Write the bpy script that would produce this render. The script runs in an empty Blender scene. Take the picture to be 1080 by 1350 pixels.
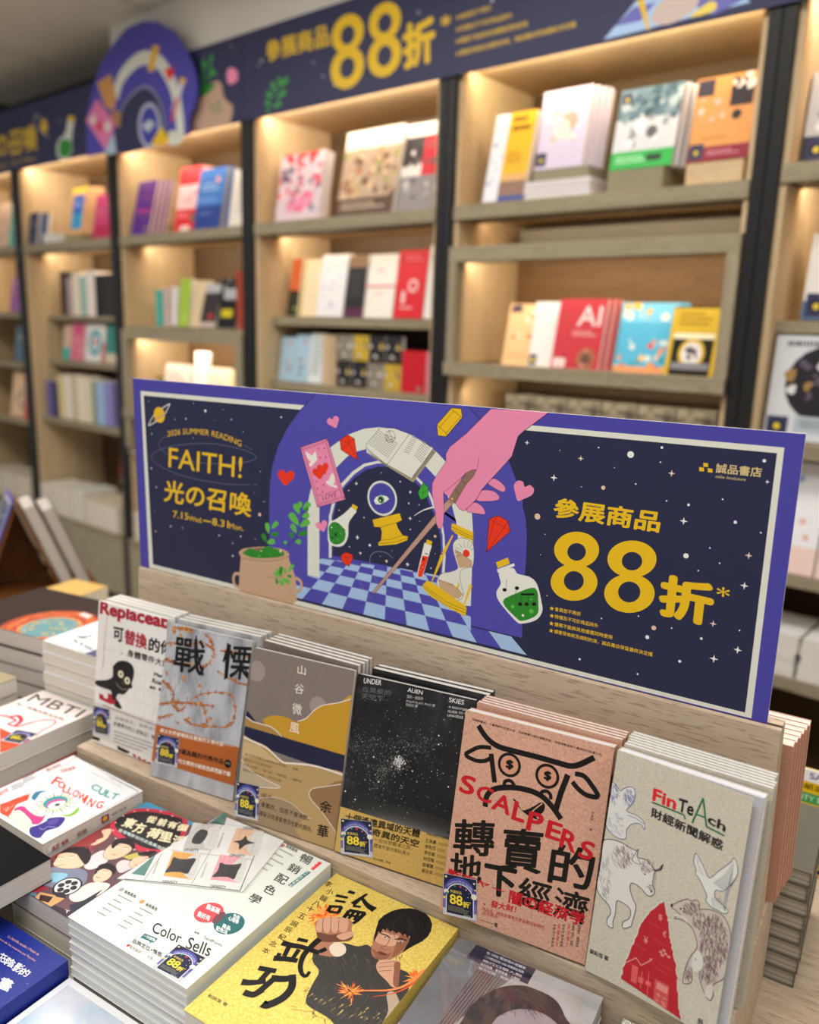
import bpy, bmesh, math, random
from mathutils import Vector, Matrix
from math import sin, cos, radians, pi, sqrt, atan2
random.seed(7)
scn = bpy.context.scene
COL = scn.collection
H = 1.5                                   # eye height above the shop floor (m)

# ------------------------------------------------------------------ camera
F_PX, CX, CY = 1085.0, 540.0, 675.0       # focal length and centre for a 1080 x 1350 frame
CAM = Matrix(((0.84963547, 0.13898079, -0.50872774),
              (0.52657513, -0.17061366, 0.83283228),
              (0.02895178, -0.97548722, -0.21814324)))   # columns: right, down, forward
camd = bpy.data.cameras.new('camera'); cam = bpy.data.objects.new('camera', camd); COL.objects.link(cam)
rt, dn, fw = CAM.col[0].copy(), CAM.col[1].copy(), CAM.col[2].copy()
R3 = Matrix((rt, -dn, -fw)).transposed()
cam.matrix_world = Matrix.Translation((0, 0, H)) @ R3.to_4x4()
camd.sensor_fit = 'HORIZONTAL'; camd.sensor_width = 36.0; camd.lens = 36.0*F_PX/1080.0
camd.clip_start = 0.02; camd.clip_end = 60
camd.dof.use_dof = True; camd.dof.focus_distance = 0.81; camd.dof.aperture_fstop = 4.0
scn.camera = cam

# ------------------------------------------------------------------ world, lights, exposure
vs = scn.view_settings
vs.view_transform = 'Standard'; vs.look = 'None'; vs.gamma = 1.0; vs.use_curve_mapping = False
vs.exposure = 0.31
scn.render.film_transparent = False
scn.cycles.use_denoising = True
scn.cycles.max_bounces = 8; scn.cycles.diffuse_bounces = 4; scn.cycles.caustics_reflective = False; scn.cycles.caustics_refractive = False
wd = bpy.data.worlds.new('shop_ambient'); scn.world = wd; wd.use_nodes = True
wd.node_tree.nodes['Background'].inputs[0].default_value = (1.0, 0.97, 0.93, 1)
wd.node_tree.nodes['Background'].inputs[1].default_value = 0.36

def area(name, loc, size, power, color=(1, 1, 1), rot=(0, 0, 0), spread=pi):
    l = bpy.data.lights.new(name, 'AREA'); l.shape = 'RECTANGLE'; l.size, l.size_y = size
    l.energy = power; l.color = color; l.spread = spread
    o = bpy.data.objects.new(name, l); COL.objects.link(o); o.location = (loc[0], loc[1], loc[2]+H); o.rotation_euler = rot
    return o
# ceiling panel lights of the shop above and in front of the display table
area('ceiling_light_table', (-0.45, -0.15, 1.25), (1.6, 0.5), 23, (1.0, 0.975, 0.95))
area('ceiling_light_aisle', (-1.2, 1.35, 1.27), (2.4, 0.4), 25, (1.0, 0.95, 0.88))
area('ceiling_light_left', (-3.5, 1.0, 1.27), (2.0, 0.5), 34, (1.0, 0.95, 0.88))
area('ceiling_light_right', (1.0, 0.6, 1.25), (0.5, 1.2), 14, (1.0, 0.97, 0.94))

# ------------------------------------------------------------------ materials
def lin(c):
    c = c/255.0
    return c/12.92 if c <= 0.04045 else ((c+0.055)/1.055)**2.4
def rgb(h):
    if isinstance(h, str): h = tuple(int(h[i:i+2], 16) for i in (0, 2, 4))
    return (lin(h[0]), lin(h[1]), lin(h[2]))
def rgba(h): return (*rgb(h), 1.0)
MATS = {}
def nodes_of(name):
    m = bpy.data.materials.new(name); m.use_nodes = True
    nt = m.node_tree; b = nt.nodes['Principled BSDF']; b.inputs['Specular IOR Level'].default_value = .25
    return m, nt, b
def N(nt, t, **k):
    n = nt.nodes.new(t)
    for a, v in k.items(): setattr(n, a, v)
    return n
def ramp(nt, stops, fac=None, interp='LINEAR'):
    r = N(nt, 'ShaderNodeValToRGB'); cr = r.color_ramp; cr.interpolation = interp
    while len(cr.elements) < len(stops): cr.elements.new(0.5)
    for e, (p, c) in zip(cr.elements, stops): e.position = p; e.color = rgba(c)
    if fac is not None: nt.links.new(fac, r.inputs[0])
    return r
def coords(nt, scale=(1, 1, 1), loc=(0, 0, 0)):
    tc = N(nt, 'ShaderNodeTexCoord'); mp = N(nt, 'ShaderNodeMapping')
    mp.inputs['Scale'].default_value = scale; mp.inputs['Location'].default_value = loc
    nt.links.new(tc.outputs['Object'], mp.inputs[0]); return mp.outputs[0]
def noise(nt, vec, scale=5, detail=4, rough=.5, dist=0):
    n = N(nt, 'ShaderNodeTexNoise'); n.inputs['Scale'].default_value = scale; n.inputs['Detail'].default_value = detail
    n.inputs['Roughness'].default_value = rough; n.inputs['Distortion'].default_value = dist
    nt.links.new(vec, n.inputs['Vector']); return n.outputs['Fac']
def bump(nt, b, fac, strength=.2, dist=.001):
    n = N(nt, 'ShaderNodeBump'); n.inputs['Strength'].default_value = strength; n.inputs['Distance'].default_value = dist
    nt.links.new(fac, n.inputs['Height']); nt.links.new(n.outputs[0], b.inputs['Normal'])
def paint(h, rough=.45, var=.04):
    """plain painted / printed surface with a faint mottling"""
    k = ('paint', str(h), rough)
    if k in MATS: return MATS[k]
    m, nt, b = nodes_of('print_'+(h if isinstance(h, str) else '%02x%02x%02x' % h))
    v = coords(nt); f = noise(nt, v, 60, 2)
    c = rgb(h); r = N(nt, 'ShaderNodeMixRGB'); r.inputs[1].default_value = (*[x*(1-var) for x in c], 1); r.inputs[2].default_value = (*[min(1, x*(1+var)) for x in c], 1)
    nt.links.new(f, r.inputs[0]); nt.links.new(r.outputs[0], b.inputs['Base Color']); b.inputs['Roughness'].default_value = rough
    MATS[k] = m; return m
def wood(name, c1, c2, dark, axis=0, scale=1.0, rough=.55):
    if name in MATS: return MATS[name]
    m, nt, b = nodes_of(name)
    s = [70*scale]*3; s[axis] = 3.0*scale
    v = coords(nt, s); f = noise(nt, v, 1.0, 5, .6, .3)
    r = ramp(nt, [(.30, c1), (.70, c2)], f)
    s2 = [420*scale]*3; s2[axis] = 40*scale
    f2 = noise(nt, coords(nt, s2), 1.0, 3, .6)
    r2 = ramp(nt, [(.36, (255, 255, 255)), (.46, (0, 0, 0))], f2)
    mx = N(nt, 'ShaderNodeMixRGB'); mx.inputs[2].default_value = rgba(dark)
    mm = N(nt, 'ShaderNodeMath', operation='MULTIPLY'); mm.inputs[1].default_value = .55
    nt.links.new(r2.outputs[0], mm.inputs[0]); nt.links.new(mm.outputs[0], mx.inputs[0]); nt.links.new(r.outputs[0], mx.inputs[1])
    nt.links.new(mx.outputs[0], b.inputs['Base Color']); b.inputs['Roughness'].default_value = rough
    bump(nt, b, f2, .12, .0006)
    MATS[name] = m; return m
def pages(h='f2f0ea', line='c9c5bb', freq=1500):
    """cut edge of a paper block: fine sheets stacked along the thickness"""
    k = ('pages', h)
    if k in MATS: return MATS[k]
    m, nt, b = nodes_of('paper_edge_'+h)
    f = noise(nt, coords(nt, (2, 2, freq)), 1.0, 2, .6)
    r = ramp(nt, [(.35, line), (.6, h)], f)
    nt.links.new(r.outputs[0], b.inputs['Base Color']); b.inputs['Roughness'].default_value = .8
    bump(nt, b, f, .15, .0004)
    MATS[k] = m; return m
def mottled(name, stops, scale=(400, 400, 400), detail=4, rough=.6, bmp=0, dist=0):
    if name in MATS: return MATS[name]
    m, nt, b = nodes_of(name)
    f = noise(nt, coords(nt, scale), 1.0, detail, .6, dist)
    r = ramp(nt, stops, f); nt.links.new(r.outputs[0], b.inputs['Base Color']); b.inputs['Roughness'].default_value = rough
    if bmp: bump(nt, b, f, bmp, .0005)
    MATS[name] = m; return m
def emit(name, h, s):
    if name in MATS: return MATS[name]
    m, nt, b = nodes_of(name); b.inputs['Emission Color'].default_value = rgba(h); b.inputs['Emission Strength'].default_value = s
    b.inputs['Base Color'].default_value = rgba(h)
    MATS[name] = m; return m
def ink_mat(rough=.42):
    """printing ink: colour comes from the colour attribute of the printed shapes"""
    k = ('ink', rough)
    if k in MATS: return MATS[k]
    m, nt, b = nodes_of('printed_ink')
    a = N(nt, 'ShaderNodeVertexColor'); a.layer_name = 'ink'
    nt.links.new(a.outputs[0], b.inputs['Base Color']); b.inputs['Roughness'].default_value = rough
    MATS[k] = m; return m
def clear_film(name='clear_film', alpha=.10, rough=.08):
    if name in MATS: return MATS[name]
    m, nt, b = nodes_of(name)
    tr = N(nt, 'ShaderNodeBsdfTransparent'); gl = N(nt, 'ShaderNodeBsdfGlossy'); gl.inputs['Roughness'].default_value = rough
    mx = N(nt, 'ShaderNodeMixShader'); out = nt.nodes['Material Output']
    f = noise(nt, coords(nt, (40, 40, 40)), 1.0, 3); mm = N(nt, 'ShaderNodeMath', operation='MULTIPLY'); mm.inputs[1].default_value = alpha*2
    nt.links.new(f, mm.inputs[0]); nt.links.new(mm.outputs[0], mx.inputs[0])
    nt.links.new(tr.outputs[0], mx.inputs[1]); nt.links.new(gl.outputs[0], mx.inputs[2]); nt.links.new(mx.outputs[0], out.inputs[0])
    MATS[name] = m; return m

WOOD_L = lambda ax=0: wood('display_oak_%d' % ax, (188, 167, 144), (206, 187, 165), (136, 113, 94), ax)
SHELF = lambda ax=0: wood('shelf_greige_%d' % ax, (140, 130, 108), (158, 148, 124), (110, 100, 80), ax, .5)
PANEL = lambda ax=2: wood('shelf_panel_oak_%d' % ax, (196, 172, 136), (210, 187, 150), (170, 144, 108), ax, .5)
BLACK = lambda: mottled('black_metal', [(.3, (26, 26, 27)), (.7, (36, 36, 37))], (90, 90, 90), 2, .45)

# ------------------------------------------------------------------ mesh helpers
class MB:
    def __init__(s): s.v = []; s.f = []; s.m = []
    def face(s, pts, mi=0):
        i = len(s.v); s.v += [tuple(p) for p in pts]; s.f.append(tuple(range(i, i+len(pts)))); s.m.append(mi); return s
    def box(s, x0, y0, z0, x1, y1, z1, mi=0):
        i = len(s.v)
        s.v += [(x0, y0, z0), (x1, y0, z0), (x1, y1, z0), (x0, y1, z0), (x0, y0, z1), (x1, y0, z1), (x1, y1, z1), (x0, y1, z1)]
        for q in ((0, 3, 2, 1), (4, 5, 6, 7), (0, 1, 5, 4), (1, 2, 6, 5), (2, 3, 7, 6), (3, 0, 4, 7)):
            s.f.append(tuple(i+k for k in q)); s.m.append(mi)
        return s
    def prism(s, pts, a0, a1, axis=2, mi=0):
        """extrude a 2-D outline (counter-clockwise) along an axis"""
        def P(p, a): return (p[0], p[1], a) if axis == 2 else ((a, p[0], p[1]) if axis == 0 else (p[0], a, p[1]))
        i = len(s.v); n = len(pts)
        s.v += [P(p, a0) for p in pts]+[P(p, a1) for p in pts]
        rev = axis == 1
        def add(q): s.f.append(tuple(reversed(q)) if rev else tuple(q)); s.m.append(mi)
        add([i+k for k in reversed(range(n))]); add([i+n+k for k in range(n)])
        for k in range(n):
            j = (k+1) % n; add([i+k, i+j, i+n+j, i+n+k])
        return s
    def lathe(s, prof, cx=0, cy=0, n=20, mi=0):
        i = len(s.v)
        for r, z in prof:
            for k in range(n): s.v.append((cx+r*cos(2*pi*k/n), cy+r*sin(2*pi*k/n), z))
        for a in range(len(prof)-1):
            for k in range(n):
                j = (k+1) % n; s.f.append((i+a*n+k, i+a*n+j, i+(a+1)*n+j, i+(a+1)*n+k)); s.m.append(mi)
        return s
    def mesh(s, name, mats):
        me = bpy.data.meshes.new(name); me.from_pydata(s.v, [], s.f); me.update()
        for m in mats: me.materials.append(m)
        if len(mats) > 1: me.polygons.foreach_set('material_index', s.m)
        return me
    def build(s, name, mats, parent=None, bevel=0, label=None, segs=2):
        if not isinstance(mats, (list, tuple)): mats = [mats]
        o = bpy.data.objects.new(name, s.mesh(name, mats)); COL.objects.link(o)
        if parent is not None: o.parent = parent
        if bevel:
            b = o.modifiers.new('edge', 'BEVEL'); b.width = bevel; b.segments = segs; b.limit_method = 'ANGLE'
        if label: o['label'] = label
        return o

def tag(o, label, cat=None, group=None, kind=None):
    o['label'] = label
    if cat: o['category'] = cat
    if group: o['group'] = group
    if kind: o['kind'] = kind
    return o
def thing(name, label, cat, mat, group=None):
    o = bpy.data.objects.new(name, None); o.empty_display_size = .02; COL.objects.link(o)
    o.matrix_world = Matrix.Translation((0, 0, H)) @ mat
    o['wm'] = 0; del o['wm']
    WM[o.name] = mat
    return tag(o, label, cat, group)
WM = {}                                    # thing name -> its matrix, with the eye at the origin
def struct(name, mb, mat, M=Matrix.Identity(4)):
    o = mb.build(name, mat); o.matrix_world = Matrix.Translation((0, 0, H)) @ M; o['kind'] = 'structure'; return o
def T(x, y, z): return Matrix.Translation((x, y, z))
def Rx(d): return Matrix.Rotation(radians(d), 4, 'X')
def Ry(d): return Matrix.Rotation(radians(d), 4, 'Y')
def Rz(d): return Matrix.Rotation(radians(d), 4, 'Z')
def dup(root, mat, label, group=None, skip=()):
    r = root.copy(); COL.objects.link(r); r.matrix_world = Matrix.Translation((0, 0, H)) @ mat
    WM[r.name] = mat; r['label'] = label
    if group: r['group'] = group
    elif 'group' in r: del r['group']
    def rec(a, b):
        for ch in KIDS.get(a.name, []):
            if ch.name.split('.')[0] in skip: continue
            c = ch.copy(); COL.objects.link(c); c.parent = b; KIDS.setdefault(b.name, []).append(c); rec(ch, c)
    rec(root, r)
    return r
KIDS = {}
_build = MB.build
def _b(s, name, mats, parent=None, bevel=0, label=None, segs=2):
    o = _build(s, name, mats, parent, bevel, label, segs)
    if parent is not None: KIDS.setdefault(parent.name, []).append(o)
    return o
MB.build = _b

# ------------------------------------------------------------------ printed artwork on flat faces
_GL = {}
FCU = bpy.data.curves.new('type_setter', 'FONT'); FOB = bpy.data.objects.new('type_setter', FCU); COL.objects.link(FOB)
FCU.resolution_u = 4
def glyphs(s, bold=0.0, vert=False, shear=0.0):
    """triangles of a line of type, normalised to the unit square of its ink box"""
    k = (s, bold, vert, shear)
    if k in _GL: return _GL[k]
    FCU.body = '\n'.join(s) if vert else s
    FCU.align_x = 'CENTER' if vert else 'LEFT'; FCU.offset = bold; FCU.space_line = 1.08 if vert else 1.0; FCU.shear = shear
    dg = bpy.context.evaluated_depsgraph_get(); dg.update()
    me = bpy.data.meshes.new_from_object(FOB.evaluated_get(dg), depsgraph=dg)
    vs_ = [(v.co.x, v.co.y) for v in me.vertices]; fs = [tuple(p.vertices) for p in me.polygons]
    bpy.data.meshes.remove(me)
    if not vs_: _GL[k] = ([], [], 1); return _GL[k]
    x0 = min(v[0] for v in vs_); x1 = max(v[0] for v in vs_); y0 = min(v[1] for v in vs_); y1 = max(v[1] for v in vs_)
    w, h = max(x1-x0, 1e-6), max(y1-y0, 1e-6)
    _GL[k] = ([((v[0]-x0)/w, (v[1]-y0)/h) for v in vs_], fs, w/h); return _GL[k]
def clip(poly, x0, y0, x1, y1):
    def cut(ps, f, g):
        out = []
        for i in range(len(ps)):
            a, b = ps[i-1], ps[i]; fa, fb = f(a), f(b)
            if fa >= 0 and fb < 0 or fa < 0 and fb >= 0:
                t = fa/(fa-fb); out.append((a[0]+t*(b[0]-a[0]), a[1]+t*(b[1]-a[1])))
            if fb >= 0: out.append(b)
        return out
    for f in (lambda p: p[0]-x0, lambda p: x1-p[0], lambda p: p[1]-y0, lambda p: y1-p[1]):
        poly = cut(poly, f, None) if poly else poly
    return poly
STEP = 6e-6
class Art:
    """flat print on one face of a thing.  frame: 4x4 of the face in the thing's own space (x right, y up, z out);
    rect: printable area.  Points may be given in face metres (L) or traced on the photograph (P)."""
    def __init__(s, root, frame, rect, base=6e-5):
        s.root = root; s.fr = frame; s.rect = rect; s.v = []; s.f = []; s.c = []; s.base = base; s.bb = []
        s.inv = (WM[root.name] @ frame).inverted() if root is not None else None; s.px = True; s.crop = (0, 0, 1, 1)
    def view(s, ox, oy, sc): s.crop = (ox, oy, 1.0/sc, 1.0/sc); s.px = True; return s
    def local(s): s.px = False; return s
    def pt(s, p):
        if not s.px: return (p[0], p[1])
        X = s.crop[0]+p[0]*s.crop[2]; Y = s.crop[1]+p[1]*s.crop[3]
        d = CAM @ Vector(((X-CX)/F_PX, (Y-CY)/F_PX, 1.0))
        o = s.inv @ Vector((0, 0, 0)); d = s.inv.to_3x3() @ d
        t = -o.z/d.z; q = o+t*d; return (q.x, q.y)
    def raw(s, loops, col, lift=None):
        """convex-or-not loops already in face metres; lift: tiny height of each loop so that overlapping strokes never share a plane"""
        c = rgb(col); cl = []; up = []
        for n_, lp in enumerate(loops):
            for a in s.cut(lp):
                if a and len(a) >= 3: cl.append(a); up.append(lift[n_] if lift else 0.0)
        if not cl: return s
        bb = (min(p[0] for a in cl for p in a), min(p[1] for a in cl for p in a), max(p[0] for a in cl for p in a), max(p[1] for a in cl for p in a))
        k = 1+max([l for (b, l) in s.bb if b[0] < bb[2] and b[2] > bb[0] and b[1] < bb[3] and b[3] > bb[1]], default=0)
        s.bb.append((bb, k)); s.lay = s.base+k*STEP
        for a, dz in zip(cl, up):
            if True:
                i = len(s.v); s.v += [(p[0], p[1], s.lay+dz) for p in a]
                ar = sum(a[k-1][0]*a[k][1]-a[k][0]*a[k-1][1] for k in range(len(a)))
                ids = list(range(i, i+len(a)))
                s.f.append(tuple(ids if ar > 0 else reversed(ids))); s.c.append(c)
        return s
    def cut(s, lp): return [clip(lp, *s.rect)]
    def poly(s, pts, col): return s.raw([[s.pt(p) for p in pts]], col)
    def spline(s, pts, col, closed=True, w=None, n=6):
        """smooth closed shape (or stroke when w is given) through traced points"""
        q = [s.pt(p) for p in pts]; N_ = len(q); out = []
        rng = range(N_) if closed else range(N_-1)
        for i in rng:
            if closed: p0, p1, p2, p3 = q[i-1], q[i], q[(i+1) % N_], q[(i+2) % N_]
            else: p0, p1, p2, p3 = q[max(i-1, 0)], q[i], q[i+1], q[min(i+2, N_-1)]
            for k in range(n):
                t = k/n; t2 = t*t; t3 = t2*t
                out.append(tuple(.5*(2*p1[j]+(-p0[j]+p2[j])*t+(2*p0[j]-5*p1[j]+4*p2[j]-p3[j])*t2+(-p0[j]+3*p1[j]-3*p2[j]+p3[j])*t3) for j in (0, 1)))
        if not closed: out.append(q[-1])
        if w is None: return s.raw([out], col)
        return s._stroke(out+([out[0]] if closed else []), w, col)
    def _stroke(s, q, w, col):
        loops = []
        m = len(q)
        for i in range(m-1):
            w0 = w if not isinstance(w, (list, tuple)) else w[0]+(w[1]-w[0])*i/max(m-1, 1)
            w1 = w if not isinstance(w, (list, tuple)) else w[0]+(w[1]-w[0])*(i+1)/max(m-1, 1)
            a, b = q[i], q[i+1]; dx, dy = b[0]-a[0], b[1]-a[1]; L = sqrt(dx*dx+dy*dy)
            if L < 1e-9: continue
            nx, ny = -dy/L/2, dx/L/2
            e = (dx/L*w1*.15, dy/L*w1*.15) if i < m-2 else (0, 0)
            loops.append([(a[0]-nx*w0, a[1]-ny*w0), (b[0]-nx*w1+e[0], b[1]-ny*w1+e[1]), (b[0]+nx*w1+e[0], b[1]+ny*w1+e[1]), (a[0]+nx*w0, a[1]+ny*w0)])
        return s.raw(loops, col, [1.5e-6*(i % 2) for i in range(len(loops))])
    def line(s, pts, w, col): return s._stroke([s.pt(p) for p in pts], w, col)
    def outline(s, pts, w, col): return s._stroke([s.pt(p) for p in pts]+[s.pt(pts[0])], w, col)
    def circ(s, c, r, col, n=28, ring=None, rx=1.0, rot=0):
        """disc (or ring of the given width) of radius r metres"""
        cx, cy = s.pt(c); cr, sr = cos(rot), sin(rot)
        def e(a, R): x, y = R*rx*cos(a), R*sin(a); return (cx+x*cr-y*sr, cy+x*sr+y*cr)
        if ring is None: return s.raw([[e(2*pi*k/n, r) for k in range(n)]], col)
        return s.raw([[e(2*pi*k/n, r-ring), e(2*pi*k/n, r), e(2*pi*(k+1)/n, r), e(2*pi*(k+1)/n, r-ring)] for k in range(n)], col)
    def star(s, c, r, col, k=4, inner=.3, rot=0):
        cx, cy = s.pt(c)
        return s.raw([[(cx+(r if i % 2 == 0 else r*inner)*sin(pi*i/k+rot), cy+(r if i % 2 == 0 else r*inner)*cos(pi*i/k+rot)) for i in range(2*k)]], col)
    def text(s, t, bl, br, tl, col, bold=0.0, vert=False, shear=0.0, warp=None):
        """a line of type filling the parallelogram bottom-left, bottom-right, top-left"""
        a, b, c = s.pt(bl), s.pt(br), s.pt(tl)
        V, Fs, asp = glyphs(t, 0.0, vert, shear)
        lh = len(t) if vert else 1                       # heavier type: the same letters struck again a hair to each side
        sh = [(0, 0)] if bold <= 0 else [(0, 0)]+[(bold*cos(k*pi/4)/(asp*lh), bold*sin(k*pi/4)/lh) for k in (range(8) if bold > .02 else (0, 2, 4, 6))]
        def m(v):
            u, w_ = v
            if warp: u, w_ = warp(u, w_)
            return (a[0]+u*(b[0]-a[0])+w_*(c[0]-a[0]), a[1]+u*(b[1]-a[1])+w_*(c[1]-a[1]))
        out = []; up = []
        for n_, (dx, dy) in enumerate(sh):
            q = [m((v[0]*(1-2*abs(bold)/(asp*lh))+bold/(asp*lh)+dx, v[1]*(1-2*bold/lh)+bold/lh+dy)) for v in V]
            out += [[q[i] for i in f] for f in Fs]; up += [5e-7*n_]*len(Fs)
        return s.raw(out, col, up)
    def block(s, bl, br, tl, rows, col, seed=1, fill=.55, lo=.6):
        """rows of body type too small to read: short dashes the size of characters"""
        a, b, c = s.pt(bl), s.pt(br), s.pt(tl); rd = random.Random(seed); loops = []
        for r in range(rows):
            v0 = 1-(r+fill)/rows; v1 = 1-r/rows; L = rd.uniform(lo, 1); u = 0
            while u < L:
                d = rd.uniform(.018, .04)
                g = [(u, v0), (min(u+d, L), v0), (min(u+d, L), v1), (u, v1)]
                loops.append([(a[0]+x*(b[0]-a[0])+y*(c[0]-a[0]), a[1]+x*(b[1]-a[1])+y*(c[1]-a[1])) for x, y in g]); u += d+rd.uniform(.008, .02)
        return s.raw(loops, col)
    def mesh(s, name, rough=.42):
        me = bpy.data.meshes.new(name); me.from_pydata(s.v, [], s.f); me.update()
        ca = me.color_attributes.new('ink', 'FLOAT_COLOR', 'CORNER'); d = []
        for p, c in zip(s.f, s.c): d += [c[0], c[1], c[2], 1.0]*len(p)
        ca.data.foreach_set('color', d); me.materials.append(ink_mat(rough)); return me
    def build(s, name='printed_artwork', parent=None, rough=.42):
        if not s.f: return None
        o = bpy.data.objects.new(name, s.mesh(name, rough)); COL.objects.link(o); p = parent or s.root
        o.parent = p; o.matrix_local = s.fr; KIDS.setdefault(p.name, []).append(o); return o
FR_I = Matrix.Identity(4)

# ------------------------------------------------------------------ the shop: floor, ceiling, walls
SY = 2.2                                   # distance of the bookcase fronts, measured square to them
CASE = Rz(-9.0) @ T(0, SY, 0)              # frame of the bookcase wall: x along it, y into it
struct('floor', MB().box(-9, -3, -.05, 4, 6.5, 0), mottled('floor_tile', [(.3, (176, 168, 154)), (.7, (190, 182, 168))], (3, 3, 3), 4, .35), T(0, 0, -H))
struct('wall_back', MB().box(-9, .44, 0, 4, .52, 2.95), mottled('wall_paint_dark', [(.3, (52, 49, 45)), (.7, (60, 57, 52))], (8, 8, 8), 2, .8), CASE @ T(0, 0, -H))
CEIL = mottled('ceiling_paint', [(.3, (232, 228, 218)), (.7, (238, 234, 226))], (6, 6, 6), 3, .8)
mb = MB()
x = -5.62
while x < 3.0:                              # ceiling boards running towards the bookcases, fine gap between them
    mb.box(x, -5.2, 0, x+1.078, .40, .06); x += 1.1
struct('ceiling', mb, CEIL, CASE @ T(0, 0, 1.30))
struct('ceiling_void', MB().box(-9, -6, 0, 4, 1.2, .04), paint('141312', .9), CASE @ T(0, 0, 1.62))
struct('trim_1', MB().box(-3.77, .02, 0, 3.0, .40, .24), mottled('bulkhead_paint', [(.3, (226, 223, 216)), (.7, (232, 230, 224))], (6, 6, 6), 3, .8), CASE @ T(0, 0, 1.06))

# ------------------------------------------------------------------ bookcases
PITCH = 1.005
def PX(k): return -.753-PITCH*k            # post centre, counted from the post right of the widest bay
CASES = {}
def bookcase(k, shelves, label, posts=True):
    x0 = PX(5-k+1)                          # centre of its left post
    if k == 6: x0 = PX(0)
    root = thing('bookcase', label, 'bookcase', CASE @ T(x0, 0, -H), 'bookcases along the back wall')
    W = PITCH; top = H+.79
    for s in (0, W-.034):
        MB().box(s+.001, -.012, 0, s+.033, .42, H+.775).build('post', BLACK(), root, .002)
    for s in (.034, W-.050):
        MB().box(s, 0.004, .07, s+.016, .42, top).build('side_panel', PANEL(), root)
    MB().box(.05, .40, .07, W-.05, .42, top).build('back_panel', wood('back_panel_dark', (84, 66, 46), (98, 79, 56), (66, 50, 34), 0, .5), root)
    MB().box(.034, .0, top, W-.034, .42, top+.02).build('top_panel', PANEL(0), root)
    MB().box(.034, .02, 0, W-.034, .40, .07).build('plinth', BLACK(), root)
    led = emit('led_strip_glow', (255, 214, 160), 5.0)
    for z, th, rec, lit in shelves:
        zt = z+H
        sh_ = MB().box(.05, rec+.012, zt-th*.55, W-.05, .40, zt).build('shelf', PANEL(0), root)
        MB().box(.036, rec-.006, zt-th, W-.036, rec+.012, zt).build('shelf_lip', SHELF(0), sh_, .0015)
        if lit:
            MB().box(.052, rec+.013, zt-th, W-.052, rec+.108, zt-th*.56).build('light_channel', BLACK(), sh_)
            MB().box(.07, rec+.110, zt-th*.56-.004, W-.07, rec+.116, zt-th*.56-.0005).build('led_strip', led, sh_)
    MB().box(.07, .016, top-.0065, W-.07, .024, top-.0005).build('led_strip', led, root)
    CASES[k] = root
    return root, x0
def led_light(k, z, rec, power, col=(1, .84, .64), w=.86, tilt=66):
    x0 = PX(0) if k == 6 else PX(5-k+1)
    p = CASE @ Vector((x0+PITCH/2, rec+.036, z))
    l = bpy.data.lights.new('shelf_light', 'AREA'); l.shape = 'RECTANGLE'; l.size = w; l.size_y = .012; l.energy = power; l.color = col
    o = bpy.data.objects.new('shelf_light', l); COL.objects.link(o)
    o.matrix_world = T(0, 0, H) @ T(*p) @ Rz(-9) @ Rx(tilt)
    return o
S1 = (.385, .043, 0, True)
b5, x5 = bookcase(5, [S1], 'widest looking bookcase with a framed display box, between the two right posts')
b4, x4 = bookcase(4, [S1, (.030, .034, .08, False), (-.232, .034, .07, False), (-.62, .04, .0, False)], 'bookcase with two rows of small books, left of the framed display box')
b3, x3 = bookcase(3, [S1, (-.028, .018, .02, False), (-.62, .04, .0, False)], 'bookcase under the potted plant cutout, with a lit open box')
b2, x2 = bookcase(2, [S1, (.012, .024, .11, False), (-.232, .03, .10, False), (-.553, .034, .04, False)], 'bookcase with drawer base and narrow recessed shelves, left of the sign')
b1, x1 = bookcase(1, [S1, (.02, .03, .05, False), (-.27, .03, .05, False), (-.60, .03, .02, False)], 'bookcase cut off by the left edge of the picture')
b6, x6 = bookcase(6, [(.415, .045, 0, True), (.045, .03, .06, False), (-.255, .04, .0, False), (-.60, .03, .02, False), (-.87, .035, 0, False)], 'bookcase cut off by the right edge of the picture')
for k in (1, 2, 3, 4, 5, 6):
    led_light(k, .7830, -.01, 3.1 if k != 5 else 2.4, (1, .84, .66) if k != 5 else (1, .85, .58), tilt=78)
    led_light(k, .3580 if k != 6 else .3870, .086, 2.2 if k != 5 else .7)
# the framed display box of the widest bay (frame stands slightly proud) and the lit box in the bay behind the sign
def display_box(root, xa, xb, zt, zb, zl, st, name):
    root = MB().box(xa, -.02, zt-.047+H, xb, .02, zt+H).build('display_box', SHELF(0), root, .0015)
    for u, v in ((xa, xa+st), (xb-st, xb)):
        MB().box(u, -.02, zb+H, v, .02, zt-.047+H).build('box_stile', SHELF(2), root, .0015)
    MB().box(xa, -.03, zl-.042+H, xb, .02, zl+H).build('box_ledge', SHELF(0), root, .0015)
    MB().box(xa, .02, zl-.03+H, xb, .36, zl-.008+H).build('box_floor', PANEL(0), root)
    MB().box(xa+.01, .02, zt-.022+H, xb-.01, .36, zt-.004+H).build('box_top', PANEL(0), root)
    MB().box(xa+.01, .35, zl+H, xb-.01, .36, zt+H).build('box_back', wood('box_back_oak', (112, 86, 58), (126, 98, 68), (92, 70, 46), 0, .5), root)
    for u in (xa+.012, xb-.022):
        MB().box(u, .02, zl+H, u+.010, .36, zt-.02+H).build('box_side', PANEL(), root)
    MB().box(xa+.04, .021, zt-.047+H, xb-.04, .045, zt-.023+H).build('light_channel', BLACK(), root)
display_box(b5, .036, PITCH-.036, .258, -.15, -.105, .034, '')
led_light(5, .2245, .012, 1.8, (1, .84, .62))
display_box(b3, .036, PITCH-.036, -.045, -.62, -.43, .05, '')
led_light(3, -.085, .02, 2.4, (1, .85, .66))
led_light(5, -.20, .02, .9, (1, .80, .56))
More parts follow.
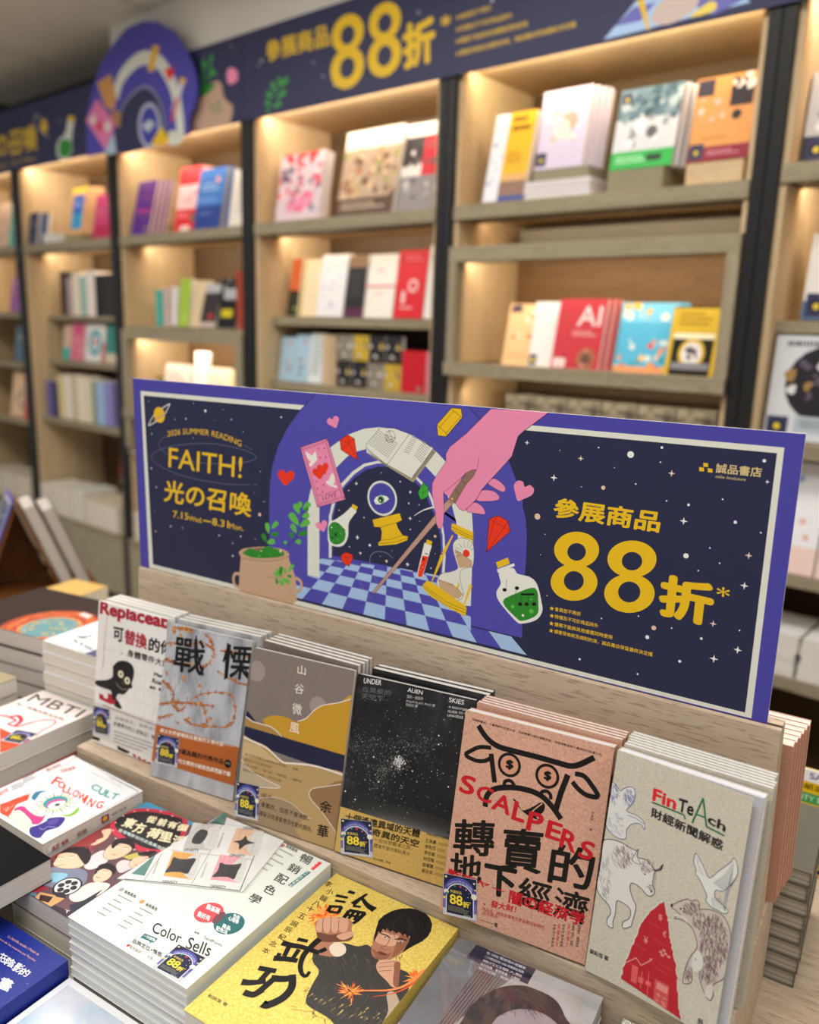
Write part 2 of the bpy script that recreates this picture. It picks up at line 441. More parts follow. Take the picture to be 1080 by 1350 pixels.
# grey slab leaning in the gap over the box, and grey goods below the ledge
o = MB().box(.12, .26, 0, .95, .28, .075).build('shelf_card', paint('77756b'), b5); o.location = (0, 0, H+.258)
# drawer base of the bookcase left of the sign
for k, (root, n) in {2: (b2, 1), 3: (b3, 1), 1: (b1, 1)}.items():
    MB().box(.036, -.03, .075, PITCH-.036, .02, H-1.118).build('drawer_front', mottled('drawer_greige', [(.3, (150, 143, 122)), (.7, (160, 153, 131))], (20, 20, 20), 3, .5), root, .003)
    MB().box(.036, -.035, H-1.115, PITCH-.036, .40, H-1.095).build('drawer_top', SHELF(0), root, .002)
MB().box(.034, -.30, .0, PITCH-.034, .0, .10).build('display_plinth', SHELF(0), b6)

# ------------------------------------------------------------------ books
def U(w, t, c, right=False, out=0.0):
    p = [(-out, -out), (w+out*.2, -out), (w+out*.2, c-out*0), (c, c), (c, t-c), (w+out*.2, t-c), (w+out*.2, t+out), (-out, t+out)]
    if out: p = [(-out, -out), (w, -out), (w, -.00005), (-.00005, -.00005), (-.00005, t+.00005), (w, t+.00005), (w, t+out), (-out, t+out)]
    if right: p = [(w-x, z) for x, z in reversed(p)]
    return p
def mat_of(c): return c if isinstance(c, bpy.types.Material) else paint(c, .38)
def book(label, M, w, h, t, cover, right=False, page='f1efe9', group=None, name='paperback_book', cat='book', c=.0006, sq=.0, band=None):
    r = thing(name, label, cat, M, group)
    MB().prism(U(w, t, c, right), 0, h, 1).build('cover', mat_of(cover), r)
    a, b = (c, w-.0008-sq) if not right else (.0008+sq, w-c)
    MB().box(a, .0006+sq, c, b, h-.0006-sq, t-c).build('page_block', pages(page), r)
    if band:
        y0, y1, col = band
        MB().prism(U(w, t, c, right, .0003), y0, y1, 1).build('paper_band', mat_of(col), r)
    return r
def front(r, w, h, t, base=6e-5): return Art(r, T(0, 0, t), (0, 0, w, h), base)
def shelf_mat(s, back, z, lean=8, yaw=0): return CASE @ T(s, back, z) @ Rz(yaw) @ Rx(90-lean)
def flat_mat(x, y, z, yaw=0): return T(x, y, z) @ Rz(yaw)
def lean_mat(x, y, z, a, yaw=0): return T(x, y, z) @ Rz(yaw) @ Rx(90-a)

# ------------------------------------------------------------------ display table with its book riser
WL = WOOD_L(0)
tb = thing('display_table', 'pale oak display table covered with book stacks', 'table', T(0, 0, -H))
MB().box(-2.15, .08, H-.765, .62, 1.22, H-.72).build('table_top', WL, tb, .002)
MB().box(-2.10, .13, .0, .57, 1.17, H-.765).build('table_base', SHELF(2), tb)
rs = thing('book_riser', 'long oak riser with a leaning back board holding the upright books', 'book stand', T(0, 0, -.72))
Z0 = .72; ZB = -.5722                      # ZB: top of the ledge the books stand on
MB().box(-.918, .645, 0, -.062, .9125, ZB+Z0-.0002).build('riser_base', WL, rs, .0012)
MB().prism([(.7445, ZB+Z0-.0002), (.835, ZB+Z0-.0002), (.781, -.3425+Z0), (.757, -.3425+Z0)], -.911, -.0645, 0).build('back_board', WL, rs, .0012)
MB().box(-.911, .7622, -.3427+Z0, -.0645, .7665, -.3422+Z0).build('sign_slot', paint('4a3a2c', .8), rs)

# ------------------------------------------------------------------ upright stacks on the riser
ZL = -.57
def snap(M, w, t):
    """slide an upright book along its own cover until its lower edge rests on the ledge"""
    c = [M @ Vector((x, 0, z)) for x in (0, w) for z in (0, t)]; lo = min(p.z for p in c)
    up = (M.to_3x3() @ Vector((0, 1, 0))).z
    return M @ T(0, (ZB+.0003-lo)/up, 0)
def upright(copies, front_label, back_label, grp, x, y, a, yaw, w, h, t, cover, right, page, rear, band=None, jit=.0012, c=.0003):
    """front copy of a title leaning on the same title stacked more upright behind it; rear = (left x, top front y, yaw, thickness)"""
    M = lean_mat(x, y, ZL, a, yaw) @ T(0, 0, -t)     # the fitted corner is on the front cover
    fr_ = book(front_label, snap(M, w, t), w, h, t, cover, right, page, grp, band=band, c=c)
    rd = random.Random(int(x*1000)); d = 0; b = None; xr, yt, yw, t2 = rear
    M2 = lean_mat(xr, yt-h*sin(radians(3.0)), ZL, 3.0, yw)
    for i in range(copies):
        d += t2+(.0008 if i else 0); Mi = snap(M2 @ T(math.tan(radians(yw))*d+rd.uniform(-jit, 0), 0, -d), w, t2)
        if b is None: b = book(back_label, Mi, w, h, t2, cover, right, page, grp, band=band, c=c)
        else: dup(b, Mi, back_label, grp)
    return fr_
KRAFT = mottled('kraft_paper_pink', [(.30, (184, 136, 114)), (.48, (208, 160, 138)), (.52, (208, 160, 138)), (.72, (222, 182, 162))], (700, 700, 700), 3, .7)
CONCRETE = mottled('grey_rag_paper', [(.25, (178, 172, 154)), (.5, (203, 198, 181)), (.75, (220, 215, 200))], (500, 1100, 500), 5, .7, .05)
WARGREY = mottled('birch_fog_print', [(.28, (98, 98, 104)), (.46, (176, 178, 184)), (.62, (196, 200, 206)), (.8, (150, 152, 160))], (26, 9, 26), 6, .4, 0, .4)
TAUPE = mottled('taupe_linen_print', [(.3, (118, 108, 102)), (.7, (138, 126, 118))], (900, 900, 900), 3, .55)
NIGHT = mottled('night_sky_print', [(.30, (22, 22, 24)), (.55, (38, 38, 40)), (.75, (70, 70, 72))], (14, 14, 14), 8, .35, 0, .6)
BANDGOLD = mottled('gold_band_paper', [(.3, (196, 160, 84)), (.7, (212, 178, 104))], (500, 500, 500), 3, .5)
GOLD = None
def gold_foil():
    m, nt, b = nodes_of('gold_foil_print')
    f = noise(nt, coords(nt, (420, 420, 420)), 1.0, 5, .65, .5)
    r = ramp(nt, [(.3, (200, 170, 74)), (.5, (224, 198, 96)), (.72, (240, 224, 140))], f)
    nt.links.new(r.outputs[0], b.inputs['Base Color']); b.inputs['Roughness'].default_value = .40; b.inputs['Metallic'].default_value = .15
    bump(nt, b, f, .35, .0006); return m
GOLD = gold_foil()
SB = 'copies of {} in the leaning stack, behind the front copy'
repl = upright(3, 'white puzzle-patterned paperback with a black dummy head and red title, leftmost on the riser', 'white copy behind the puzzle-patterned paperback with the red title', 'puzzle cover paperbacks on the riser', -.9094, .6647, 6.74, 1.8, .1290, .1990, .0070, 'f0eeea', False, 'f4f3f0', (-.9075, .6985, 1.8, .0075), band=(.0, .001, 'f0eeea'))
war = upright(3, 'grey paperback of rusty barbed wire with two black brush characters and an orange band', 'copy behind the barbed wire paperback, only its page top showing', 'barbed wire paperbacks on the riser', -.775, .648, 13.5, 6.8, .1295, .197, .0066, WARGREY, False, 'f6f2e6', (-.775, .7035, 6.3, .0075), band=(.019, .066, 'b4622c'))
val = upright(4, 'paperback with layered brown, mustard and navy hills under a taupe sky', 'copy behind the paperback of layered hills, only its page top showing', 'layered hills paperbacks on the riser', -.622, .642, 11.6, 5.9, .1365, .203, .0064, TAUPE, False, 'f7f3ea', (-.6268, .7010, 1.5, .0070))
ali = upright(2, 'black paperback showing a starry galaxy, with a gold paper band', 'copy behind the black galaxy paperback, only its page top showing', 'galaxy paperbacks on the riser', -.484, .654, 14.0, 6.4, .1400, .199, .0086, NIGHT, True, 'eeeae2', (-.4795, .7162, 5.0, .0080), band=(.0005, .050, BANDGOLD))
sca = upright(4, 'kraft pink paperback with a black line-drawn grimacing face and red lettering, on the riser', 'copy behind the kraft pink paperback with the grimacing face', 'kraft pink paperbacks on the front of the riser', -.339, .636, 12.2, 4.1, .1485, .204, .0135, KRAFT, True, 'f6f1ee', (-.3385, .6990, 2.5, .0046))
_m, _nt, _b = nodes_of('black_cover_print'); _b.inputs['Base Color'].default_value = rgba('0a0a0d'); _b.inputs['Roughness'].default_value = .6; _b.inputs['Specular IOR Level'].default_value = .08; BLACKCOVER = _m
# front copy of the grey rag-paper book: its cover stands open a little, so it is built leaf by leaf
FW, FH, FT = .126, .209, .0125; CWD = .1185      # CWD: width of the open front cover
finM = snap(lean_mat(-.1895, .642, ZL, 9.5, -3.5) @ T(0, 0, -FT), FW, FT)
fin = thing('paperback_book', 'grey rag-paper paperback with engraved bull, bear and birds, its cover standing open', 'book', finM, 'grey rag-paper paperbacks on the riser')
MB().prism(U(FW, FT, .0006)[:4]+[(.0006, FT), (0, FT)], 0, FH, 1).build('back_cover', CONCRETE, fin)
MB().box(.0006, .0006, .0006, FW-.001, FH-.0006, FT-.0012).build('page_block', pages('f6f6f8', 'd4d4da'), fin)
def bowed(u): return .0110*max(0, (u-.03)/.098)**1.35    # how far the open cover has lifted
m_ = MB(); NS = 12
for i in range(NS):
    u0, u1 = CWD*i/NS, CWD*(i+1)/NS
    a, b = FT-.0006+bowed(u0), FT-.0006+bowed(u1)
    m_.face([(u0, 0, a+.0006), (u1, 0, b+.0006), (u1, FH, b+.0006), (u0, FH, a+.0006)])
    m_.face([(u0, 0, a), (u0, FH, a), (u1, FH, b), (u1, 0, b)])
    m_.face([(u0, FH, a), (u0, FH, a+.0006), (u1, FH, b+.0006), (u1, FH, b)])
    m_.face([(u0, 0, a), (u1, 0, b), (u1, 0, b+.0006), (u0, 0, a+.0006)])
m_.face([(u1, 0, b), (u1, FH, b), (u1, FH, b+.0006), (u1, 0, b+.0006)])
m_.build('front_cover', CONCRETE, fin)
MB().prism([(.0010, FT-.0011), (FW-.0012, FT-.0011), (FW-.0012, FT-.0006+.0025), (FW*.5, FT-.0006)], .0006, FH-.0006, 1).build('flyleaf', paint('c3c3c8', .8), fin)
d = 0; bk = None; M2 = lean_mat(-.1855, .6905-FH*sin(radians(3.0)), ZL, 3.0, -2.0)
for i in range(6):
    d += .0046+(.0005 if i else 0)
    Mi = snap(M2 @ T(math.tan(radians(-2.0))*d+.0008*(i % 3)-.0004*i, 0, -d), FW+.001, .0046)
    lab = 'copy stacked behind the grey rag-paper paperback, with cut white page edge'
    if bk is None: bk = book(lab, Mi, FW+.001, FH, .0046, CONCRETE, False, 'f6f6f8', 'grey rag-paper paperbacks on the riser', c=.0005)
    else: dup(bk, Mi, lab, 'grey rag-paper paperbacks on the riser')
# kraft copies on the far side of the riser, turned away and leaning on the board
d = 0; rb = None
for i in range(6):
    t_ = .0104
    # back cover towards the board: the book faces away from us
    M0 = T(-.0555+.0015*i, .8425, ZB+.0003) @ Rz(180) @ Rx(90-14) @ T(0, 0, d)
    M0 = snap(M0, .151, t_)
    lab = 'kraft paperback turned away behind the riser, %s of its fanned stack' % ('first', 'second', 'third', 'fourth', 'fifth', 'outermost')[i]
    if rb is None: rb = book(lab, M0, .151, .206, t_, KRAFT, False, 'f4efe4', 'kraft paperbacks on the far side of the riser')
    else: dup(rb, M0, lab, 'kraft paperbacks on the far side of the riser')
    d += t_+.0004

# ------------------------------------------------------------------ flat stacks on the table
def stack(n, top_label, low_label, grp, x, y, ztop, w, d, t, cover, yaw=0, right=False, page='efede6', name='paperback_book', jit=.0012, low_cover=None, sq=0, c=.0006, zb=-.72, pos=None):
    """n copies lying on each other; (x, y) front-left corner of the top copy"""
    gap = .0003
    t = (ztop-zb-gap*n)/n
    M = flat_mat(x, y, ztop-t, yaw)
    top = book(top_label, M, w, d, t, cover, right, page, grp, name, sq=sq, c=c)
    rd = random.Random(int(abs(x)*997)); b = None
    for i in range(1, n):
        Mi = T(0, 0, -i*(t+gap)) @ M @ T(rd.uniform(-jit, jit), rd.uniform(-jit, jit), 0) @ Rz(rd.uniform(-.2, .2))
        lab = low_label if isinstance(low_label, str) else low_label(i)
        if b is None: b = book(lab, Mi, w, d, t, low_cover or cover, right, page, grp, name, sq=sq, c=c)
        else: dup(b, Mi, lab, grp)
    return top, t
ORD = ['top', 'second', 'third', 'fourth', 'fifth', 'sixth', 'seventh', 'eighth', 'ninth', 'tenth', 'eleventh', 'twelfth', 'thirteenth', 'fourteenth', 'fifteenth', 'sixteenth', 'seventeenth']
col, colt = stack(15, 'white colour guide topmost of the tall front stack, under the card packet', lambda i: 'white paperback %s from the top in the tall stack under the card packet' % ORD[i], 'white colour guides in the tall stack', -.645, .431, -.577, .165, .211, .01, 'dfe4dc', 0, True, 'ececef')
kung, kungt = stack(6, 'gold paperback with a fighting man and black brush lettering, topmost of its stack', lambda i: 'gold paperback %s from the top, under the fighting man cover' % ORD[i], 'gold martial arts books', -.4735, .421, -.587, .153, .222, .02, GOLD, 0, True, 'e9e6da', jit=.0006)
cult, cultt = stack(5, 'white paperback lettered in red and teal with a radiating eye drawing, below the riser end', lambda i: 'white paperback %s from the top, under the radiating eye cover' % ORD[i], 'white paperbacks with the eye drawing', -.921, .499, -.582, .1465, .138, .03, 'eceef0', -2.4, False, 'efece4')
mbt, mbtt = stack(7, 'pale pink paperback with a pink ribbon and tall black capitals, topmost left of the riser', lambda i: 'red edged paperback %s from the top, under the pink ribbon cover' % ORD[i], 'pink ribbon paperbacks', -1.066, .505, -.550, .122, .193, .02, 'f3e6e2', 0, False, 'd9d4cc', low_cover='a8262c')
kni, knit = stack(15, 'white paperback with fine black lettering, topmost of the pile behind the pink ribbon stack', lambda i: 'cream edged paperback %s from the top, behind the pink ribbon stack' % ORD[i], 'white paperbacks behind the pink ribbon stack', -1.062, .701, -.470, .126, .152, .016, 'eef1f6', 2, False, 'e9e4d4', jit=.002)
ori, orit = stack(5, 'paperback with an illustrated crowd of film stars, camera and red sign, topmost of its stack', lambda i: 'paperback %s from the top, under the film star crowd cover' % ORD[i], 'film star paperbacks', -.7665, .446, -.598, .1180, .188, .024, '6a4a52', 0, False, 'ebe5d6', low_cover='d8d2c8')
blu, blut = stack(5, 'deep blue paperback with white vertical title, at the lower left corner', lambda i: 'deep blue paperback %s from the top at the lower left' % ORD[i], 'deep blue paperbacks', -.812, .205, -.628, .164, .225, .02, '1f2f8a', 0, True, 'e6e4dc')
sky, skyt = stack(4, 'white bordered book with a cloudy sky picture, in front of the tall white stack', lambda i: 'white bordered sky book %s from the top' % ORD[i], 'sky picture books', -.6445, .190, -.645, .1695, .238, .02, 'f1f2f4', 0, False, 'efeeea')
por, port = stack(6, 'grey film-wrapped book with a portrait photograph and dark violet paper label', lambda i: 'film-wrapped grey book %s from the top, under the portrait cover' % ORD[i], 'film-wrapped portrait books', -.307, .433, -.590, .146, .203, .02, 'c9c9cb', 2.5, False, 'b9b9b6')
flo, flot = stack(5, 'book with a pale birch-twig pattern, right of the film-wrapped portrait book', lambda i: 'birch-twig patterned book %s from the top' % ORD[i], 'birch-twig patterned books', -.150, .462, -.602, .13, .18, .02, mottled('twig_pattern', [(.38, (236, 236, 230)), (.48, (120, 128, 104)), (.55, (214, 216, 206)), (.66, (90, 98, 80))], (150, 150, 150), 6, .5, 0, 1.2), 0, False, 'e9e6dc')
art_, artt = stack(9, 'dark picture book with a round red and yellow painting, left of the white pile', lambda i: 'dark backed picture book %s from the top, left of the white pile' % ORD[i], 'dark backed picture books', -1.290, .694, -.478, .216, .175, .03, '2e2426', 6, False, 'd6cdca', jit=.004)
bei, beit = stack(8, 'beige cloth covered book, topmost of the low pile at the left edge', lambda i: 'beige covered book %s from the top at the left edge' % ORD[i], 'beige cloth books', -1.215, .520, -.525, .135, .145, .02, 'a69a78', 3, False, 'c9c6c0')
far, fart = stack(5, 'book with a yellow cover, topmost of the small pile under the wooden easel', lambda i: 'cream edged book %s from the top of the pile beside the easel' % ORD[i], 'yellow topped pile by the easel', -1.600, 1.055, -.590, .105, .100, .03, 'd9b36a', 4, False, 'e8e2cc')
blk = book('thick black book lying across the eye drawing paperback and the film star stack', flat_mat(-.905, .345, -.5975, -3), .168, .137, .027, BLACKCOVER, False, 'd8d4cc')
whi = book('white book at the left edge of the view, in front of the black book', flat_mat(-.905, .138, -.612, 0), .128, .20, .022, 'e8e8ea', False, 'eeeeec')
bot = book('grey book under the white book at the left edge', flat_mat(-.90, .136, -.7195, 0), .083, .204, .1068, 'c9c9cc', False, 'e6e6e4')
stp = book('dark paperback supporting the black book beside the eye drawing stack', flat_mat(-.905, .350, -.7195, 0), .088, .128, .121, '1a1a20', False, 'd8d4cc')
smp = book('small patterned book lying behind the white pile near the riser end', flat_mat(-1.16, .905, -.7195, 4), .15, .105, .20, mottled('patchwork_print', [(.36, (70, 74, 84)), (.48, (186, 178, 170)), (.56, (200, 140, 120)), (.66, (216, 210, 190))], (60, 60, 60), 2, .5), False, 'dad6cc')
# flat pile behind the riser, spines towards us at its right end
fl = None
for i in range(8):
    t_ = .0182; M0 = flat_mat(-.20, .9165, -.7195+i*(t_+.0003), 0) @ T(.0015*((i*7) % 3), 0, 0)
    lab = 'grey-olive book lying flat behind the riser, %s from the bottom of its pile' % (['lowest']+ORD[1:])[i]
    if fl is None: fl = book(lab, M0, .170, .150, t_, '6b6a5e', True, '96937f', 'grey-olive pile behind the riser', c=.0012, sq=.001)
    else: dup(fl, M0, lab, 'grey-olive pile behind the riser')
yel = book('small yellow activity book with picture stickers, standing behind the flat pile', lean_mat(-.117, 1.150, -.7188, 7, 0) @ T(0, 0, -.008), .112, .145, .008, 'e8c21c', False, 'f2efe6')

# ------------------------------------------------------------------ promotion sign standing in the riser
SGx0, SGx1, SGy, SGz0, SGz1 = -.9125, -.0778, .7630, -.3423, -.0772
SW, SH = SGx1-SGx0, SGz1-SGz0
sgn = thing('promotion_sign', 'wide purple and navy sale sign with a magic arch picture, standing in the riser slot', 'sign', T(SGx0, SGy, SGz0) @ Rx(90))
MB().box(0, 0, -.003, SW, SH, 0).build('sign_board', [paint('eceae4', .5)], sgn, .0004)
# ------------------------------------------------------------------ easel with a small sign and two grey books
EA = T(-1.885, 1.20, -.72) @ Rz(62)
eas = thing('display_easel', 'brown wooden easel holding a small purple sign and two leaning books, at the left edge', 'easel', EA)
BR = wood('easel_brown', (96, 56, 22), (120, 74, 34), (70, 38, 14), 2, .6)
def slab(root, name, mat, pts, y0, y1, bev=.0008):
    return MB().prism(pts, y0, y1, 1).build(name, mat, root, bev)
slab(eas, 'easel_board', BR, [(.086, .0245), (.094, .0245), (.004, .262), (-.004, .262)], .0, .16)
slab(eas, 'easel_board', BR, [(-.094, .0245), (-.086, .0245), (-.0042, .246), (-.0110, .246)], .0, .16)
slab(eas, 'easel_foot', BR, [(-.13, 0), (.185, 0), (.185, .024), (-.13, .024)], -.01, .17)
MB().prism([(-.080, .026), (.080, .026), (.0, .238)], .150, .156, 1).build('easel_panel', BR, eas)

# ------------------------------------------------------------------ artwork of the promotion sign
def q(v, *pts): return [(v[0]+x/v[2], v[1]+y/v[2]) for x, y in pts]
v1, v2, v3, v4 = (350, 520, 6), (460, 520, 6), (560, 530, 6), (300, 660, 6)
v5, v6, v7, v8 = (430, 660, 5.143), (540, 660, 5.4), (180, 510, 6), (710, 580, 3.273)
NAVY, PURP, OFFW, YEL, LBLUE, PINK, TAN, RED, GRN, GRN2, INK = '2a2d4b', '514db0', 'e2e4d8', 'ecc01e', 'a9c8ee', 'ee8fb4', 'cba888', 'ee3a1c', '2f8a2c', '63bb4a', '2a2440'
def sign_art(root):
    A = Art(root, FR_I, (0.0, 0.0, SW, SH)); LW = .0006
    A.raw([[(0, 0), (SW, 0), (SW, SH), (0, SH)]], '4b47a6')
    A.poly(q(v7, (32, 32))+q(v8, (1062, 33))+[(990.8, 947), (197, 749.5)], OFFW)
    A.poly(q(v7, (57, 68))+q(v8, (1030, 57))+[(982.5, 939.4), (201.8, 744)], NAVY)
    # big purple arch
    L = q(v1, (430, -60), (385, 10), (270, 130), (175, 260), (100, 410), (55, 560), (35, 700), (30, 850), (30, 960))+q(v4, (330, 150), (330, 500))
    R = q(v6, (805, 980), (806, 700), (825, 520), (834, 400), (838, 230), (830, 130), (805, 30))+q(v3, (780, 790), (735, 640), (670, 470), (560, 290), (440, 140), (300, -20))
    A.poly(L+[(355, 762.3)]+[(689, 841.5)]+R[1:], PURP)
    A.line(L, .0007, INK); A.line(R, .0007, INK)
    # checkered floor
    def solve4(src, dst):
        M = []; B = []
        for (x, y), (u, w) in zip(src, dst):
            M.append([x, y, 1, 0, 0, 0, -u*x, -u*y]); B.append(u); M.append([0, 0, 0, x, y, 1, -w*x, -w*y]); B.append(w)
        n = 8
        for i in range(n):
            p = max(range(i, n), key=lambda r: abs(M[r][i])); M[i], M[p] = M[p], M[i]; B[i], B[p] = B[p], B[i]
            for r in range(n):
                if r != i:
                    f = M[r][i]/M[i][i]; M[r] = [a-f*b for a, b in zip(M[r], M[i])]; B[r] -= f*B[i]
        return [B[i]/M[i][i] for i in range(n)]+[1]
    hm = solve4([(0, 0), (7, 0), (0, 1), (7, 1)], [(398.3, 790), (597.3, 839.7), (410.5, 775.5), (588, 818.3)])
    def g(c, r):
        w = hm[6]*c+hm[7]*r+1; return ((hm[0]*c+hm[1]*r+hm[2])/w, (hm[3]*c+hm[4]*r+hm[5])/w)
    for c in range(-1, 10):
        A.poly([g(c, 0), g(c+1, 0), g(c+1, 1), g(c, 1)], PURP if c % 2 == 0 else LBLUE)
    A.line([g(-1, 1), g(0, 1)], LW, INK); A.line(q(v6, (435, 890), (805, 980)), LW, INK)
    A.line([g(-1, 0), g(10, 0)], LW, INK)
    ringO = q(v4, (635, 640), (635, 0))+q(v1, (338, 850), (378, 670), (435, 535), (520, 415), (650, 320), (780, 272), (910, 258))+q(v2, (370, 270), (500, 320), (610, 385), (700, 460), (775, 540))+q(v3, (270, 600), (340, 740), (375, 880))+q(v6, (452, 200), (452, 300), (437, 890))
    A.poly(ringO, PURP)
    for r in range(1, 12):
        for c in range(-1, 10):
            p = [g(c, r), g(c+1, r), g(c+1, r+1), g(c, r+1)]
            lo, hi = 405.8, 540+437/5.4
            if p[1][0] < lo or p[0][0] > hi: continue
            p = [(min(max(x, lo), hi), y) for x, y in p]
            A.poly(p, PURP if (c+r) % 2 == 0 else LBLUE)
    ringI = q(v4, (728, 605), (728, 0))+q(v1, (440, 850), (490, 690), (565, 575), (650, 490), (720, 452), (800, 432), (900, 425))+q(v2, (400, 440), (520, 500), (610, 570), (690, 655))+q(v3, (170, 720), (215, 810), (250, 950))+q(v6, (330, 130), (345, 250), (350, 500), (350, 745))
    A.poly([q(v4, (635, 588))[0]]+ringO[1:-1]+q(v6, (437, 750))+ringI[::-1], OFFW)
    A.poly([q(v4, (728, 455))[0]]+ringI[1:-1]+q(v6, (350, 560), (235, 520)), PURP)
    t_o = q(v4, (803, 452), (803, 100))+q(v1, (505, 960), (530, 850), (600, 705), (690, 610), (780, 548), (890, 525))+q(v2, (330, 530), (450, 580), (540, 650), (600, 710), (650, 790), (680, 860))+q(v6, (232, 130), (250, 250), (258, 400), (250, 520))
    t_i = q(v4, (825, 452), (825, 100))+q(v1, (525, 960), (552, 860), (615, 730), (700, 635), (790, 570), (890, 545))+q(v2, (330, 550), (440, 600), (530, 668), (590, 730), (635, 800), (660, 870))+q(v6, (215, 150), (236, 250), (240, 400), (232, 515))
    A.poly(t_o+t_i[::-1], OFFW)
    A.poly(t_i, PURP)
    n_i = q(v5, (45, 372))+q(v4, (838, 100))+q(v1, (540, 960), (565, 860), (630, 735), (710, 655), (800, 595), (900, 570))+q(v2, (340, 575), (430, 615), (510, 680), (570, 740), (615, 810), (640, 870))+q(v6, (205, 170), (222, 280), (225, 400), (220, 500))+q(v5, (770, 508))
    A.poly(n_i, NAVY)
    # stars
    rd = random.Random(5)
    for v, S in ((v7, [(95, 112, 5), (452, 131, 5), (545, 190, 14), (305, 258, 5), (391, 253, 8), (750, 258, 7), (620, 268, 3), (120, 370, 6), (450, 405, 4), (118, 645, 8), (157, 793, 8), (933, 836, 3), (1010, 908, 4), (271, 1102, 8), (364, 1116, 6), (152, 1143, 8), (655, 1175, 8), (826, 1183, 6), (686, 180, 4), (843, 355, 4), (980, 670, 4), (145, 988, 4)]),
                 (v8, [(398, 63, 13), (533, 33, 5), (260, 33, 3), (93, 45, 2), (527, 96, 3), (328, 120, 2), (420, 190, 3), (186, 202, 2), (553, 263, 3), (648, 280, 5), (850, 355, 6), (637, 500, 10), (782, 532, 3), (690, 564, 3), (703, 857, 5), (470, 851, 8), (610, 955, 6), (178, 946, 5), (428, 1010, 4), (272, 770, 3), (432, 760, 3), (975, 90, 6), (740, 466, 3), (868, 822, 3), (795, 256, 3), (28, 407, 2), (960, 400, 3), (575, 812, 3), (38, 672, 2)]),
                 (v5, [(258, 115, 5), (160, 313, 5), (297, 302, 10), (562, 18, 6), (572, 195, 5), (635, 140, 3), (450, 340, 3), (368, 378, 3), (712, 457, 5), (740, 360, 3), (88, 65, 3)]),
                 (v4, [(105, 283, 8), (42, 437, 9), (292, 8, 4), (220, 305, 5), (410, 700, 0)]), (v1, [(660, 760, 6), (585, 915, 5), (918, 620, 4), (1068, 690, 7)]), (v2, [(408, 690, 7), (475, 862, 6), (556, 873, 5)]), (v6, [(965, 240, 3), (933, 385, 3), (980, 678, 3)])):
        for x, y, r in S:
            if r: A.circ(q(v, (x, y))[0], r/v[2]*.00082, 'eef0f2', 10)
    for v, S in ((v8, [(183, 80, 9), (575, 144, 10), (908, 499, 10), (754, 793, 10)]), ):
        for x, y, r in S: A.star(q(v, (x, y))[0], r/v[2]*.0011, 'e8d2c0')
    for v, S in ((v8, [(67, 163, 11), (627, 350, 11), (889, 629, 11), (860, 906, 11), (757, 944, 12), (988, 181, 6)]), (v5, [(213, 249, 15), (571, 121, 12), (553, 432, 14), (234, 356, 11)]), (v1, [(125, 180, 11), (720, 705, 14)]), (v2, [(487, 772, 13)]), (v3, [(810, 322, 14), (1022, 600, 18)]), (v4, [(42, 338, 8)])):
        for x, y, r in S: A.star(q(v, (x, y))[0], r/v[2]*.0011, 'f2f2f2')
    for v, S in ((v7, [(975, 1010, 16)]), (v8, [(280, 206, 8), (498, 811, 9)]), (v5, [(740, 242, 10), (411, 410, 10)]), (v6, [(911, 113, 20)]), (v4, [(255, 108, 0)])):
        for x, y, r in S:
            if r: A.circ(q(v, (x, y))[0], r/v[2]*.00085, 'e6c6b0', 16)
    # planet
    c = q(v7, (181, 222))[0]; A.circ(c, .0105, YEL, 30)
    A.spline(q(v7, (100, 292), (150, 210), (250, 140), (258, 150), (205, 240), (110, 300)), 'ecebe2', True, .0012); A.circ(c, .0098, YEL, 30)
    A.line(q(v7, (140, 268), (228, 212)), .002, 'c9a08a')
    # left block of type
    A.spline(q(v7, (915, 500), (850, 460)), '7c7aa0', False, .0005); A.spline(q(v7, (230, 390), (180, 440), (200, 500), (330, 570), (560, 605), (800, 605), (930, 575), (935, 540), (850, 500), (650, 455), (450, 450), (250, 475), (130, 530), (130, 580), (250, 660), (450, 725), (700, 768), (895, 775)), '76749c', False, .0006)
    A.line(q(v7, (925, 773), (955, 773)), .0006, '76749c')
    arc = lambda u, w: (u, w-.55*(2*u-1)**2*1.0+.55*.0)
    A.text('2026 SUMMER READING', *q(v7, (245, 362), (832, 440), (247, 317)), YEL, .004, warp=lambda u, w: (u, w+1.15*(1-(2*u-1)**2)-.75))
    A.text('FAITH!', *q(v7, (253, 636), (832, 724), (257, 478)), YEL, .008)
    A.text('光の召喚', *q(v7, (215, 905), (905, 1035), (222, 730)), YEL, .022)
    A.text('7.15', *q(v7, (288, 1032), (412, 1054), (288, 978)), YEL, .012)
    A.text('Wed.', *q(v7, (414, 1058), (522, 1077), (414, 1018)), YEL, .008)
    A.line(q(v7, (527, 1056), (590, 1068)), .0018, YEL)
    A.text('8.31', *q(v7, (598, 1093), (728, 1117), (600, 1036)), YEL, .02)
    A.text('Mon.', *q(v7, (735, 1122), (845, 1140), (735, 1078)), YEL, .008)
    # right block of type
    A.text('參展商品', *q(v8, (60, 333), (520, 402), (72, 246)), YEL, .03)
    ell = lambda x, y, rx, ry: [(x+rx*cos(2*pi*k/40), y+ry*sin(2*pi*k/40)) for k in range(40)]
    for x, y, dy, r1, r2, r3, r4 in ((165, 474, 140, (97, 78), (101, 80), (40, 38), (43, 42)), (404, 514, 148, (106, 80), (109, 84), (44, 40), (48, 45))):
        A.poly(q(v8, *ell(x, y, *r1)), YEL); A.poly(q(v8, *ell(x-11, y+dy, *r2)), YEL)
        A.poly(q(v8, *ell(x, y+9, *r3)), NAVY); A.poly(q(v8, *ell(x-12, y+dy-6, *r4)), NAVY)
    A.text('折', *q(v8, (512, 755), (745, 812), (530, 572)), YEL, .045)
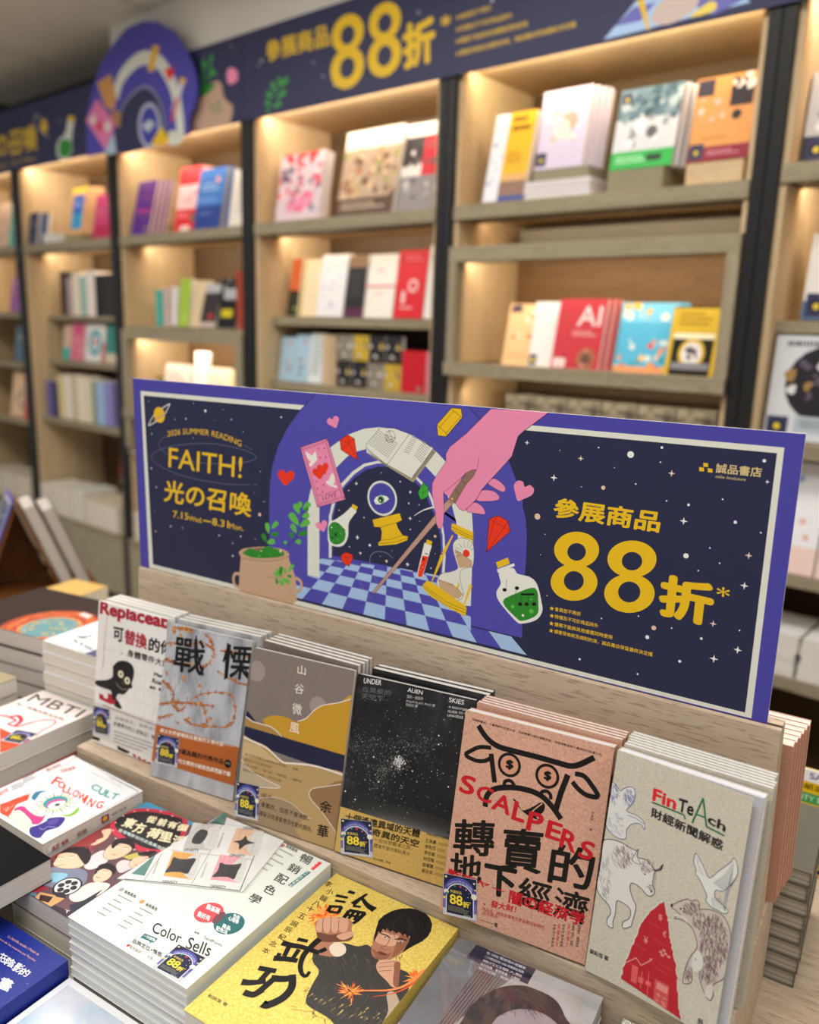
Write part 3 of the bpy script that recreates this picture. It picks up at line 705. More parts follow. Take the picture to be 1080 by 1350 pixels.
    A.text('*', *q(v8, (768, 672), (825, 682), (770, 630)), YEL, .02)
    for x0, y0, x1, y1, t in ((70, 738, 183, 761, '會員恕不再折'), (70, 770, 258, 811, '特價及不可折商品除外'), (68, 803, 318, 861, '優惠不能與其他優惠同時使用'), (67, 834, 492, 936, '優惠受條款及細則約束，誠品書店保留最終決定權')):
        A.text(t, *q(v8, (x0, y0), (x1, y1), (x0+1, y0-18)), YEL, .012); A.star(q(v8, (x0-12, y0-11))[0], .0026, YEL, 5, .45)
    for x, y in ((712, 103), (694, 122), (731, 127)): A.poly(q(v8, (x, y-5), (x+20, y-2), (x+21, y+14), (x, y+12)), YEL)
    A.text('誠品書店', *q(v8, (764, 142), (962, 162), (768, 100)), 'd9c489', .02)
    A.text('eslite bookstore', *q(v8, (764, 163), (895, 178), (765, 150)), 'd9c489', .0, shear=.35)
    # tarot card
    A.poly(q(v1, (277, 420), (490, 347), (635, 830), (412, 893)), PINK); A.outline(q(v1, (277, 420), (490, 347), (635, 830), (412, 893)), LW, INK)
    A.outline(q(v1, (297, 432), (480, 366), (615, 815), (422, 875)), .0005, '8a3a68'); A.outline(q(v1, (306, 440), (474, 378), (603, 808), (430, 862)), .0004, '8a3a68')
    A.line(q(v1, (412, 800), (585, 755)), .0004, '8a3a68')
    A.text('LOVE', *q(v1, (455, 838), (566, 808), (450, 800)), '7a2c5c', .0)
    for pts in ([(318, 455), (350, 470), (370, 482), (395, 450), (405, 480), (408, 520), (385, 545), (360, 570), (345, 550), (360, 535), (335, 505)], [(480, 685), (500, 680), (525, 625), (545, 640), (550, 690), (540, 712), (570, 725), (560, 738), (520, 725), (495, 715)]):
        A.spline(q(v1, *pts), 'f0ece6')
    heart = lambda v, cx, cy, s_, col, rot=0: A.spline(q(v, *[(cx+s_*(x*cos(rot)-y*sin(rot)), cy+s_*(x*sin(rot)+y*cos(rot))) for x, y in ((0, -.45), (.35, -.8), (.85, -.65), (.95, -.1), (.5, .5), (0, 1.0), (-.5, .5), (-.95, -.1), (-.85, -.65), (-.35, -.8))]), col)
    heart(v1, 458, 585, 48, RED, -.3); heart(v1, 425, 620, 52, RED, -.2)
    for x, y in ((422, 430), (466, 425), (435, 500), (478, 495), (405, 688), (460, 715), (413, 745), (452, 770), (290, 432), (487, 362), (622, 817), (420, 877)): A.circ(q(v1, (x, y))[0], .0012, 'b04a7c', 8)
    heart(v1, 540, 218, 50, PINK, -.35); heart(v1, 163, 655, 68, RED, .1); heart(v3, 775, 705, 85, PINK, .45); heart(v4, 748, 200, 48, PINK, -.3)
    # gems
    def gem(v, out, lines, col):
        A.poly(q(v, *out), col); A.outline(q(v, *out), LW, '5a1a10' if col == RED else INK)
        for l in lines: A.line(q(v, *l), .0004, '5a1a10' if col == RED else '3a3418')
    gem(v1, [(590, 362), (650, 318), (705, 350), (730, 520), (600, 438)], [[(590, 362), (660, 385), (705, 350)], [(600, 438), (660, 385), (730, 520)], [(650, 318), (660, 385)]], RED)
    gem(v6, [(568, 130), (630, 105), (700, 145), (718, 218), (548, 368)], [[(568, 130), (600, 150), (675, 190), (718, 218)], [(600, 150), (548, 368)], [(675, 190), (548, 368)], [(600, 150), (630, 105)], [(675, 190), (700, 145)]], RED)
    gem(v5, [(100, 375), (130, 348), (180, 365), (182, 395), (157, 445), (112, 420)], [[(100, 375), (135, 385), (182, 380)], [(135, 385), (157, 445)], [(130, 348), (135, 385)]], RED)
    gem(v2, [(815, 105), (890, 112), (900, 180), (770, 335), (705, 325), (697, 240)], [[(830, 130), (885, 175), (770, 305), (720, 260), (830, 130)], [(885, 175), (900, 180)], [(720, 260), (697, 240)], [(770, 305), (770, 335)], [(830, 130), (815, 105)]], YEL)
    gem(v2, [(590, 695), (635, 740), (625, 810), (570, 838), (548, 775)], [[(590, 695), (590, 780), (570, 838)], [(548, 775), (590, 780), (635, 740)]], '3fae3a')
    # open book
    A.poly(q(v2, (140, 440), (160, 475), (290, 560), (510, 695), (690, 455), (660, 430), (300, 545)), 'a89f7c')
    pg = q(v2, (140, 395), (250, 262), (360, 268), (480, 312), (670, 425), (500, 665), (305, 555), (220, 500), (140, 460))
    A.poly(pg, 'e6e7dd'); A.outline(pg, .0005, '55544e'); A.line(q(v2, (480, 312), (305, 555)), .0005, '55544e')
    for k in range(9):
        u = k/9.0; A.spline(q(v2, (235-88*u, 282+118*u), (300-80*u, 330+118*u), (390-85*u, 395+120*u)), '6a6a66', False, .0005)
        A.line(q(v2, (588-75*u, 360+130*u), (640-75*u+5, 395+130*u+25)), .0005, '6a6a66'); A.line(q(v2, (500-75*u, 335+125*u), (545-75*u, 350+130*u)), .0005, '6a6a66')
    A.circ(q(v2, (330, 332))[0], .0068, '55544e', 24, ring=.0005); A.line(q(v2, (322, 285), (352, 380), (288, 318), (372, 345), (295, 365), (322, 285)), .0004, '55544e')
    for k in range(3): A.line(q(v2, (140+6*k, 420+14*k), (305, 560+8*k)), .0004, '77766c'); A.line(q(v2, (505, 650+12*k), (675+5*k, 430+7*k)), .0004, '77766c')
    # eye orb on its stand
    A.circ(q(v2, (264, 822))[0], .0202, OFFW, 40); A.circ(q(v2, (264, 822))[0], .0177, PURP, 40)
    for k in range(36):
        a = 2*pi*k/36; c0 = A.pt(q(v2, (264, 825))[0]); A.px = False
        A.line([(c0[0]+.0078*cos(a), c0[1]+.0055*sin(a)), (c0[0]+.0168*cos(a), c0[1]+.0168*sin(a))], .00035, '2c2a70'); A.px = True
    A.poly(q(v2, (198, 840), (215, 812), (255, 796), (300, 805), (320, 825), (300, 845), (250, 870), (215, 868)), 'e8efe6'); A.circ(q(v2, (256, 832))[0], .0044, '4c9c56', 20); A.circ(q(v2, (254, 832))[0], .0028, '101418', 16); A.circ(q(v2, (250, 838))[0], .001, 'ffffff', 8)
    A.poly(q(v5, (317, 130), (500, 85), (515, 132), (475, 150), (490, 190), (520, 235), (555, 243), (552, 268), (480, 295), (360, 306), (354, 288), (375, 268), (380, 210), (370, 180), (328, 178)), YEL)
    for l in ([(328, 178), (370, 180), (475, 150)], [(375, 268), (440, 262), (520, 235)], [(360, 292), (470, 280), (552, 255)]): A.line(q(v5, *l), .0005, '6a5a10')
    # round flask, test tube, shouldered bottle
    A.spline(q(v5, (170, 50), (195, 85), (155, 150), (150, 240), (120, 300), (70, 312), (22, 290), (12, 230), (20, 150), (60, 130), (120, 90)), 'e9ebe2'); A.spline(q(v5, (22, 170), (60, 143), (110, 175), (133, 220), (120, 275), (70, 298), (30, 275), (20, 220)), GRN)
    A.poly(q(v5, (180, 22), (217, 42), (202, 72), (172, 50)), YEL); A.poly(q(v5, (165, 42), (208, 70), (198, 90), (160, 62)), 'e9ebe2')
    for x, y, r, cc in ((38, 182, 7, 'bfe0b0'), (98, 225, 5, '9ad08a'), (80, 265, 6, '63bb4a'), (48, 276, 4, '9ad08a')): A.circ(q(v5, (x, y))[0], r*.00016, cc, 10)
    for l in ([(35, 245), (50, 258)], [(55, 220), (75, 240)], [(60, 245), (75, 215)], [(78, 155), (88, 165)], [(118, 190), (130, 202)]): A.line(q(v5, *l), .0014, '0e2410')
    A.poly(q(v5, (668, 285), (718, 305), (660, 500), (645, 525), (622, 518), (618, 495)), 'e9ebe2'); A.poly(q(v5, (655, 372), (695, 380), (652, 515), (630, 520), (622, 500)), RED); A.poly(q(v5, (685, 262), (722, 278), (712, 305), (678, 290)), YEL)
    A.circ(q(v5, (662, 397))[0], .0014, '101010', 10); A.line(q(v5, (672, 357), (690, 364)), .0012, '101010')
    for x, y in ((648, 425), (655, 450), (640, 470), (632, 495)): A.circ(q(v5, (x, y))[0], .0006, 'f4b0a0', 8)
    A.spline(q(v6, (640, 510), (735, 480), (770, 520), (860, 545), (910, 600), (940, 720), (945, 790), (900, 850), (800, 875), (750, 850), (640, 720), (620, 650), (650, 590)), 'e9ebe2'); A.poly(q(v6, (622, 490), (745, 445), (750, 465), (630, 515)), 'e9ebe2')
    A.poly(q(v6, (615, 440), (700, 405), (715, 448), (630, 482)), YEL)
    A.spline(q(v6, (665, 720), (760, 660), (895, 622), (918, 740), (905, 815), (810, 855), (760, 835)), GRN, n=4)
    for x, y, r, cc in ((735, 755, 14, GRN2), (868, 788, 17, GRN2), (808, 817, 10, 'e9ebe2'), (705, 682, 7, '9ad08a'), (865, 703, 7, GRN2)): A.circ(q(v6, (x, y))[0], r*.00015, cc, 12)
    for x, y in ((677, 635), (765, 623), (788, 737), (834, 737), (887, 737)): A.circ(q(v6, (x, y))[0], .0020, '0c0c0c', 12, rx=1.25, rot=.3)
    A.poly(q(v6, (793, 660), (890, 660), (890, 674), (793, 674)), '0c0c0c')
    for x, y in ((690, 560), (758, 625), (800, 670), (846, 670), (898, 670)): A.line(q(v6, (x, y), (x-2 if x > 700 else x, y+68)), .0004, '1c301c')
    # hourglass
    A.poly(q(v6, (300, 165), (315, 163), (455, 225), (455, 300), (330, 235), (298, 205)), YEL); A.line(q(v6, (300, 185), (455, 262)), .0005, '6a5a10'); A.line(q(v6, (305, 205), (455, 280)), .0005, '6a5a10')
    A.line(q(v6, (310, 245), (240, 380)), (.0015, .004), YEL); A.line(q(v6, (235, 395), (160, 575)), (.0045, .0012), YEL); A.circ(q(v6, (232, 398))[0], .0026, YEL, 12)
    A.spline(q(v6, (452, 300), (400, 270), (350, 270), (315, 300), (312, 350), (330, 420), (345, 480), (300, 505), (230, 520), (200, 560), (200, 610), (240, 670), (310, 705), (360, 705), (385, 670), (370, 600), (360, 540), (375, 490), (450, 470)), OFFW, n=4)
    A.spline(q(v6, (452, 300), (400, 270), (350, 270), (315, 300), (312, 350), (330, 420), (345, 480), (300, 505), (230, 520), (200, 560), (200, 610), (240, 670), (310, 705), (360, 705), (385, 670), (370, 600), (360, 540), (375, 490), (450, 470)), '8a8a90', False, .0006, n=4)
    A.poly(q(v6, (325, 345), (445, 430), (447, 470), (355, 478), (335, 410)), TAN); A.circ(q(v6, (405, 375))[0], .0042, RED, 20); A.poly(q(v6, (325, 345), (447, 432), (447, 462), (380, 470)), TAN); A.line(q(v6, (325, 345), (447, 432)), .0004, '5a4636')
    for k in range(8):
        a = radians(200-k*24); A.line(q(v6, (405+36*cos(a), 372-36*sin(a)), (405+85*cos(a), 372-85*sin(a))), .0004, '6a6a66')
    A.poly(q(v6, (205, 560), (330, 600), (380, 670), (350, 700), (290, 685), (215, 625)), TAN); A.line(q(v6, (205, 560), (330, 610), (380, 672)), .0004, '5a4636'); A.circ(q(v6, (338, 598))[0], .0035, YEL, 16); A.circ(q(v6, (328, 590))[0], .0032, OFFW, 16)
    A.poly(q(v6, (95, 600), (125, 570), (160, 580), (400, 750), (408, 770), (400, 825), (290, 770), (150, 680), (98, 625)), YEL); A.line(q(v6, (100, 600), (260, 720), (405, 780)), .0005, '6a5a10'); A.line(q(v6, (100, 615), (250, 738), (402, 800)), .0005, '6a5a10')
    A.line(q(v6, (440, 600), (385, 750)), (.0035, .0012), YEL)
    # wand and hand
    A.spline(q(v5, (300, 430), (300, 385), (330, 350), (400, 350), (455, 390)), '8f8ea6', False, .0006)
    A.spline(q(v5, (210, 510), (260, 610), (315, 670)), '8f8ea6', False, .0004); A.spline(q(v5, (320, 500), (370, 580), (510, 665)), '8f8ea6', False, .0004)
    A.spline(q(v5, (598, 102), (660, 65), (735, 42)), 'e9ebe2', False, (.0005, .002))
    A.poly(q(v5, (318, 635), (322, 610), (820, 0), (900, -40), (860, 20), (335, 622)), 'c09a86'); A.outline(q(v5, (318, 635), (322, 610), (820, 0), (860, 20), (335, 622)), .0004, INK)
    hand = [(525, 55), (960, 75), (975, 88), (790, 225), (740, 270), (715, 350), (690, 430), (620, 510), (550, 585), (500, 640), (455, 690), (410, 770), (350, 830), (310, 862), (275, 845), (245, 800), (260, 770), (330, 650), (385, 590), (412, 535), (380, 535), (330, 560), (280, 610), (150, 715), (155, 850), (150, 950), (135, 1000), (110, 1000), (92, 960), (85, 860), (60, 720), (62, 640), (90, 590), (170, 470), (170, 410), (200, 355), (330, 250)]
    for f_ in ([(500, 640), (550, 605), (620, 650), (640, 690), (620, 712), (560, 685)], [(410, 775), (455, 700), (545, 705), (590, 745), (580, 775), (500, 785)], [(330, 860), (390, 795), (450, 820), (480, 870), (470, 888), (400, 880)]):
        A.spline(q(v3, *f_), PINK); A.spline(q(v3, *f_), INK, True, .0004)
    A.poly(q(v3, (150, 715), (240, 608), (300, 590), (270, 650), (210, 760)), PINK)
    A.poly(q(v3, (185, 770), (240, 680), (350, 540), (412, 535), (380, 600), (240, 805)), '8f6f60'); A.line(q(v3, (245, 690), (275, 730)), .0004, INK); A.line(q(v3, (300, 620), (330, 655)), .0004, INK); A.circ(q(v3, (218, 765))[0], .0014, 'f0b040', 10)
    A.poly(q(v3, *hand), PINK); A.line(q(v3, *hand[2:]+[hand[0]]), .0004, '5a2a48'); A.line(q(v3, (430, 440), (425, 490), (412, 535)), .0004, '5a2a48')
    # cauldron with herbs
    leaf = lambda v, x0, y0, x1, y1, w_, col: A.spline(q(v, (x0, y0), ((x0+x1)/2-(y1-y0)*w_, (y0+y1)/2+(x1-x0)*w_), (x1-(y1-y0)*w_*.8, y1+(x1-x0)*w_*.8), (x1+(y1-y0)*w_*.8, y1-(x1-x0)*w_*.8), ((x0+x1)/2+(y1-y0)*w_, (y0+y1)/2-(x1-x0)*w_)), col)
    A.spline(q(v4, (470, 365), (560, 265), (590, 120), (640, 10)), '2c2e54', False, .0006); A.spline(q(v4, (300, 345), (330, 270), (340, 240), (375, 180)), '2c2e54', False, .0006)
    for a in ((580, 60, 575, 10, .3, GRN2), (570, 105, 535, 30, .25, GRN2), (600, 70, 650, 20, .3, GRN2), (565, 195, 500, 105, .22, GRN2), (575, 205, 645, 160, .3, GRN2), (590, 130, 645, 110, .35, GRN2), (545, 255, 510, 190, .25, GRN2), (560, 270, 625, 250, .3, GRN), (520, 300, 500, 255, .3, GRN), (535, 325, 580, 325, .4, GRN2), (605, 75, 640, 62, .4, GRN), (325, 260, 312, 180, .2, GRN2), (350, 222, 395, 170, .25, GRN2), (340, 268, 400, 265, .28, GRN), (305, 325, 280, 265, .25, GRN), (312, 335, 370, 318, .35, GRN2), (458, 345, 460, 320, .5, GRN2)): leaf(v4, *a)
    A.spline(q(v4, (45, 620), (60, 580), (95, 580)), TAN, False, .0042); A.spline(q(v4, (45, 610), (60, 670), (110, 695)), TAN, False, .0042)
    A.spline(q(v4, (535, 610), (580, 640), (580, 700), (545, 725)), TAN, False, .0042)
    A.spline(q(v4, (105, 450), (90, 415), (130, 380), (270, 365), (420, 380), (485, 415), (485, 450), (500, 500), (535, 600), (545, 720), (525, 810), (300, 790), (110, 725), (95, 600)), TAN, n=5); A.poly(q(v4, (110, 700), (520, 800), (525, 840), (110, 740)), TAN)
    A.spline(q(v4, (120, 410), (200, 380), (290, 372), (400, 385), (450, 420), (420, 445), (290, 455), (170, 440)), '8c6a58'); A.spline(q(v4, (130, 410), (180, 375), (230, 395), (285, 375), (320, 358), (360, 372), (430, 395), (445, 425), (370, 448), (250, 455), (165, 440)), GRN)
    for x, y, r, cc in ((420, 398, 15, 'ead9bc'), (268, 398, 8, 'd8e8c0'), (250, 437, 11, GRN2), (335, 427, 6, GRN2)): A.circ(q(v4, (x, y))[0], r*.00014, cc, 12)
    A.spline(q(v4, (105, 450), (250, 475), (400, 470), (485, 440)), '7a5c48', False, .0006)
    A.spline(q(v4, (315, 602), (400, 612), (460, 580), (500, 545)), '4a5a30', False, .0004)
    for a in ((395, 605, 372, 570, .25, GRN2), (405, 608, 395, 545, .2, GRN2), (420, 600, 425, 525, .18, GRN), (455, 585, 455, 535, .2, GRN2), (480, 565, 520, 510, .2, GRN2), (470, 590, 505, 602, .3, GRN), (430, 615, 490, 645, .25, GRN2), (410, 620, 440, 665, .25, GRN2), (385, 615, 395, 655, .25, GRN)): leaf(v4, *a)
    A.build('printed_artwork', rough=.35)
sign_art(sgn)

# ------------------------------------------------------------------ discount stickers on the covers
KW, KH = .030, .036
def sticker_mesh():
    A = Art(None, FR_I, (0, 0, KW, KH), 2e-5).local()
    e = lambda cx, cy, r, ry, a0=0, a1=180, n=24: [(cx+r*cos(radians(a0+(a1-a0)*k/n)), cy+ry*sin(radians(a0+(a1-a0)*k/n))) for k in range(n+1)]
    A.poly([(0, 0), (KW, 0), (KW, KH), (0, KH)], 'c3c2cc'); A.poly([(.0005, .006), (KW-.0005, .006), (KW-.0005, KH-.0003), (.0005, KH-.0003)], '1e2340')
    A.poly([(0, .010), (KW, .010)]+e(.015, .018, .015, .0165), '4d4fa0'); A.poly([(0, .006), (.004, .006), (.004, .014), (0, .014)], '6f6aa8'); A.poly([(KW, .006), (KW-.004, .006), (KW-.004, .014), (KW, .014)], '6f6aa8')
    A.poly([(.0025, .0015), (.0275, .0015)]+e(.015, .017, .0125, .0125), 'dfe1e8'); A.poly([(.0033, .0022), (.0267, .0022)]+e(.015, .017, .0117, .0117), '1d2342')
    A.text('FAITH!光の召喚', (.004, .0262), (.026, .0262), (.004, .0288), 'c9cbe6', .0, warp=lambda u, w: (u, w+2.0*(1-(2*u-1)**2)-.6))
    A.text('參展商品', (.0062, .0203), (.0165, .0203), (.0062, .0230), 'd7c64e', .01)
    A.text('88', (.0060, .0105), (.0175, .0105), (.0060, .0192), 'f2dc3c', .03); A.text('折', (.0178, .0098), (.0235, .0098), (.0178, .0152), 'f2dc3c', .03); A.star((.0242, .0148), .0009, 'f2dc3c', 5)
    A.block((.0048, .0040), (.0252, .0040), (.0048, .0088), 4, '8d8c72', 3, .5); A.text('誠品書店', (.0185, .0024), (.0250, .0024), (.0185, .0037), 'c8c4a4')
    for x, y, r, c in ((.0025, .0335, .0010, 'e6dca0'), (.0275, .0320, .0009, 'e8e0c8'), (.0028, .0205, .0022, 'dfe1d4'), (.0275, .0205, .0026, 'e9e2d2'), (.0032, .0188, .0014, '4f7a58'), (.0285, .0265, .0008, 'f0d050'), (.0205, .0252, .0007, 'f08cc0'), (.0012, .0150, .0012, 'e2d24a')): A.circ((x, y), r, c, 12)
    A.star((.0155, .0270), .0014, 'd83a4a', 4, .55); A.star((.0105, .0268), .0012, '3a9a5a', 4, .5); A.star((.022, .019), .0006, 'ffffff'); A.star((.0232, .0225), .0004, 'ffffff')
    return A.mesh('discount_sticker', .3)
STK = sticker_mesh()
def sticker(A, z, bl, br, tl=None):
    """paste a discount sticker on the face of art board A; traced bottom-left and bottom-right corners"""
    a, b = A.pt(bl), A.pt(br); dx, dy = b[0]-a[0], b[1]-a[1]; L = sqrt(dx*dx+dy*dy); k = L/KW
    ky = k
    if tl: c = A.pt(tl); ky = sqrt((c[0]-a[0])**2+(c[1]-a[1])**2)/KH
    par = next((c for c in A.root.children if c.name.startswith('paper_band')), A.root)
    o = bpy.data.objects.new('discount_sticker', STK); COL.objects.link(o); o.parent = par
    o.matrix_local = A.fr @ T(a[0], a[1], z) @ Matrix.Rotation(atan2(dy, dx), 4, 'Z') @ Matrix.Diagonal((k, ky, 1, 1))
    KIDS.setdefault(par.name, []).append(o); return o

# ------------------------------------------------------------------ covers of the upright books
vr = (110, 780, 5.629)
A = front(repl, .1290, .1990, .0070, 3.6e-4)
for k in range(9):                          # faint puzzle joints
    x = .012+.0165*k
    A.local(); A.spline([(x, .05), (x+.002*(k % 2), .07), (x+.0035, .075), (x+.003, .082), (x-.002, .083), (x, .10), (x+.001, .12), (x-.0035, .126), (x-.003, .132), (x+.001, .135), (x, .165)], 'd6d5d2', False, .0004, n=3)
for k in range(6):
    y = .058+.0195*k
    A.spline([(.012, y), (.03, y+.001), (.034, y+.004), (.040, y+.003), (.041, y-.001), (.06, y), (.075, y+.001), (.079, y-.004), (.085, y-.003), (.086, y+.001), (.11, y), (.145, y)], 'd6d5d2', False, .0004, n=3)
A.view(0, 0, 1)
A.text('Replaceable', *q(vr, (121, 190), (735, 332), (128, 66)), 'b01f38', .045)
A.text('Adventures in Human Anatomy', *q(vr, (172, 185), (140, 572), (182, 186)), 'b8505c')
A.text('可', *q(vr, (220, 362), (296, 378), (225, 258)), '1c1a1b', .03); A.text('替換', *q(vr, (303, 385), (470, 432), (310, 275)), 'b01f38', .03); A.text('的你', *q(vr, (482, 440), (660, 480), (490, 335)), '1c1a1b', .03)
A.text('．身體零件大窺密', *q(vr, (282, 465), (690, 585), (285, 412)), '2a2829', .015)
A.text('Mary', *q(vr, (523, 632), (610, 655), (527, 597)), '1c1a1b', .03); A.text('Roach', *q(vr, (510, 675), (615, 705), (515, 642)), '1c1a1b', .03); A.text('瑪莉．羅曲', *q(vr, (490, 718), (600, 745), (493, 695)), '1c1a1b', .02)
A.spline(q(vr, (95, 660), (170, 655), (215, 635), (220, 590), (228, 550), (255, 520), (300, 512), (345, 528), (375, 570), (372, 640), (340, 720), (300, 762), (262, 758), (245, 790), (265, 820), (285, 870), (232, 845), (212, 780), (205, 735), (150, 715), (95, 690)), '17161a', n=4)
A.circ(q(vr, (233, 565))[0], .0038, '17161a', 16); A.circ(q(vr, (350, 700))[0], .0036, '17161a', 16)
for x, y in ((278, 612), (326, 660)): A.circ(q(vr, (x, y))[0], .0052, 'f4f0d8', 24); A.circ(q(vr, (x+2, y))[0], .0022, '17161a', 12); A.circ(q(vr, (x+2, y))[0], .0052, '9c8f40', 24, ring=.0005)
A.spline(q(vr, (245, 672), (260, 700), (300, 728), (320, 715)), 'cfcabc', False, .0005); A.spline(q(vr, (300, 640), (290, 680), (310, 690)), '9c8f40', False, .0005)
A.poly(q(vr, (118, 755), (150, 765), (155, 790), (180, 795), (185, 752), (212, 765), (215, 800), (240, 805), (238, 835), (200, 832), (120, 795)), 'b3172c'); A.circ(q(vr, (162, 768))[0], .0036, 'f4f0ea', 16)
A.poly(q(vr, (70, 1060), (125, 1075), (120, 1110), (65, 1090)), '17161a'); A.poly(q(vr, (250, 1140), (350, 1190), (325, 1200), (258, 1172)), '17161a')
for k in range(4): A.poly(q(vr, (362+38*k, 1205+20*k), (380+38*k, 1203+20*k), (398+38*k, 1232+20*k), (380+38*k, 1228+20*k)), 'b3172c')
A.poly(q(vr, (72, 850), (80, 820), (560, 985), (540, 1240), (500, 1225), (55, 1062)), 'dcdad6')
A.block(*q(vr, (140, 850), (560, 1010), (145, 836)), 1, '9a7478', 4, .8, .95)
A.text('身體進化，脈動創造', *q(vr, (232, 945), (560, 1045), (235, 918)), '6a6a6a'); A.text('身體零件的人造製品！奪走', *q(vr, (222, 990), (560, 1110), (226, 958)), '3c3a3a', .015)
A.block(*q(vr, (225, 1130), (520, 1232), (232, 1030)), 4, '77757a', 6, .4, .7)
sticker(A, .0009, *q(vr, (78, 1048), (200, 1082), (84, 845)))
A.build('printed_artwork')

vw = (190, 810, 5.4)
A = front(war, .1295, .197, .0066, 6e-5)
rd = random.Random(3)
for k in range(70):                         # birch trunks fading into fog, upper right and left
    x, y = rd.uniform(125, 330), rd.uniform(350, 620); A.line(q(vw, (x, y), (x-8, y+rd.uniform(15, 60))), rd.uniform(.0003, .0008), rd.choice(('77777f', '8b8b93', '6a6a72', 'a2a2aa')))
for k in range(60):
    x = rd.uniform(400, 780); y = 75+(x-400)*.27+rd.uniform(0, 90); A.line(q(vw, (x, y), (x-5, y+rd.uniform(10, 40))), rd.uniform(.0003, .0007), rd.choice(('8b8b95', '9a9aa4', 'aaaab2')))
RUST = ('b56a30', 'c07a3a', 'a2552a', 'c98d4e', '8f4c2c')
def wire(pts, w=.0011, barbs=10):
    A.spline(q(vw, *pts), rd.choice(RUST), False, w, n=5)
    n = len(pts)-1
    for b in range(barbs*2):
        u = rd.uniform(0, n-.01); i = int(u); f = u-i; x = pts[i][0]+(pts[i+1][0]-pts[i][0])*f; y = pts[i][1]+(pts[i+1][1]-pts[i][1])*f
        for s_ in range(3):
            a = rd.uniform(0, 6.28); L = rd.uniform(8, 26); A.line(q(vw, (x-cos(a)*L*.4, y-sin(a)*L*.4), (x+cos(a)*L, y+sin(a)*L)), .0008, rd.choice(RUST))
        A.circ(q(vw, (x, y))[0], rd.uniform(.0007, .0014), rd.choice(RUST), 8)
wire([(205, 90), (260, 100), (320, 95), (340, 120)], .002, 10); wire([(150, 210), (230, 205), (320, 215), (420, 200), (500, 250)], .0014, 14); wire([(440, 150), (480, 190), (500, 270), (470, 340), (400, 380), (330, 350), (200, 340), (150, 320)], .0012, 18)
wire([(520, 400), (600, 450), (680, 490), (750, 510)], .0014, 8); wire([(540, 260), (640, 265), (770, 300)], .0014, 10)
wire([(100, 640), (200, 625), (300, 630), (400, 640), (500, 655)], .0016, 20); wire([(270, 680), (330, 610), (400, 570), (500, 555), (600, 560), (640, 600), (650, 680), (640, 760), (590, 800), (500, 800), (420, 800), (340, 780), (290, 745)], .0011, 26)
wire([(420, 640), (435, 700), (450, 770)], .001, 5); wire([(95, 740), (150, 725), (210, 710)], .0014, 5); wire([(120, 470), (170, 500), (210, 560), (200, 640), (250, 690)], .0014, 14)
for x, y, r in ((285, 455, .0042), (400, 515, .0036), (395, 635, .0046), (165, 320, .0034), (465, 745, .0036), (425, 795, .0036), (210, 110, .006), (300, 105, .006), (260, 150, .004), (160, 420, .003), (320, 745, .003), (235, 770, .003)):
    for j in range(7): A.circ(q(vw, (x+rd.uniform(-14, 14), y+rd.uniform(-14, 14)))[0], r*rd.uniform(.15, .5), rd.choice(('c48a48', 'b8763a', 'd2a066', 'a8642e')), 9)
# brush-written title
INKB = '121214'
def brush(v, strokes):
    for w0, w1, pts in strokes: A.spline(q(v, *pts), INKB, False, (w0, w1), n=5)
A.text('戰', *q(vw, (205, 400), (425, 440), (225, 150)), INKB, .014); brush(vw, [(.0022, .0034, [(372, 150), (380, 260), (400, 360), (422, 435)]), (.0016, .0030, [(205, 330), (270, 322), (360, 300)]), (.0030, .0012, [(410, 290), (380, 350), (330, 390)])])
A.text('慄', *q(vw, (545, 455), (752, 470), (570, 210)), INKB, .014); brush(vw, [(.0030, .0020, [(598, 205), (585, 330), (575, 465)]), (.0028, .0010, [(700, 330), (660, 400), (612, 425)]), (.0012, .0036, [(700, 340), (725, 400), (755, 440)])])
A.build('printed_artwork')
A2 = front(war, .1295, .197, .0066, 3.8e-4)
A = A2
A.text('華文世界最暢銷且重要的文學作家──', *q(vw, (112, 838), (630, 957), (118, 808)), 'f2e6d8', .015)
A.text('命運為題的代表作品', *q(vw, (225, 985), (565, 1070), (230, 945)), '17100c', .03); A.circ(q(vw, (597, 1063))[0], .0052, '17100c', 24); A.text('新版', *q(vw, (584, 1062), (610, 1068), (585, 1050)), 'e8d8c8')
A.text('當代文學的冷峻底色與荒誕不羈', *q(vw, (215, 1050), (612, 1155), (222, 1018)), 'f4ece2', .02)
sticker(A, .0008, *q(vw, (80, 1055), (238, 1092), (85, 845)))
A.build('band_lettering', A.root.children[2])

vv = (300, 840, 4.739)
A = front(val, .1365, .203, .0064, 6e-5)
A.circ(q(vv, (182, 212))[0], .0122, '9d8f8a', 36); A.circ(q(vv, (565, 430))[0], .0108, '9d8f8a', 36)
A.poly(q(vv, (95, 450), (130, 465), (180, 530), (170, 545), (95, 480)), '20203a')
hill = [(100, 480), (150, 520), (200, 540), (270, 560), (320, 600), (370, 630), (300, 640), (90, 580)]
A.spline(q(vv, (225, 530), (260, 495), (320, 490), (380, 505), (430, 528), (490, 508), (545, 455), (600, 425), (700, 408), (790, 380), (790, 760), (560, 700), (330, 620)), 'c2942c', n=5)
A.spline(q(vv, (438, 525), (490, 508), (545, 455), (600, 425), (700, 408), (790, 380)), 'e2d2c4', False, .0012)
A.poly(q(vv, *hill), 'a98248'); A.spline(q(vv, (95, 478), (150, 522), (200, 540), (270, 560), (320, 600), (340, 625)), 'dccfc2', False, .0014)
A.poly(q(vv, (85, 548), (740, 740), (735, 870), (80, 640)), '20223e')
A.spline(q(vv, (80, 608), (150, 640), (240, 680), (300, 735), (350, 778), (420, 785), (520, 795), (620, 820), (735, 860), (735, 1000), (690, 1380), (20, 1120), (70, 720)), 'b59766', n=4)
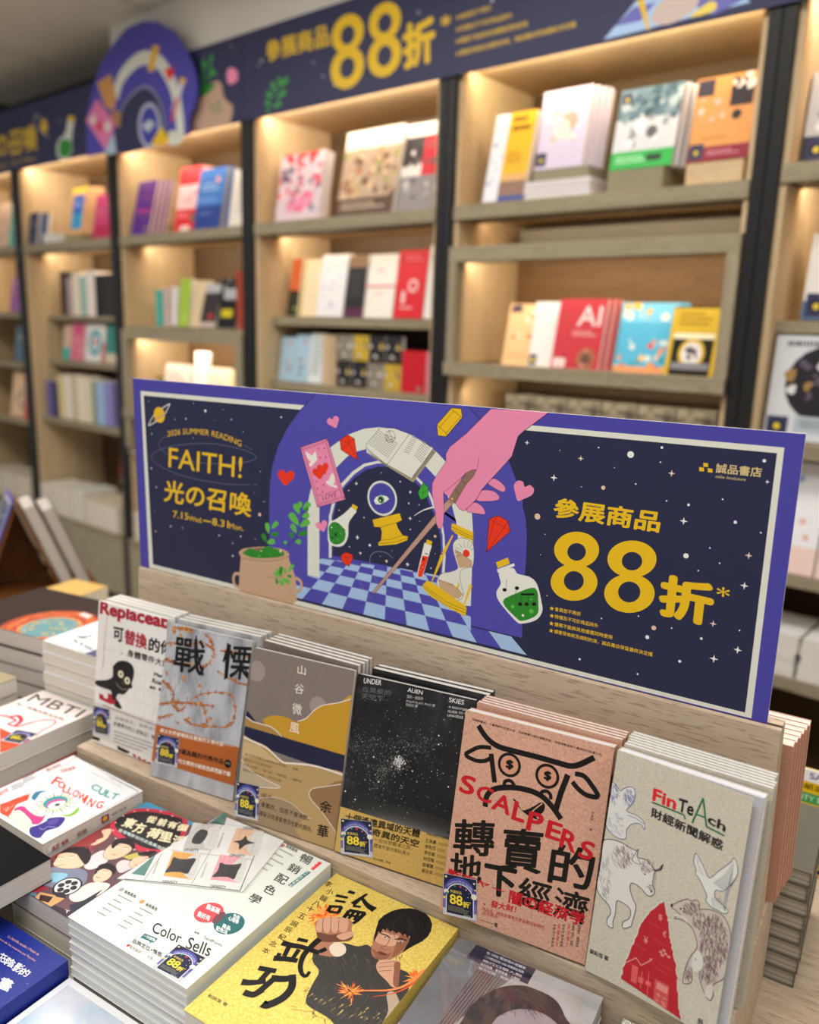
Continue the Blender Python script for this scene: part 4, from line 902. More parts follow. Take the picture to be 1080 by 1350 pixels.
A.spline(q(vv, (80, 615), (150, 648), (240, 690), (300, 742), (350, 782), (420, 790), (520, 800), (620, 826), (735, 866)), 'e4dccf', False, .0022)
A.poly(q(vv, (80, 640), (200, 680), (330, 790), (200, 760), (70, 740)), 'c8ad80')
A.spline(q(vv, (75, 770), (130, 830), (230, 890), (330, 940), (240, 935), (60, 900)), 'b7a78e', n=4); A.spline(q(vv, (75, 745), (130, 820), (230, 885), (328, 938), (200, 935), (60, 905)), 'e0d8cc', False, .0010)
A.spline(q(vv, (180, 1010), (300, 1000), (400, 1040), (480, 1120), (420, 1200), (440, 1260), (60, 1130)), '9c8668', n=4); A.spline(q(vv, (200, 1005), (300, 1002), (400, 1040), (480, 1110), (530, 1140)), 'cfc3b4', False, .0008)
A.spline(q(vv, (735, 915), (600, 935), (525, 950), (520, 1000), (580, 1080), (640, 1160), (690, 1230), (740, 1240)), '93704e', n=4); A.spline(q(vv, (735, 915), (600, 935), (525, 950), (515, 1000), (580, 1080), (640, 1160), (690, 1240)), 'ddd0c2', False, .0010)
A.text('山', *q(vv, (438, 228), (488, 238), (440, 172)), 'f1ece6', .0); A.text('谷', *q(vv, (418, 350), (475, 358), (422, 290)), 'f1ece6', .0); A.text('微', *q(vv, (403, 478), (462, 490), (408, 408)), 'f1ece6', .0); A.text('風', *q(vv, (386, 592), (446, 606), (392, 530)), 'f1ece6', .0)
A.text('余', *q(vv, (575, 1088), (648, 1106), (580, 1012)), '1a120e', .02); A.text('華', *q(vv, (558, 1245), (628, 1260), (565, 1165)), '1a120e', .02)
for k, (t, x0, x1) in enumerate((('華文世界最暢銷且重要的文學作家──余華', 108, 440), ('創作四十年的散文傑作', 105, 275), ('在這一條路，一座山谷，一陣微風，一個時光', 98, 462), ('都被在日裡的溪流，沒有的光遊', 95, 335))):
    y0 = 738+k*32; A.text(t, *q(vv, (x0, y0), (x1, y0+(x1-x0)*.30), (x0+2, y0-16)), '33281c')
A.text('時光，', *q(vv, (212, 1005), (290, 1018), (214, 972)), '2c2118'); A.text('會篡改，但是不會消散，', *q(vv, (208, 1058), (510, 1150), (212, 1026)), '2c2118', .01); A.text('讓每次抵達會增添生動的顏色。', *q(vv, (195, 1112), (530, 1222), (200, 1080)), '2c2118', .01)
sticker(A, .0006, *q(vv, (48, 1115), (192, 1150), (62, 900)))
A.build('printed_artwork')

va_ = (430, 860, 4.217)
A = front(ali, .1400, .199, .0086, 6e-5)
rd = random.Random(11)
for k in range(22):                         # horizon glow printed at the foot of the night picture
    u = k/21.0; y = 850+150*u**.8
    c = int(44+150*u**1.6); A.spline(q(va_, (80, y-40+60*(1-u)), (250, y-28+10*(1-u)), (450, y+15), (660, y+80), (720, y+110), (690, 1100), (60, 980)), '%02x%02x%02x' % (c, c, c), n=3)
A.poly(q(va_, (670, 1000), (720, 980), (720, 1020), (690, 1010)), '141414')
cl = [(400, 610, 45, 30), (320, 650, 45, 20), (260, 520, 60, 14), (430, 520, 60, 12), (150, 520, 40, 10), (300, 720, 40, 8), (520, 540, 60, 8), (480, 480, 80, 5), (560, 480, 80, 5)]
for x, y, sd, n in cl:                      # star cloud built from many fine dots of tone
    for j in range(n*9):
        c = rd.randint(55, 120); A.circ(q(va_, (rd.gauss(x, sd*.7), rd.gauss(y, sd*.6)))[0], rd.uniform(.0002, .0008), '%02x%02x%02x' % (c, c, c), 7)
for j in range(90): A.circ(q(va_, (rd.gauss(405, 16), rd.gauss(612, 20)))[0], rd.uniform(.0003, .0009), rd.choice(('d8d8d8', 'e8e8e8', 'c0c0c0')), 7)
for j in range(460):
    x, y = (rd.uniform(90, 760), rd.uniform(130, 900)) if j < 260 else (rd.gauss(330, 150), rd.gauss(620, 120))
    c = rd.randint(130, 240); A.circ(q(va_, (x, y))[0], rd.choice((.00018, .00022, .0003, .0003, .0005)), '%02x%02x%02x' % (c, c, c), 6)
for x, y in ((627, 463), (625, 512), (480, 660), (292, 720), (162, 818), (107, 772), (680, 748), (265, 582)): A.circ(q(va_, (x, y))[0], .0008, 'f4f4f4', 10)
A.text('UNDER', *q(va_, (208, 172), (306, 183), (212, 143)), 'e6e6e6', .01); A.text('ALIEN', *q(va_, (452, 218), (535, 236), (456, 196)), 'e6e6e6', .01); A.text('SKIES', *q(va_, (682, 276), (765, 292), (686, 250)), 'e6e6e6', .01)
A.text('在異星的', *q(va_, (200, 216), (358, 240), (205, 188)), '6c6c6c'); A.text('天空下', *q(va_, (195, 256), (318, 274), (200, 226)), '6c6c6c')
A.text('菲利・普萊特', *q(va_, (448, 254), (538, 268), (450, 236)), 'c8c8c8'); A.text('PHILIP PLAIT, PH.D 著', *q(va_, (446, 278), (605, 305), (448, 262)), 'c8c8c8'); A.text('何佳芬 譯', *q(va_, (442, 298), (508, 308), (444, 282)), 'c8c8c8')
A.text('A SIGHTSEER’S', *q(va_, (680, 308), (810, 332), (682, 296)), 'd8d8d8', .01); A.text('GUIDE TO THE', *q(va_, (676, 333), (800, 352), (678, 320)), 'd8d8d8', .01); A.text('UNIVERSE', *q(va_, (674, 356), (762, 370), (676, 342)), 'd8d8d8', .01)
A.build('printed_artwork')
A = front(ali, .1400, .199, .0086, 3.8e-4)
A.text('十個遙遠異域的天體', *q(va_, (105, 932), (520, 1032), (112, 888)), '2b2010', .03); A.text('十個奇異的天空', *q(va_, (150, 988), (514, 1086), (158, 948)), '2b2010', .03)
A.text('一起出遊難逢之旅，', *q(va_, (268, 1050), (478, 1100), (272, 1028)), '4a3a1e'); A.text('體會宇宙的奧妙風光', *q(va_, (266, 1082), (466, 1132), (270, 1060)), '4a3a1e'); A.text('強力推薦」專業', *q(va_, (262, 1152), (358, 1178), (264, 1138)), '4a3a1e')
A.text('PANSCI 泛科學', *q(va_, (560, 1018), (705, 1050), (562, 1000)), '33260f', .01)
for k, t in enumerate(('王為豪', '李昫岱', '李依璇', '林恒隆', '曾耀寰', '劉志安')): A.text(t, *q(va_, (552-4*k, 1055+33.5*k), (612-4*k, 1068+33.5*k), (555-4*k, 1033+33.5*k)), '33260f', .01); A.block(*q(va_, (622-4*k, 1072+33.5*k), (690-4*k, 1088+33.5*k), (624-4*k, 1056+33.5*k)), 2, '7a6434', k, .5)
sticker(A, .0008, *q(va_, (84, 1118), (262, 1142), (90, 922)))
A.build('band_lettering', A.root.children[2])

u1, u2 = (580, 920, 4.32), (560, 1080, 4.5)
A = front(sca, .1485, .204, .0135, 6e-5)
BK = '16120f'
A.text('從鐘錶藝品、大量囤動到左鄰右舍，記錄轉賣行號的隱藏規模，到跨國整廠與大量囤料的販賣公司', *q(u1, (182, 128), (920, 332), (185, 114)), '4a2c22', .01)
A.spline(q(u1, (220, 158), (265, 225), (330, 275), (430, 305), (560, 338), (680, 372), (745, 388), (800, 378), (880, 340)), BK, False, .0054)
A.spline(q(u1, (293, 285), (230, 280), (180, 300), (148, 325), (200, 355), (250, 360), (288, 345)), BK, False, .0040); A.line(q(u1, (292, 318), (302, 400), (312, 482)), .0050, BK)
for x, y in ((396, 382), (612, 446)):
    A.circ(q(u1, (x, y))[0], .0118, BK, 32); A.circ(q(u1, (x, y))[0], .0090, 'd0957a', 32); A.text('$', *q(u1, (x-22, y+25), (x+22, y+32), (x-18, y-33)), BK, .06)
A.line(q(u1, (730, 438), (690, 540), (660, 640)), .0055, BK)
A.spline(q(u1, (770, 432), (820, 445), (860, 490), (900, 560), (840, 555), (790, 520), (755, 478)), BK, False, .0046)
for x, y in ((398, 500), (608, 560)): A.spline(q(u1, (x-32, y+4), (x-26, y-24), (x+2, y-28), (x+22, y-8), (x+24, y+18)), BK, False, .0034)
A.spline(q(u1, (258, 620), (268, 560), (310, 520), (400, 510), (500, 525), (580, 560), (640, 620), (690, 690)), BK, False, .0054)
A.spline(q(u1, (415, 575), (440, 590), (470, 640), (530, 620), (575, 595), (598, 610), (590, 650), (550, 680), (578, 700), (520, 680), (465, 640)), BK, n=5); A.spline(q(u1, (515, 660), (540, 635), (585, 600)), 'd0957a', False, .0012)
A.text('轉', *q(u2, (165, 210), (410, 225), (178, -2)), BK, .021); A.text('賣', *q(u2, (440, 300), (690, 330), (465, 45)), BK, .022); A.text('的', *q(u2, (725, 375), (985, 430), (760, 135)), BK, .022)
A.text('地', *q(u2, (145, 350), (335, 385), (155, 190)), BK, .025); A.text('下', *q(u2, (345, 440), (540, 482), (355, 258)), BK, .04); A.text('經', *q(u2, (540, 505), (735, 560), (565, 335)), BK, .02); A.text('濟', *q(u2, (755, 575), (960, 635), (780, 395)), BK, .02)
SR = 'c41a26'
A.text('S', *q(u1, (105, 535), (190, 560), (128, 432)), SR, .035); A.text('C', *q(u1, (200, 575), (290, 608), (222, 490)), SR, .035); A.text('A', *q(u1, (290, 630), (395, 672), (318, 535)), SR, .035); A.text('L', *q(u1, (405, 690), (478, 715), (428, 585)), SR, .035)
for ch, x0, y0, x1, y1, xt, yt in (('P', 598, 62, 690, 86, 622, -50), ('E', 712, 105, 800, 135, 735, 2), ('R', 795, 158, 890, 205, 822, 50), ('S', 905, 225, 990, 250, 935, 120)): A.text(ch, *q(u2, (x0, y0), (x1, y1), (xt, yt)), SR, .035)
A.text('転売ヤー', *q(u2, (135, 325), (470, 450), (140, 288)), SR, .03); A.text('闇の経済学', *q(u2, (495, 495), (945, 642), (505, 415)), SR, .03)
A.text('、發大財！', *q(u2, (345, 510), (540, 556), (352, 470)), SR, .03); A.text('囤品品，換個身價等生意風暴就能翻倍', *q(u2, (340, 540), (708, 655), (345, 518)), 'b5413c', .01); A.text('好市商品！', *q(u2, (340, 568), (440, 590), (345, 544)), 'b5413c', .01)
A.line(q(u2, (330, 597), (412, 625)), .0004, BK); A.text('著', *q(u2, (412, 638), (432, 643), (415, 612)), BK, .02)
for x, t, c in ((758, '宇都宮大學教授', BK), (785, '網購專家', SR), (812, '經濟評論家推薦', BK), (845, '奧窪優木', SR), (870, '黃詩婷', BK), (905, '陳建', BK)): A.text(t, *q(u2, (x-10, 755), (x+8, 760), (x+5, 620)), c, .0, vert=True)
A.text('林美琪──譯', *q(u1, (850, 755), (868, 760), (862, 645)), '3c2820', vert=True)
sticker(A, .0006, *q(u2, (110, 560), (310, 607), (125, 320)))
A.build('printed_artwork')
# lettering on its spine (right-hand side)
A = Art(sca, T(.1485, 0, 0) @ Matrix(((0, 0, 1, 0), (0, 1, 0, 0), (-1, 0, 0, 0), (0, 0, 0, 1))), (-.0135, 0, 0, .204), 6e-5).local()
A.text('轉賣的地下經濟', (-.0115, .060), (-.0025, .060), (-.0115, .178), BK, .05, vert=True); A.text('奧窪優木', (-.0095, .022), (-.0045, .022), (-.0095, .048), BK, .0, vert=True)
A.build('spine_lettering')

# the engraved animals of the grey rag-paper book, on its open cover
g1, g2 = (770, 1000, 4.696), (770, 1150, 4.696)
class Bent(Art):
    def build(s, *a, **k):
        # follow the lifted cover: the print is laid on the bowed sheet, not on a flat plane
        def lift(x):
            i = min(max(int(x/(CWD)*NS-1e-9), 0), NS-1); u0 = CWD*i/NS; u1 = CWD*(i+1)/NS; f = (x-u0)/(u1-u0)
            return bowed(u0)*(1-f)+bowed(u1)*f
        s.v = [(x, y, z+lift(x)) for x, y, z in s.v]; return Art.build(s, *a, **k)
    def cut(s, lp):
        a, b = min(p[0] for p in lp), max(p[0] for p in lp); w = CWD/NS
        return [clip(lp, max(w*i, 0), 0, w*(i+1), FH) for i in range(NS) if w*i < b and w*(i+1) > a]
A = Bent(fin, T(0, 0, FT), (0, 0, CWD, FH), 9e-5)
_pt = A.pt
def bent_pt(p):
    x, y = _pt(p)
    for _ in range(4):                       # correct for the lift of the sheet towards the eye
        d = s_dir; x2, y2 = _pt(p); b_ = bowed(max(0, x)); x, y = x2+d[0]*b_, y2+d[1]*b_
    return (x, y)
_e = A.inv @ Vector((0, 0, 0)); _c = Vector((FW*.6, FH*.5, 0)); s_dir = ((_e.x-_c.x)/_e.z, (_e.y-_c.y)/_e.z)
A.pt = bent_pt
GI, WH, WB = '46414a', 'dcdcd8', '4a5aa0'
A.text('Fin', *q(g1, (422, 258), (568, 322), (432, 180)), 'd8252c', .045); A.text('Te', *q(g1, (578, 328), (675, 362), (590, 245)), '262626', .04); A.text('ch', *q(g1, (762, 402), (872, 462), (772, 345)), '262626', .04)
A.line(q(g1, (422, 270), (620, 352), (628, 378)), .0014, '2e6e4a'); A.line(q(g1, (670, 402), (738, 250), (758, 425), (868, 482)), .0016, '2e6e4a'); A.line(q(g1, (700, 350), (748, 368)), .0014, '2e6e4a')
A.text('財經新聞解惑', *q(g1, (412, 360), (855, 578), (420, 298)), '262626', .03)
HATCH = random.Random(21)
def hatch(v, cx, cy, rx, ry, n, ang, L, col, w=.0003, jit=.5):
    for k in range(n):
        a = HATCH.uniform(0, 6.28); r = sqrt(HATCH.random()); x, y = cx+rx*r*cos(a), cy+ry*r*sin(a); b_ = ang+HATCH.uniform(-jit, jit)
        A.line(q(v, (x, y), (x+L*cos(b_), y+L*sin(b_))), w, col)
# eagle
eg = [(160, 140), (195, 160), (225, 200), (250, 185), (290, 175), (315, 195), (318, 240), (300, 280), (270, 310), (270, 330), (310, 345), (345, 365), (375, 400), (375, 440), (350, 405), (300, 405), (265, 440), (262, 490), (235, 500), (190, 480), (150, 440), (130, 380), (140, 300), (150, 220)]
A.spline(q(g1, *eg), WH, n=4); A.spline(q(g1, *eg), WB, True, .0006, n=4); hatch(g1, 275, 235, 38, 50, 70, 1.2, 20, WB); hatch(g1, 185, 210, 30, 60, 40, 1.4, 24, WB); hatch(g1, 190, 400, 50, 70, 40, .8, 22, '7d88b4'); A.spline(q(g1, (270, 350), (320, 370), (372, 405)), WB, False, .0005)
# bull
bu = [(120, 510), (190, 505), (250, 530), (300, 560), (325, 570), (338, 565), (330, 610), (380, 625), (410, 650), (440, 690), (470, 680), (490, 655), (478, 690), (440, 700), (430, 740), (425, 780), (440, 825), (420, 850), (390, 845), (350, 800), (300, 770), (285, 800), (300, 860), (322, 910), (315, 960), (300, 1010), (290, 1040), (240, 1050), (245, 1010), (280, 990), (285, 930), (215, 880), (200, 900), (195, 960), (180, 1010), (178, 1050), (145, 1030), (145, 990), (165, 960), (155, 910), (110, 860), (80, 800), (95, 700), (110, 600)]
A.spline(q(g1, *bu), WH, n=4); A.spline(q(g1, *bu), GI, True, .0007, n=4)
hatch(g1, 230, 600, 70, 70, 130, 1.1, 26, '8a6a70'); hatch(g1, 385, 660, 40, 40, 60, .9, 22, '8a6a70'); hatch(g1, 130, 700, 35, 130, 60, 1.4, 28, '9a9498'); hatch(g1, 135, 820, 20, 50, 30, 1.4, 26, '9a9498'); hatch(g1, 410, 800, 25, 25, 25, .6, 14, GI)
A.spline(q(g1, (330, 570), (300, 620), (310, 640), (350, 655), (335, 620)), GI, False, .0005); A.circ(q(g1, (378, 715))[0], .0009, GI, 8); A.spline(q(g1, (425, 690), (470, 690), (492, 655)), GI, False, .0010); A.circ(q(g1, (418, 825))[0], .0009, GI, 8)
# dove
dv = [(690, 590), (705, 605), (740, 670), (775, 740), (830, 700), (900, 650), (925, 620), (945, 660), (948, 710), (920, 770), (860, 820), (815, 815), (810, 860), (850, 900), (890, 940), (870, 960), (830, 940), (790, 920), (755, 880), (760, 850), (740, 800), (710, 740), (690, 715), (695, 690), (680, 640)]
A.spline(q(g1, *dv), 'dfe1de', n=4); A.spline(q(g1, *dv), '4a545e', True, .0006, n=4)
for k in range(9): A.spline(q(g1, (800+6*k, 770+5*k), (870+4*k, 720+9*k), (925+3*k-k*4, 640+18*k)), '68727c', False, .0003)
for k in range(7): A.line(q(g1, (790+8*k, 860), (800+12*k, 935)), .0003, '56707c')
for k in range(5): A.line(q(g1, (690+4*k, 610+20*k), (712+8*k, 640+22*k)), .0003, '68727c')
# bear
be = [(540, 200), (560, 195), (590, 180), (640, 165), (670, 180), (690, 170), (715, 190), (715, 225), (780, 230), (850, 260), (890, 320), (905, 400), (890, 500), (880, 580), (860, 650), (800, 690), (800, 750), (780, 785), (755, 760), (730, 700), (715, 640), (720, 580), (690, 605), (665, 590), (670, 640), (660, 680), (615, 680), (620, 620), (640, 560), (665, 510), (700, 460), (690, 390), (660, 330), (600, 290), (560, 285), (575, 270), (600, 265), (570, 235), (545, 218)]
A.spline(q(g2, *be), 'c9c0b8', n=4); hatch(g2, 800, 420, 85, 170, 420, 1.5, 34, '7a5a5e', .0003); hatch(g2, 660, 220, 55, 40, 120, .8, 20, '7a5a5e', .0003); hatch(g2, 770, 610, 50, 60, 110, 1.5, 28, '7a5a5e'); hatch(g2, 720, 290, 60, 50, 90, 1.1, 24, '7a5a5e'); hatch(g2, 645, 610, 20, 50, 50, 1.5, 20, '7a5a5e')
A.spline(q(g2, *be), '6a4e52', True, .0006, n=4); A.spline(q(g2, (700, 480), (735, 520), (730, 590), (690, 612), (668, 580), (675, 520)), 'd9d8d2'); A.circ(q(g2, (692, 535))[0], .0009, GI, 10, ring=.0003); A.spline(q(g2, (562, 262), (590, 268), (625, 282), (640, 310)), 'dcd6cc', False, .0018); A.circ(q(g2, (600, 225))[0], .0009, '3a2c2e', 8); A.circ(q(g2, (546, 205))[0], .0011, '3a2c2e', 8)
A.spline(q(g2, (770, 690), (800, 700), (790, 760), (775, 780), (745, 740)), 'd5cdc6', n=3); A.spline(q(g2, (800, 810), (840, 835), (845, 860), (815, 840)), 'c9c0b8', n=3)
# torn red wedge
rd = random.Random(4)
edge = [(232, 660), (245, 585), (290, 480), (350, 330), (410, 245), (495, 178)]; redge = [(510, 230), (525, 320), (535, 420), (560, 520), (580, 650), (580, 780), (600, 905)]
def torn(pts, n=7, j=5):
    o_ = []
    for a, b in zip(pts, pts[1:]):
        for k in range(n): o_.append((a[0]+(b[0]-a[0])*k/n+rd.uniform(-j, j), a[1]+(b[1]-a[1])*k/n+rd.uniform(-j, j)))
    return o_+[pts[-1]]
le, re_ = torn(edge), torn(redge)
A.poly(q(g2, *([(x-9, y-5) for x, y in le]+[(x+7, y) for x, y in re_])), 'd6d2c8'); A.poly(q(g2, *(le+re_)), 'bb2430')
SA = 'dc8a86'
for ch, x, y, s_ in (('$', 462, 295, 26), ('€', 488, 395, 24), ('¥', 370, 435, 28)): A.text(ch, *q(g2, (x, y), (x+s_*.9, y+s_*.35), (x+3, y-s_*1.6)), SA, .03)
A.line(q(g2, (260, 558), (325, 528), (355, 575), (420, 540)), .0010, SA); A.poly(q(g2, (405, 530), (428, 532), (415, 552)), SA)
A.poly(q(g2, (300, 568), (338, 585), (325, 690), (290, 672)), 'e0605e'); A.poly(q(g2, (338, 640), (372, 655), (366, 690), (334, 675)), 'e0605e'); A.poly(q(g2, (385, 665), (418, 680), (414, 708), (380, 692)), 'e0605e'); A.line(q(g2, (362, 612), (350, 715)), .0004, SA); A.line(q(g2, (405, 615), (392, 770)), .0004, SA)
A.poly(q(g2, (442, 655), (530, 700), (515, 850), (430, 790)), 'cf5654'); A.poly(q(g2, (455, 675), (522, 710), (518, 752), (448, 715)), 'e48e88'); A.text('+ −', *q(g2, (448, 765), (512, 800), (452, 735)), SA, .03); A.text('× %', *q(g2, (440, 800), (508, 838), (444, 768)), SA, .03)
for x, y in ((470, 480), (490, 470), (500, 492), (520, 510), (480, 500)): A.poly(q(g2, (x, y), (x+18, y+8), (x+14, y+22), (x-6, y+13)), SA)
for x, y, L in ((398, 300, 75), (420, 400, 90), (320, 445, 70), (470, 560, 75), (435, 580, 80)): A.line(q(g2, (x, y), (x+L, y+L*.6)), .0004, 'cc5c5c')
A.text('蘇銘恒 著', *q(g2, (35, 500), (150, 552), (38, 470)), '262626', .02); A.text('吳', *q(g2, (698, 925), (738, 945), (702, 888)), '262626', .02)
A.build('printed_artwork')

# ------------------------------------------------------------------ covers of the flat books
BKK = '1d1b1c'
co1, co2, c7_ = (80, 1180, 4.909), (240, 1100, 5.143), (80, 1050, 2.842)
A = front(col, .165, .211, colt)
tw = lambda ch, c, s_: A.text(ch, *q(co2, (c[0]-s_*1.0, c[1]+s_*.15), (c[0]+s_*.45, c[1]+s_*.85), (c[0]-s_*.15, c[1]-s_*.85)), BKK, .012)
for ch, c in (('暢', (835, 168)), ('銷', (755, 232)), ('配', (668, 303)), ('色', (590, 375)), ('學', (490, 438))): tw(ch, c, 50)
A.line(q(co2, (940, 188), (878, 238)), .0052, 'e2434e'); A.line(q(co2, (862, 252), (730, 352)), .0052, '2f6a6c')
A.text('給新手人', *q(co2, (868, 242), (946, 178), (858, 232)), 'f4e6e4', .02); A.text('色彩配色上的', *q(co2, (734, 362), (868, 250), (722, 350)), 'dfeae8', .02)
A.circ(q(co2, (182, 530))[0], .0146, 'e9525a', 44); A.circ(q(co2, (320, 605))[0], .0150, '2f6a6c', 44)
A.spline(q(co2, (212, 572), (255, 530), (292, 528), (285, 560), (240, 600), (208, 602)), '6e4a52')
A.text('最基礎', *q(co2, (160, 505), (250, 542), (172, 468)), 'f8eae8', .03); A.text('最好用', *q(co2, (100, 555), (182, 590), (112, 518)), 'f8eae8', .03); A.text('色彩', *q(co2, (345, 562), (390, 582), (352, 535)), 'e8f0ee', .03); A.text('心理學', *q(co2, (312, 580), (380, 612), (320, 550)), 'e8f0ee', .03); A.text('產品', *q(co2, (270, 630), (325, 655), (278, 600)), 'e8f0ee', .03); A.text('配色法', *q(co2, (228, 650), (305, 682), (236, 618)), 'e8f0ee', .03)
A.text('編著', *q(co2, (82, 668), (115, 680), (86, 655)), BKK, .01); A.text('SendPoints', *q(co2, (150, 708), (270, 764), (155, 688)), BKK, .01)
A.text('Color', *q(co1, (585, 238), (770, 318), (612, 172)), BKK, .012); A.text('Sells', *q(co1, (805, 345), (960, 400), (835, 270)), BKK, .012)
A.line(q(co1, (530, 262), (615, 295)), .0062, '2f6a6c'); A.text('一次搞懂', *q(co1, (535, 272), (608, 302), (540, 252)), 'e8f0ee', .02); A.poly(q(co1, (575, 295), (590, 300), (578, 318)), '2f6a6c')
A.text('品牌定位×情感', *q(co1, (462, 308), (650, 405), (472, 278)), BKK, .02); A.circ(q(co1, (438, 326))[0], .0017, 'd8363e', 12); A.text('配色設計──４誌．', *q(co1, (445, 345), (600, 428), (452, 322)), '7a5a58', .01)
for v, cx, cy, c_, bx, by in ((co1, 526, 43, 'c79a6a', 545, 70), (c7_, 228, 349, 'a2a4a8', 236, 362), (co2, 682, 76, 'c07a66', 700, 88)):
    A.circ(q(v, (cx, cy))[0], .0029, c_, 20)
    kx = v[2]/4.909
    A.text('商務風格', *q(v, (bx, by), (bx+75*kx, by+36*kx), (bx+12*kx, by-22*kx)), BKK, .02)
    for j in range(5):
        x0, y0 = bx-40*kx-38*j*kx*.9, by+18*kx+30*j*kx*.9
        A.block(*q(v, (x0, y0), (x0+92*kx, y0+48*kx), (x0+9*kx, y0-9*kx)), 1, '77756f', j, .7, .5)
sticker(A, .0002, *q(co1, (590, 470), (770, 565), (705, 300)))
A.build('printed_artwork')
# folded card sheet in a clear sleeve on top of it
PK = T(-.649, .495, -.5766)
pkt = thing('card_packet', 'clear sleeve of printed density chart cards lying on the white colour guide', 'packet', PK)
z_ = .0010
pts = [(-.0015, .0), (.122, .058), (.101, .1485), (.006, .1455)]
MB().prism(pts, 0, z_, 2).build('card_sheet', paint('eceeec', .35), pkt)
MB().prism([(-.0045, -.003), (.127, .057), (.105, .1492), (.003, .1485)], z_+.0012, z_+.0013, 2).build('clear_sleeve', clear_film(alpha=.05), pkt)
pv = (150, 1050, 4.32)
A = Art(pkt, T(0, 0, z_), (-.01, -.01, .14, .16), 5e-5)
A.poly(q(pv, (545, 150), (655, 75), (630, 165)), '4d8078'); A.poly(q(pv, (100, 440), (240, 330), (175, 452)), '5d918a')
A.line(q(pv, (655, 80), (540, 330), (440, 505)), .0006, '8d8f8c'); A.line(q(pv, (325, 305), (540, 330), (805, 362)), .0006, '8d8f8c'); A.line(q(pv, (280, 320), (172, 478)), .0006, '8d8f8c'); A.line(q(pv, (645, 160), (880, 190)), .0005, '8d8f8c'); A.line(q(pv, (860, 195), (720, 535)), .0009, '3a3a3a'); A.line(q(pv, (60, 470), (440, 505), (720, 537)), .0010, '3a3a3a')
def card(c, ink, shape):
    o = [(c[0]-95, c[1]+58), (c[0]+70, c[1]+78), (c[0]+118, c[1]-62), (c[0]-38, c[1]-84)]
    A.poly(q(pv, *o), ink); A.spline(q(pv, (c[0]+80, c[1]+70), (c[0]+20, c[1]+45), (c[0]+40, c[1]-40), (c[0]+112, c[1]-60)), 'dfe0dc', n=4)
    for k in range(1, 5):
        u = k/5.0; A.line(q(pv, (o[0][0]+(o[1][0]-o[0][0])*u, o[0][1]+(o[1][1]-o[0][1])*u), (o[3][0]+(o[2][0]-o[3][0])*u, o[3][1]+(o[2][1]-o[3][1])*u)), .00025, 'b09a8a')
        A.line(q(pv, (o[0][0]+(o[3][0]-o[0][0])*u, o[0][1]+(o[3][1]-o[0][1])*u), (o[1][0]+(o[2][0]-o[1][0])*u, o[1][1]+(o[2][1]-o[1][1])*u)), .00025, 'b09a8a')
    A.spline(q(pv, *shape), '3e3f41', n=4)
card((378, 395), 'efb25c', [(340, 348), (370, 355), (410, 358), (450, 352), (468, 360), (445, 400), (420, 440), (380, 432), (330, 430), (292, 432), (318, 395)])
card((645, 415), 'f3aab4', [(608, 378), (640, 388), (690, 388), (728, 385), (705, 430), (685, 472), (650, 460), (600, 458), (562, 458), (590, 425), (600, 400)])
card((740, 262), 'eec6a8', [(752, 225), (765, 252), (803, 266), (755, 275), (715, 303), (712, 268), (682, 258), (728, 248)])
card((492, 232), 'c9cac6', [(495, 190), (530, 195), (535, 215), (515, 250), (490, 272), (450, 268), (445, 250), (465, 215)])
for x, y in ((318, 486), (592, 513), (438, 304), (700, 337), (778, 183), (552, 152)): A.text('DENSITY', *q(pv, (x-42, y+5), (x+45, y+12), (x-37, y-10)), BKK, .02)
for x, y in ((245, 395), (518, 418), (612, 248)): A.text('DENSITY', *q(pv, (x-15, y+45), (x+20, y-40), (x-24, y+42)), '6a6a68')
A.build('printed_artwork')

# gold martial arts cover
k1, k2 = (380, 1140, 4.696), (230, 1140, 5.143)
A = front(kung, .153, .222, kungt)
rd = random.Random(9)
OR = ('e8742c', 'ef8c3a', 'e05a24', 'f2a04e')
def splash(v, c, n, sp, L, w=.0012):
    for j in range(n):
        a = rd.uniform(0, 6.28); r = rd.random()*sp; x, y = c[0]+r*cos(a), c[1]+r*sin(a)*.8; l = rd.uniform(.4, 1)*L
        A.line(q(v, (x, y), (x+l*cos(a), y+l*sin(a)*.8)), (w*rd.uniform(.6, 1.6), .0002), rd.choice(OR))
splash(k1, (225, 320), 110, 70, 70, .0020)
torso = [(180, 480), (260, 500), (340, 485), (430, 505), (500, 500), (560, 590), (620, 640), (700, 650), (760, 690), (740, 790), (690, 880), (640, 985), (560, 1060), (380, 1100), (260, 960), (130, 880), (110, 830), (150, 740), (190, 660), (150, 590)]
A.spline(q(k1, *torso), '3b3836', n=5)
for j in range(90):
    x, y = rd.uniform(150, 720), rd.uniform(540, 960); A.line(q(k1, (x, y), (x+rd.uniform(-40, 40), y+rd.uniform(15, 60))), (.0010, .0002), rd.choice(('4c4846', '2c2a29', '585350', '332f2d')))
for j in range(110):                        # brushed-out lower edge of the figure
    a = rd.random(); x = 105+a*540; y = 800+a*190+rd.gauss(0, 26); l = rd.uniform(15, 45); A.line(q(k1, (x, y), (x-l*.7, y+l*.55)), (rd.uniform(.0006, .0016), .0002), rd.choice(('3b3836', '4c4846', '6a6040', '2c2a29', 'c8ac5c')))
SK = ('a8745a', '8a5a44', 'c89a80', '6a4234', 'dab49c')
A.spline(q(k1, (165, 480), (230, 470), (300, 490), (345, 510), (340, 560), (280, 570), (200, 560), (160, 540)), SK[0]); A.spline(q(k1, (255, 510), (300, 480), (350, 500), (355, 545), (310, 570), (270, 555)), 'd8c8b4')
A.spline(q(k1, (168, 370), (190, 340), (250, 328), (310, 325), (370, 335), (398, 360), (392, 400), (405, 440), (380, 468), (320, 470), (240, 465), (180, 430)), SK[0])
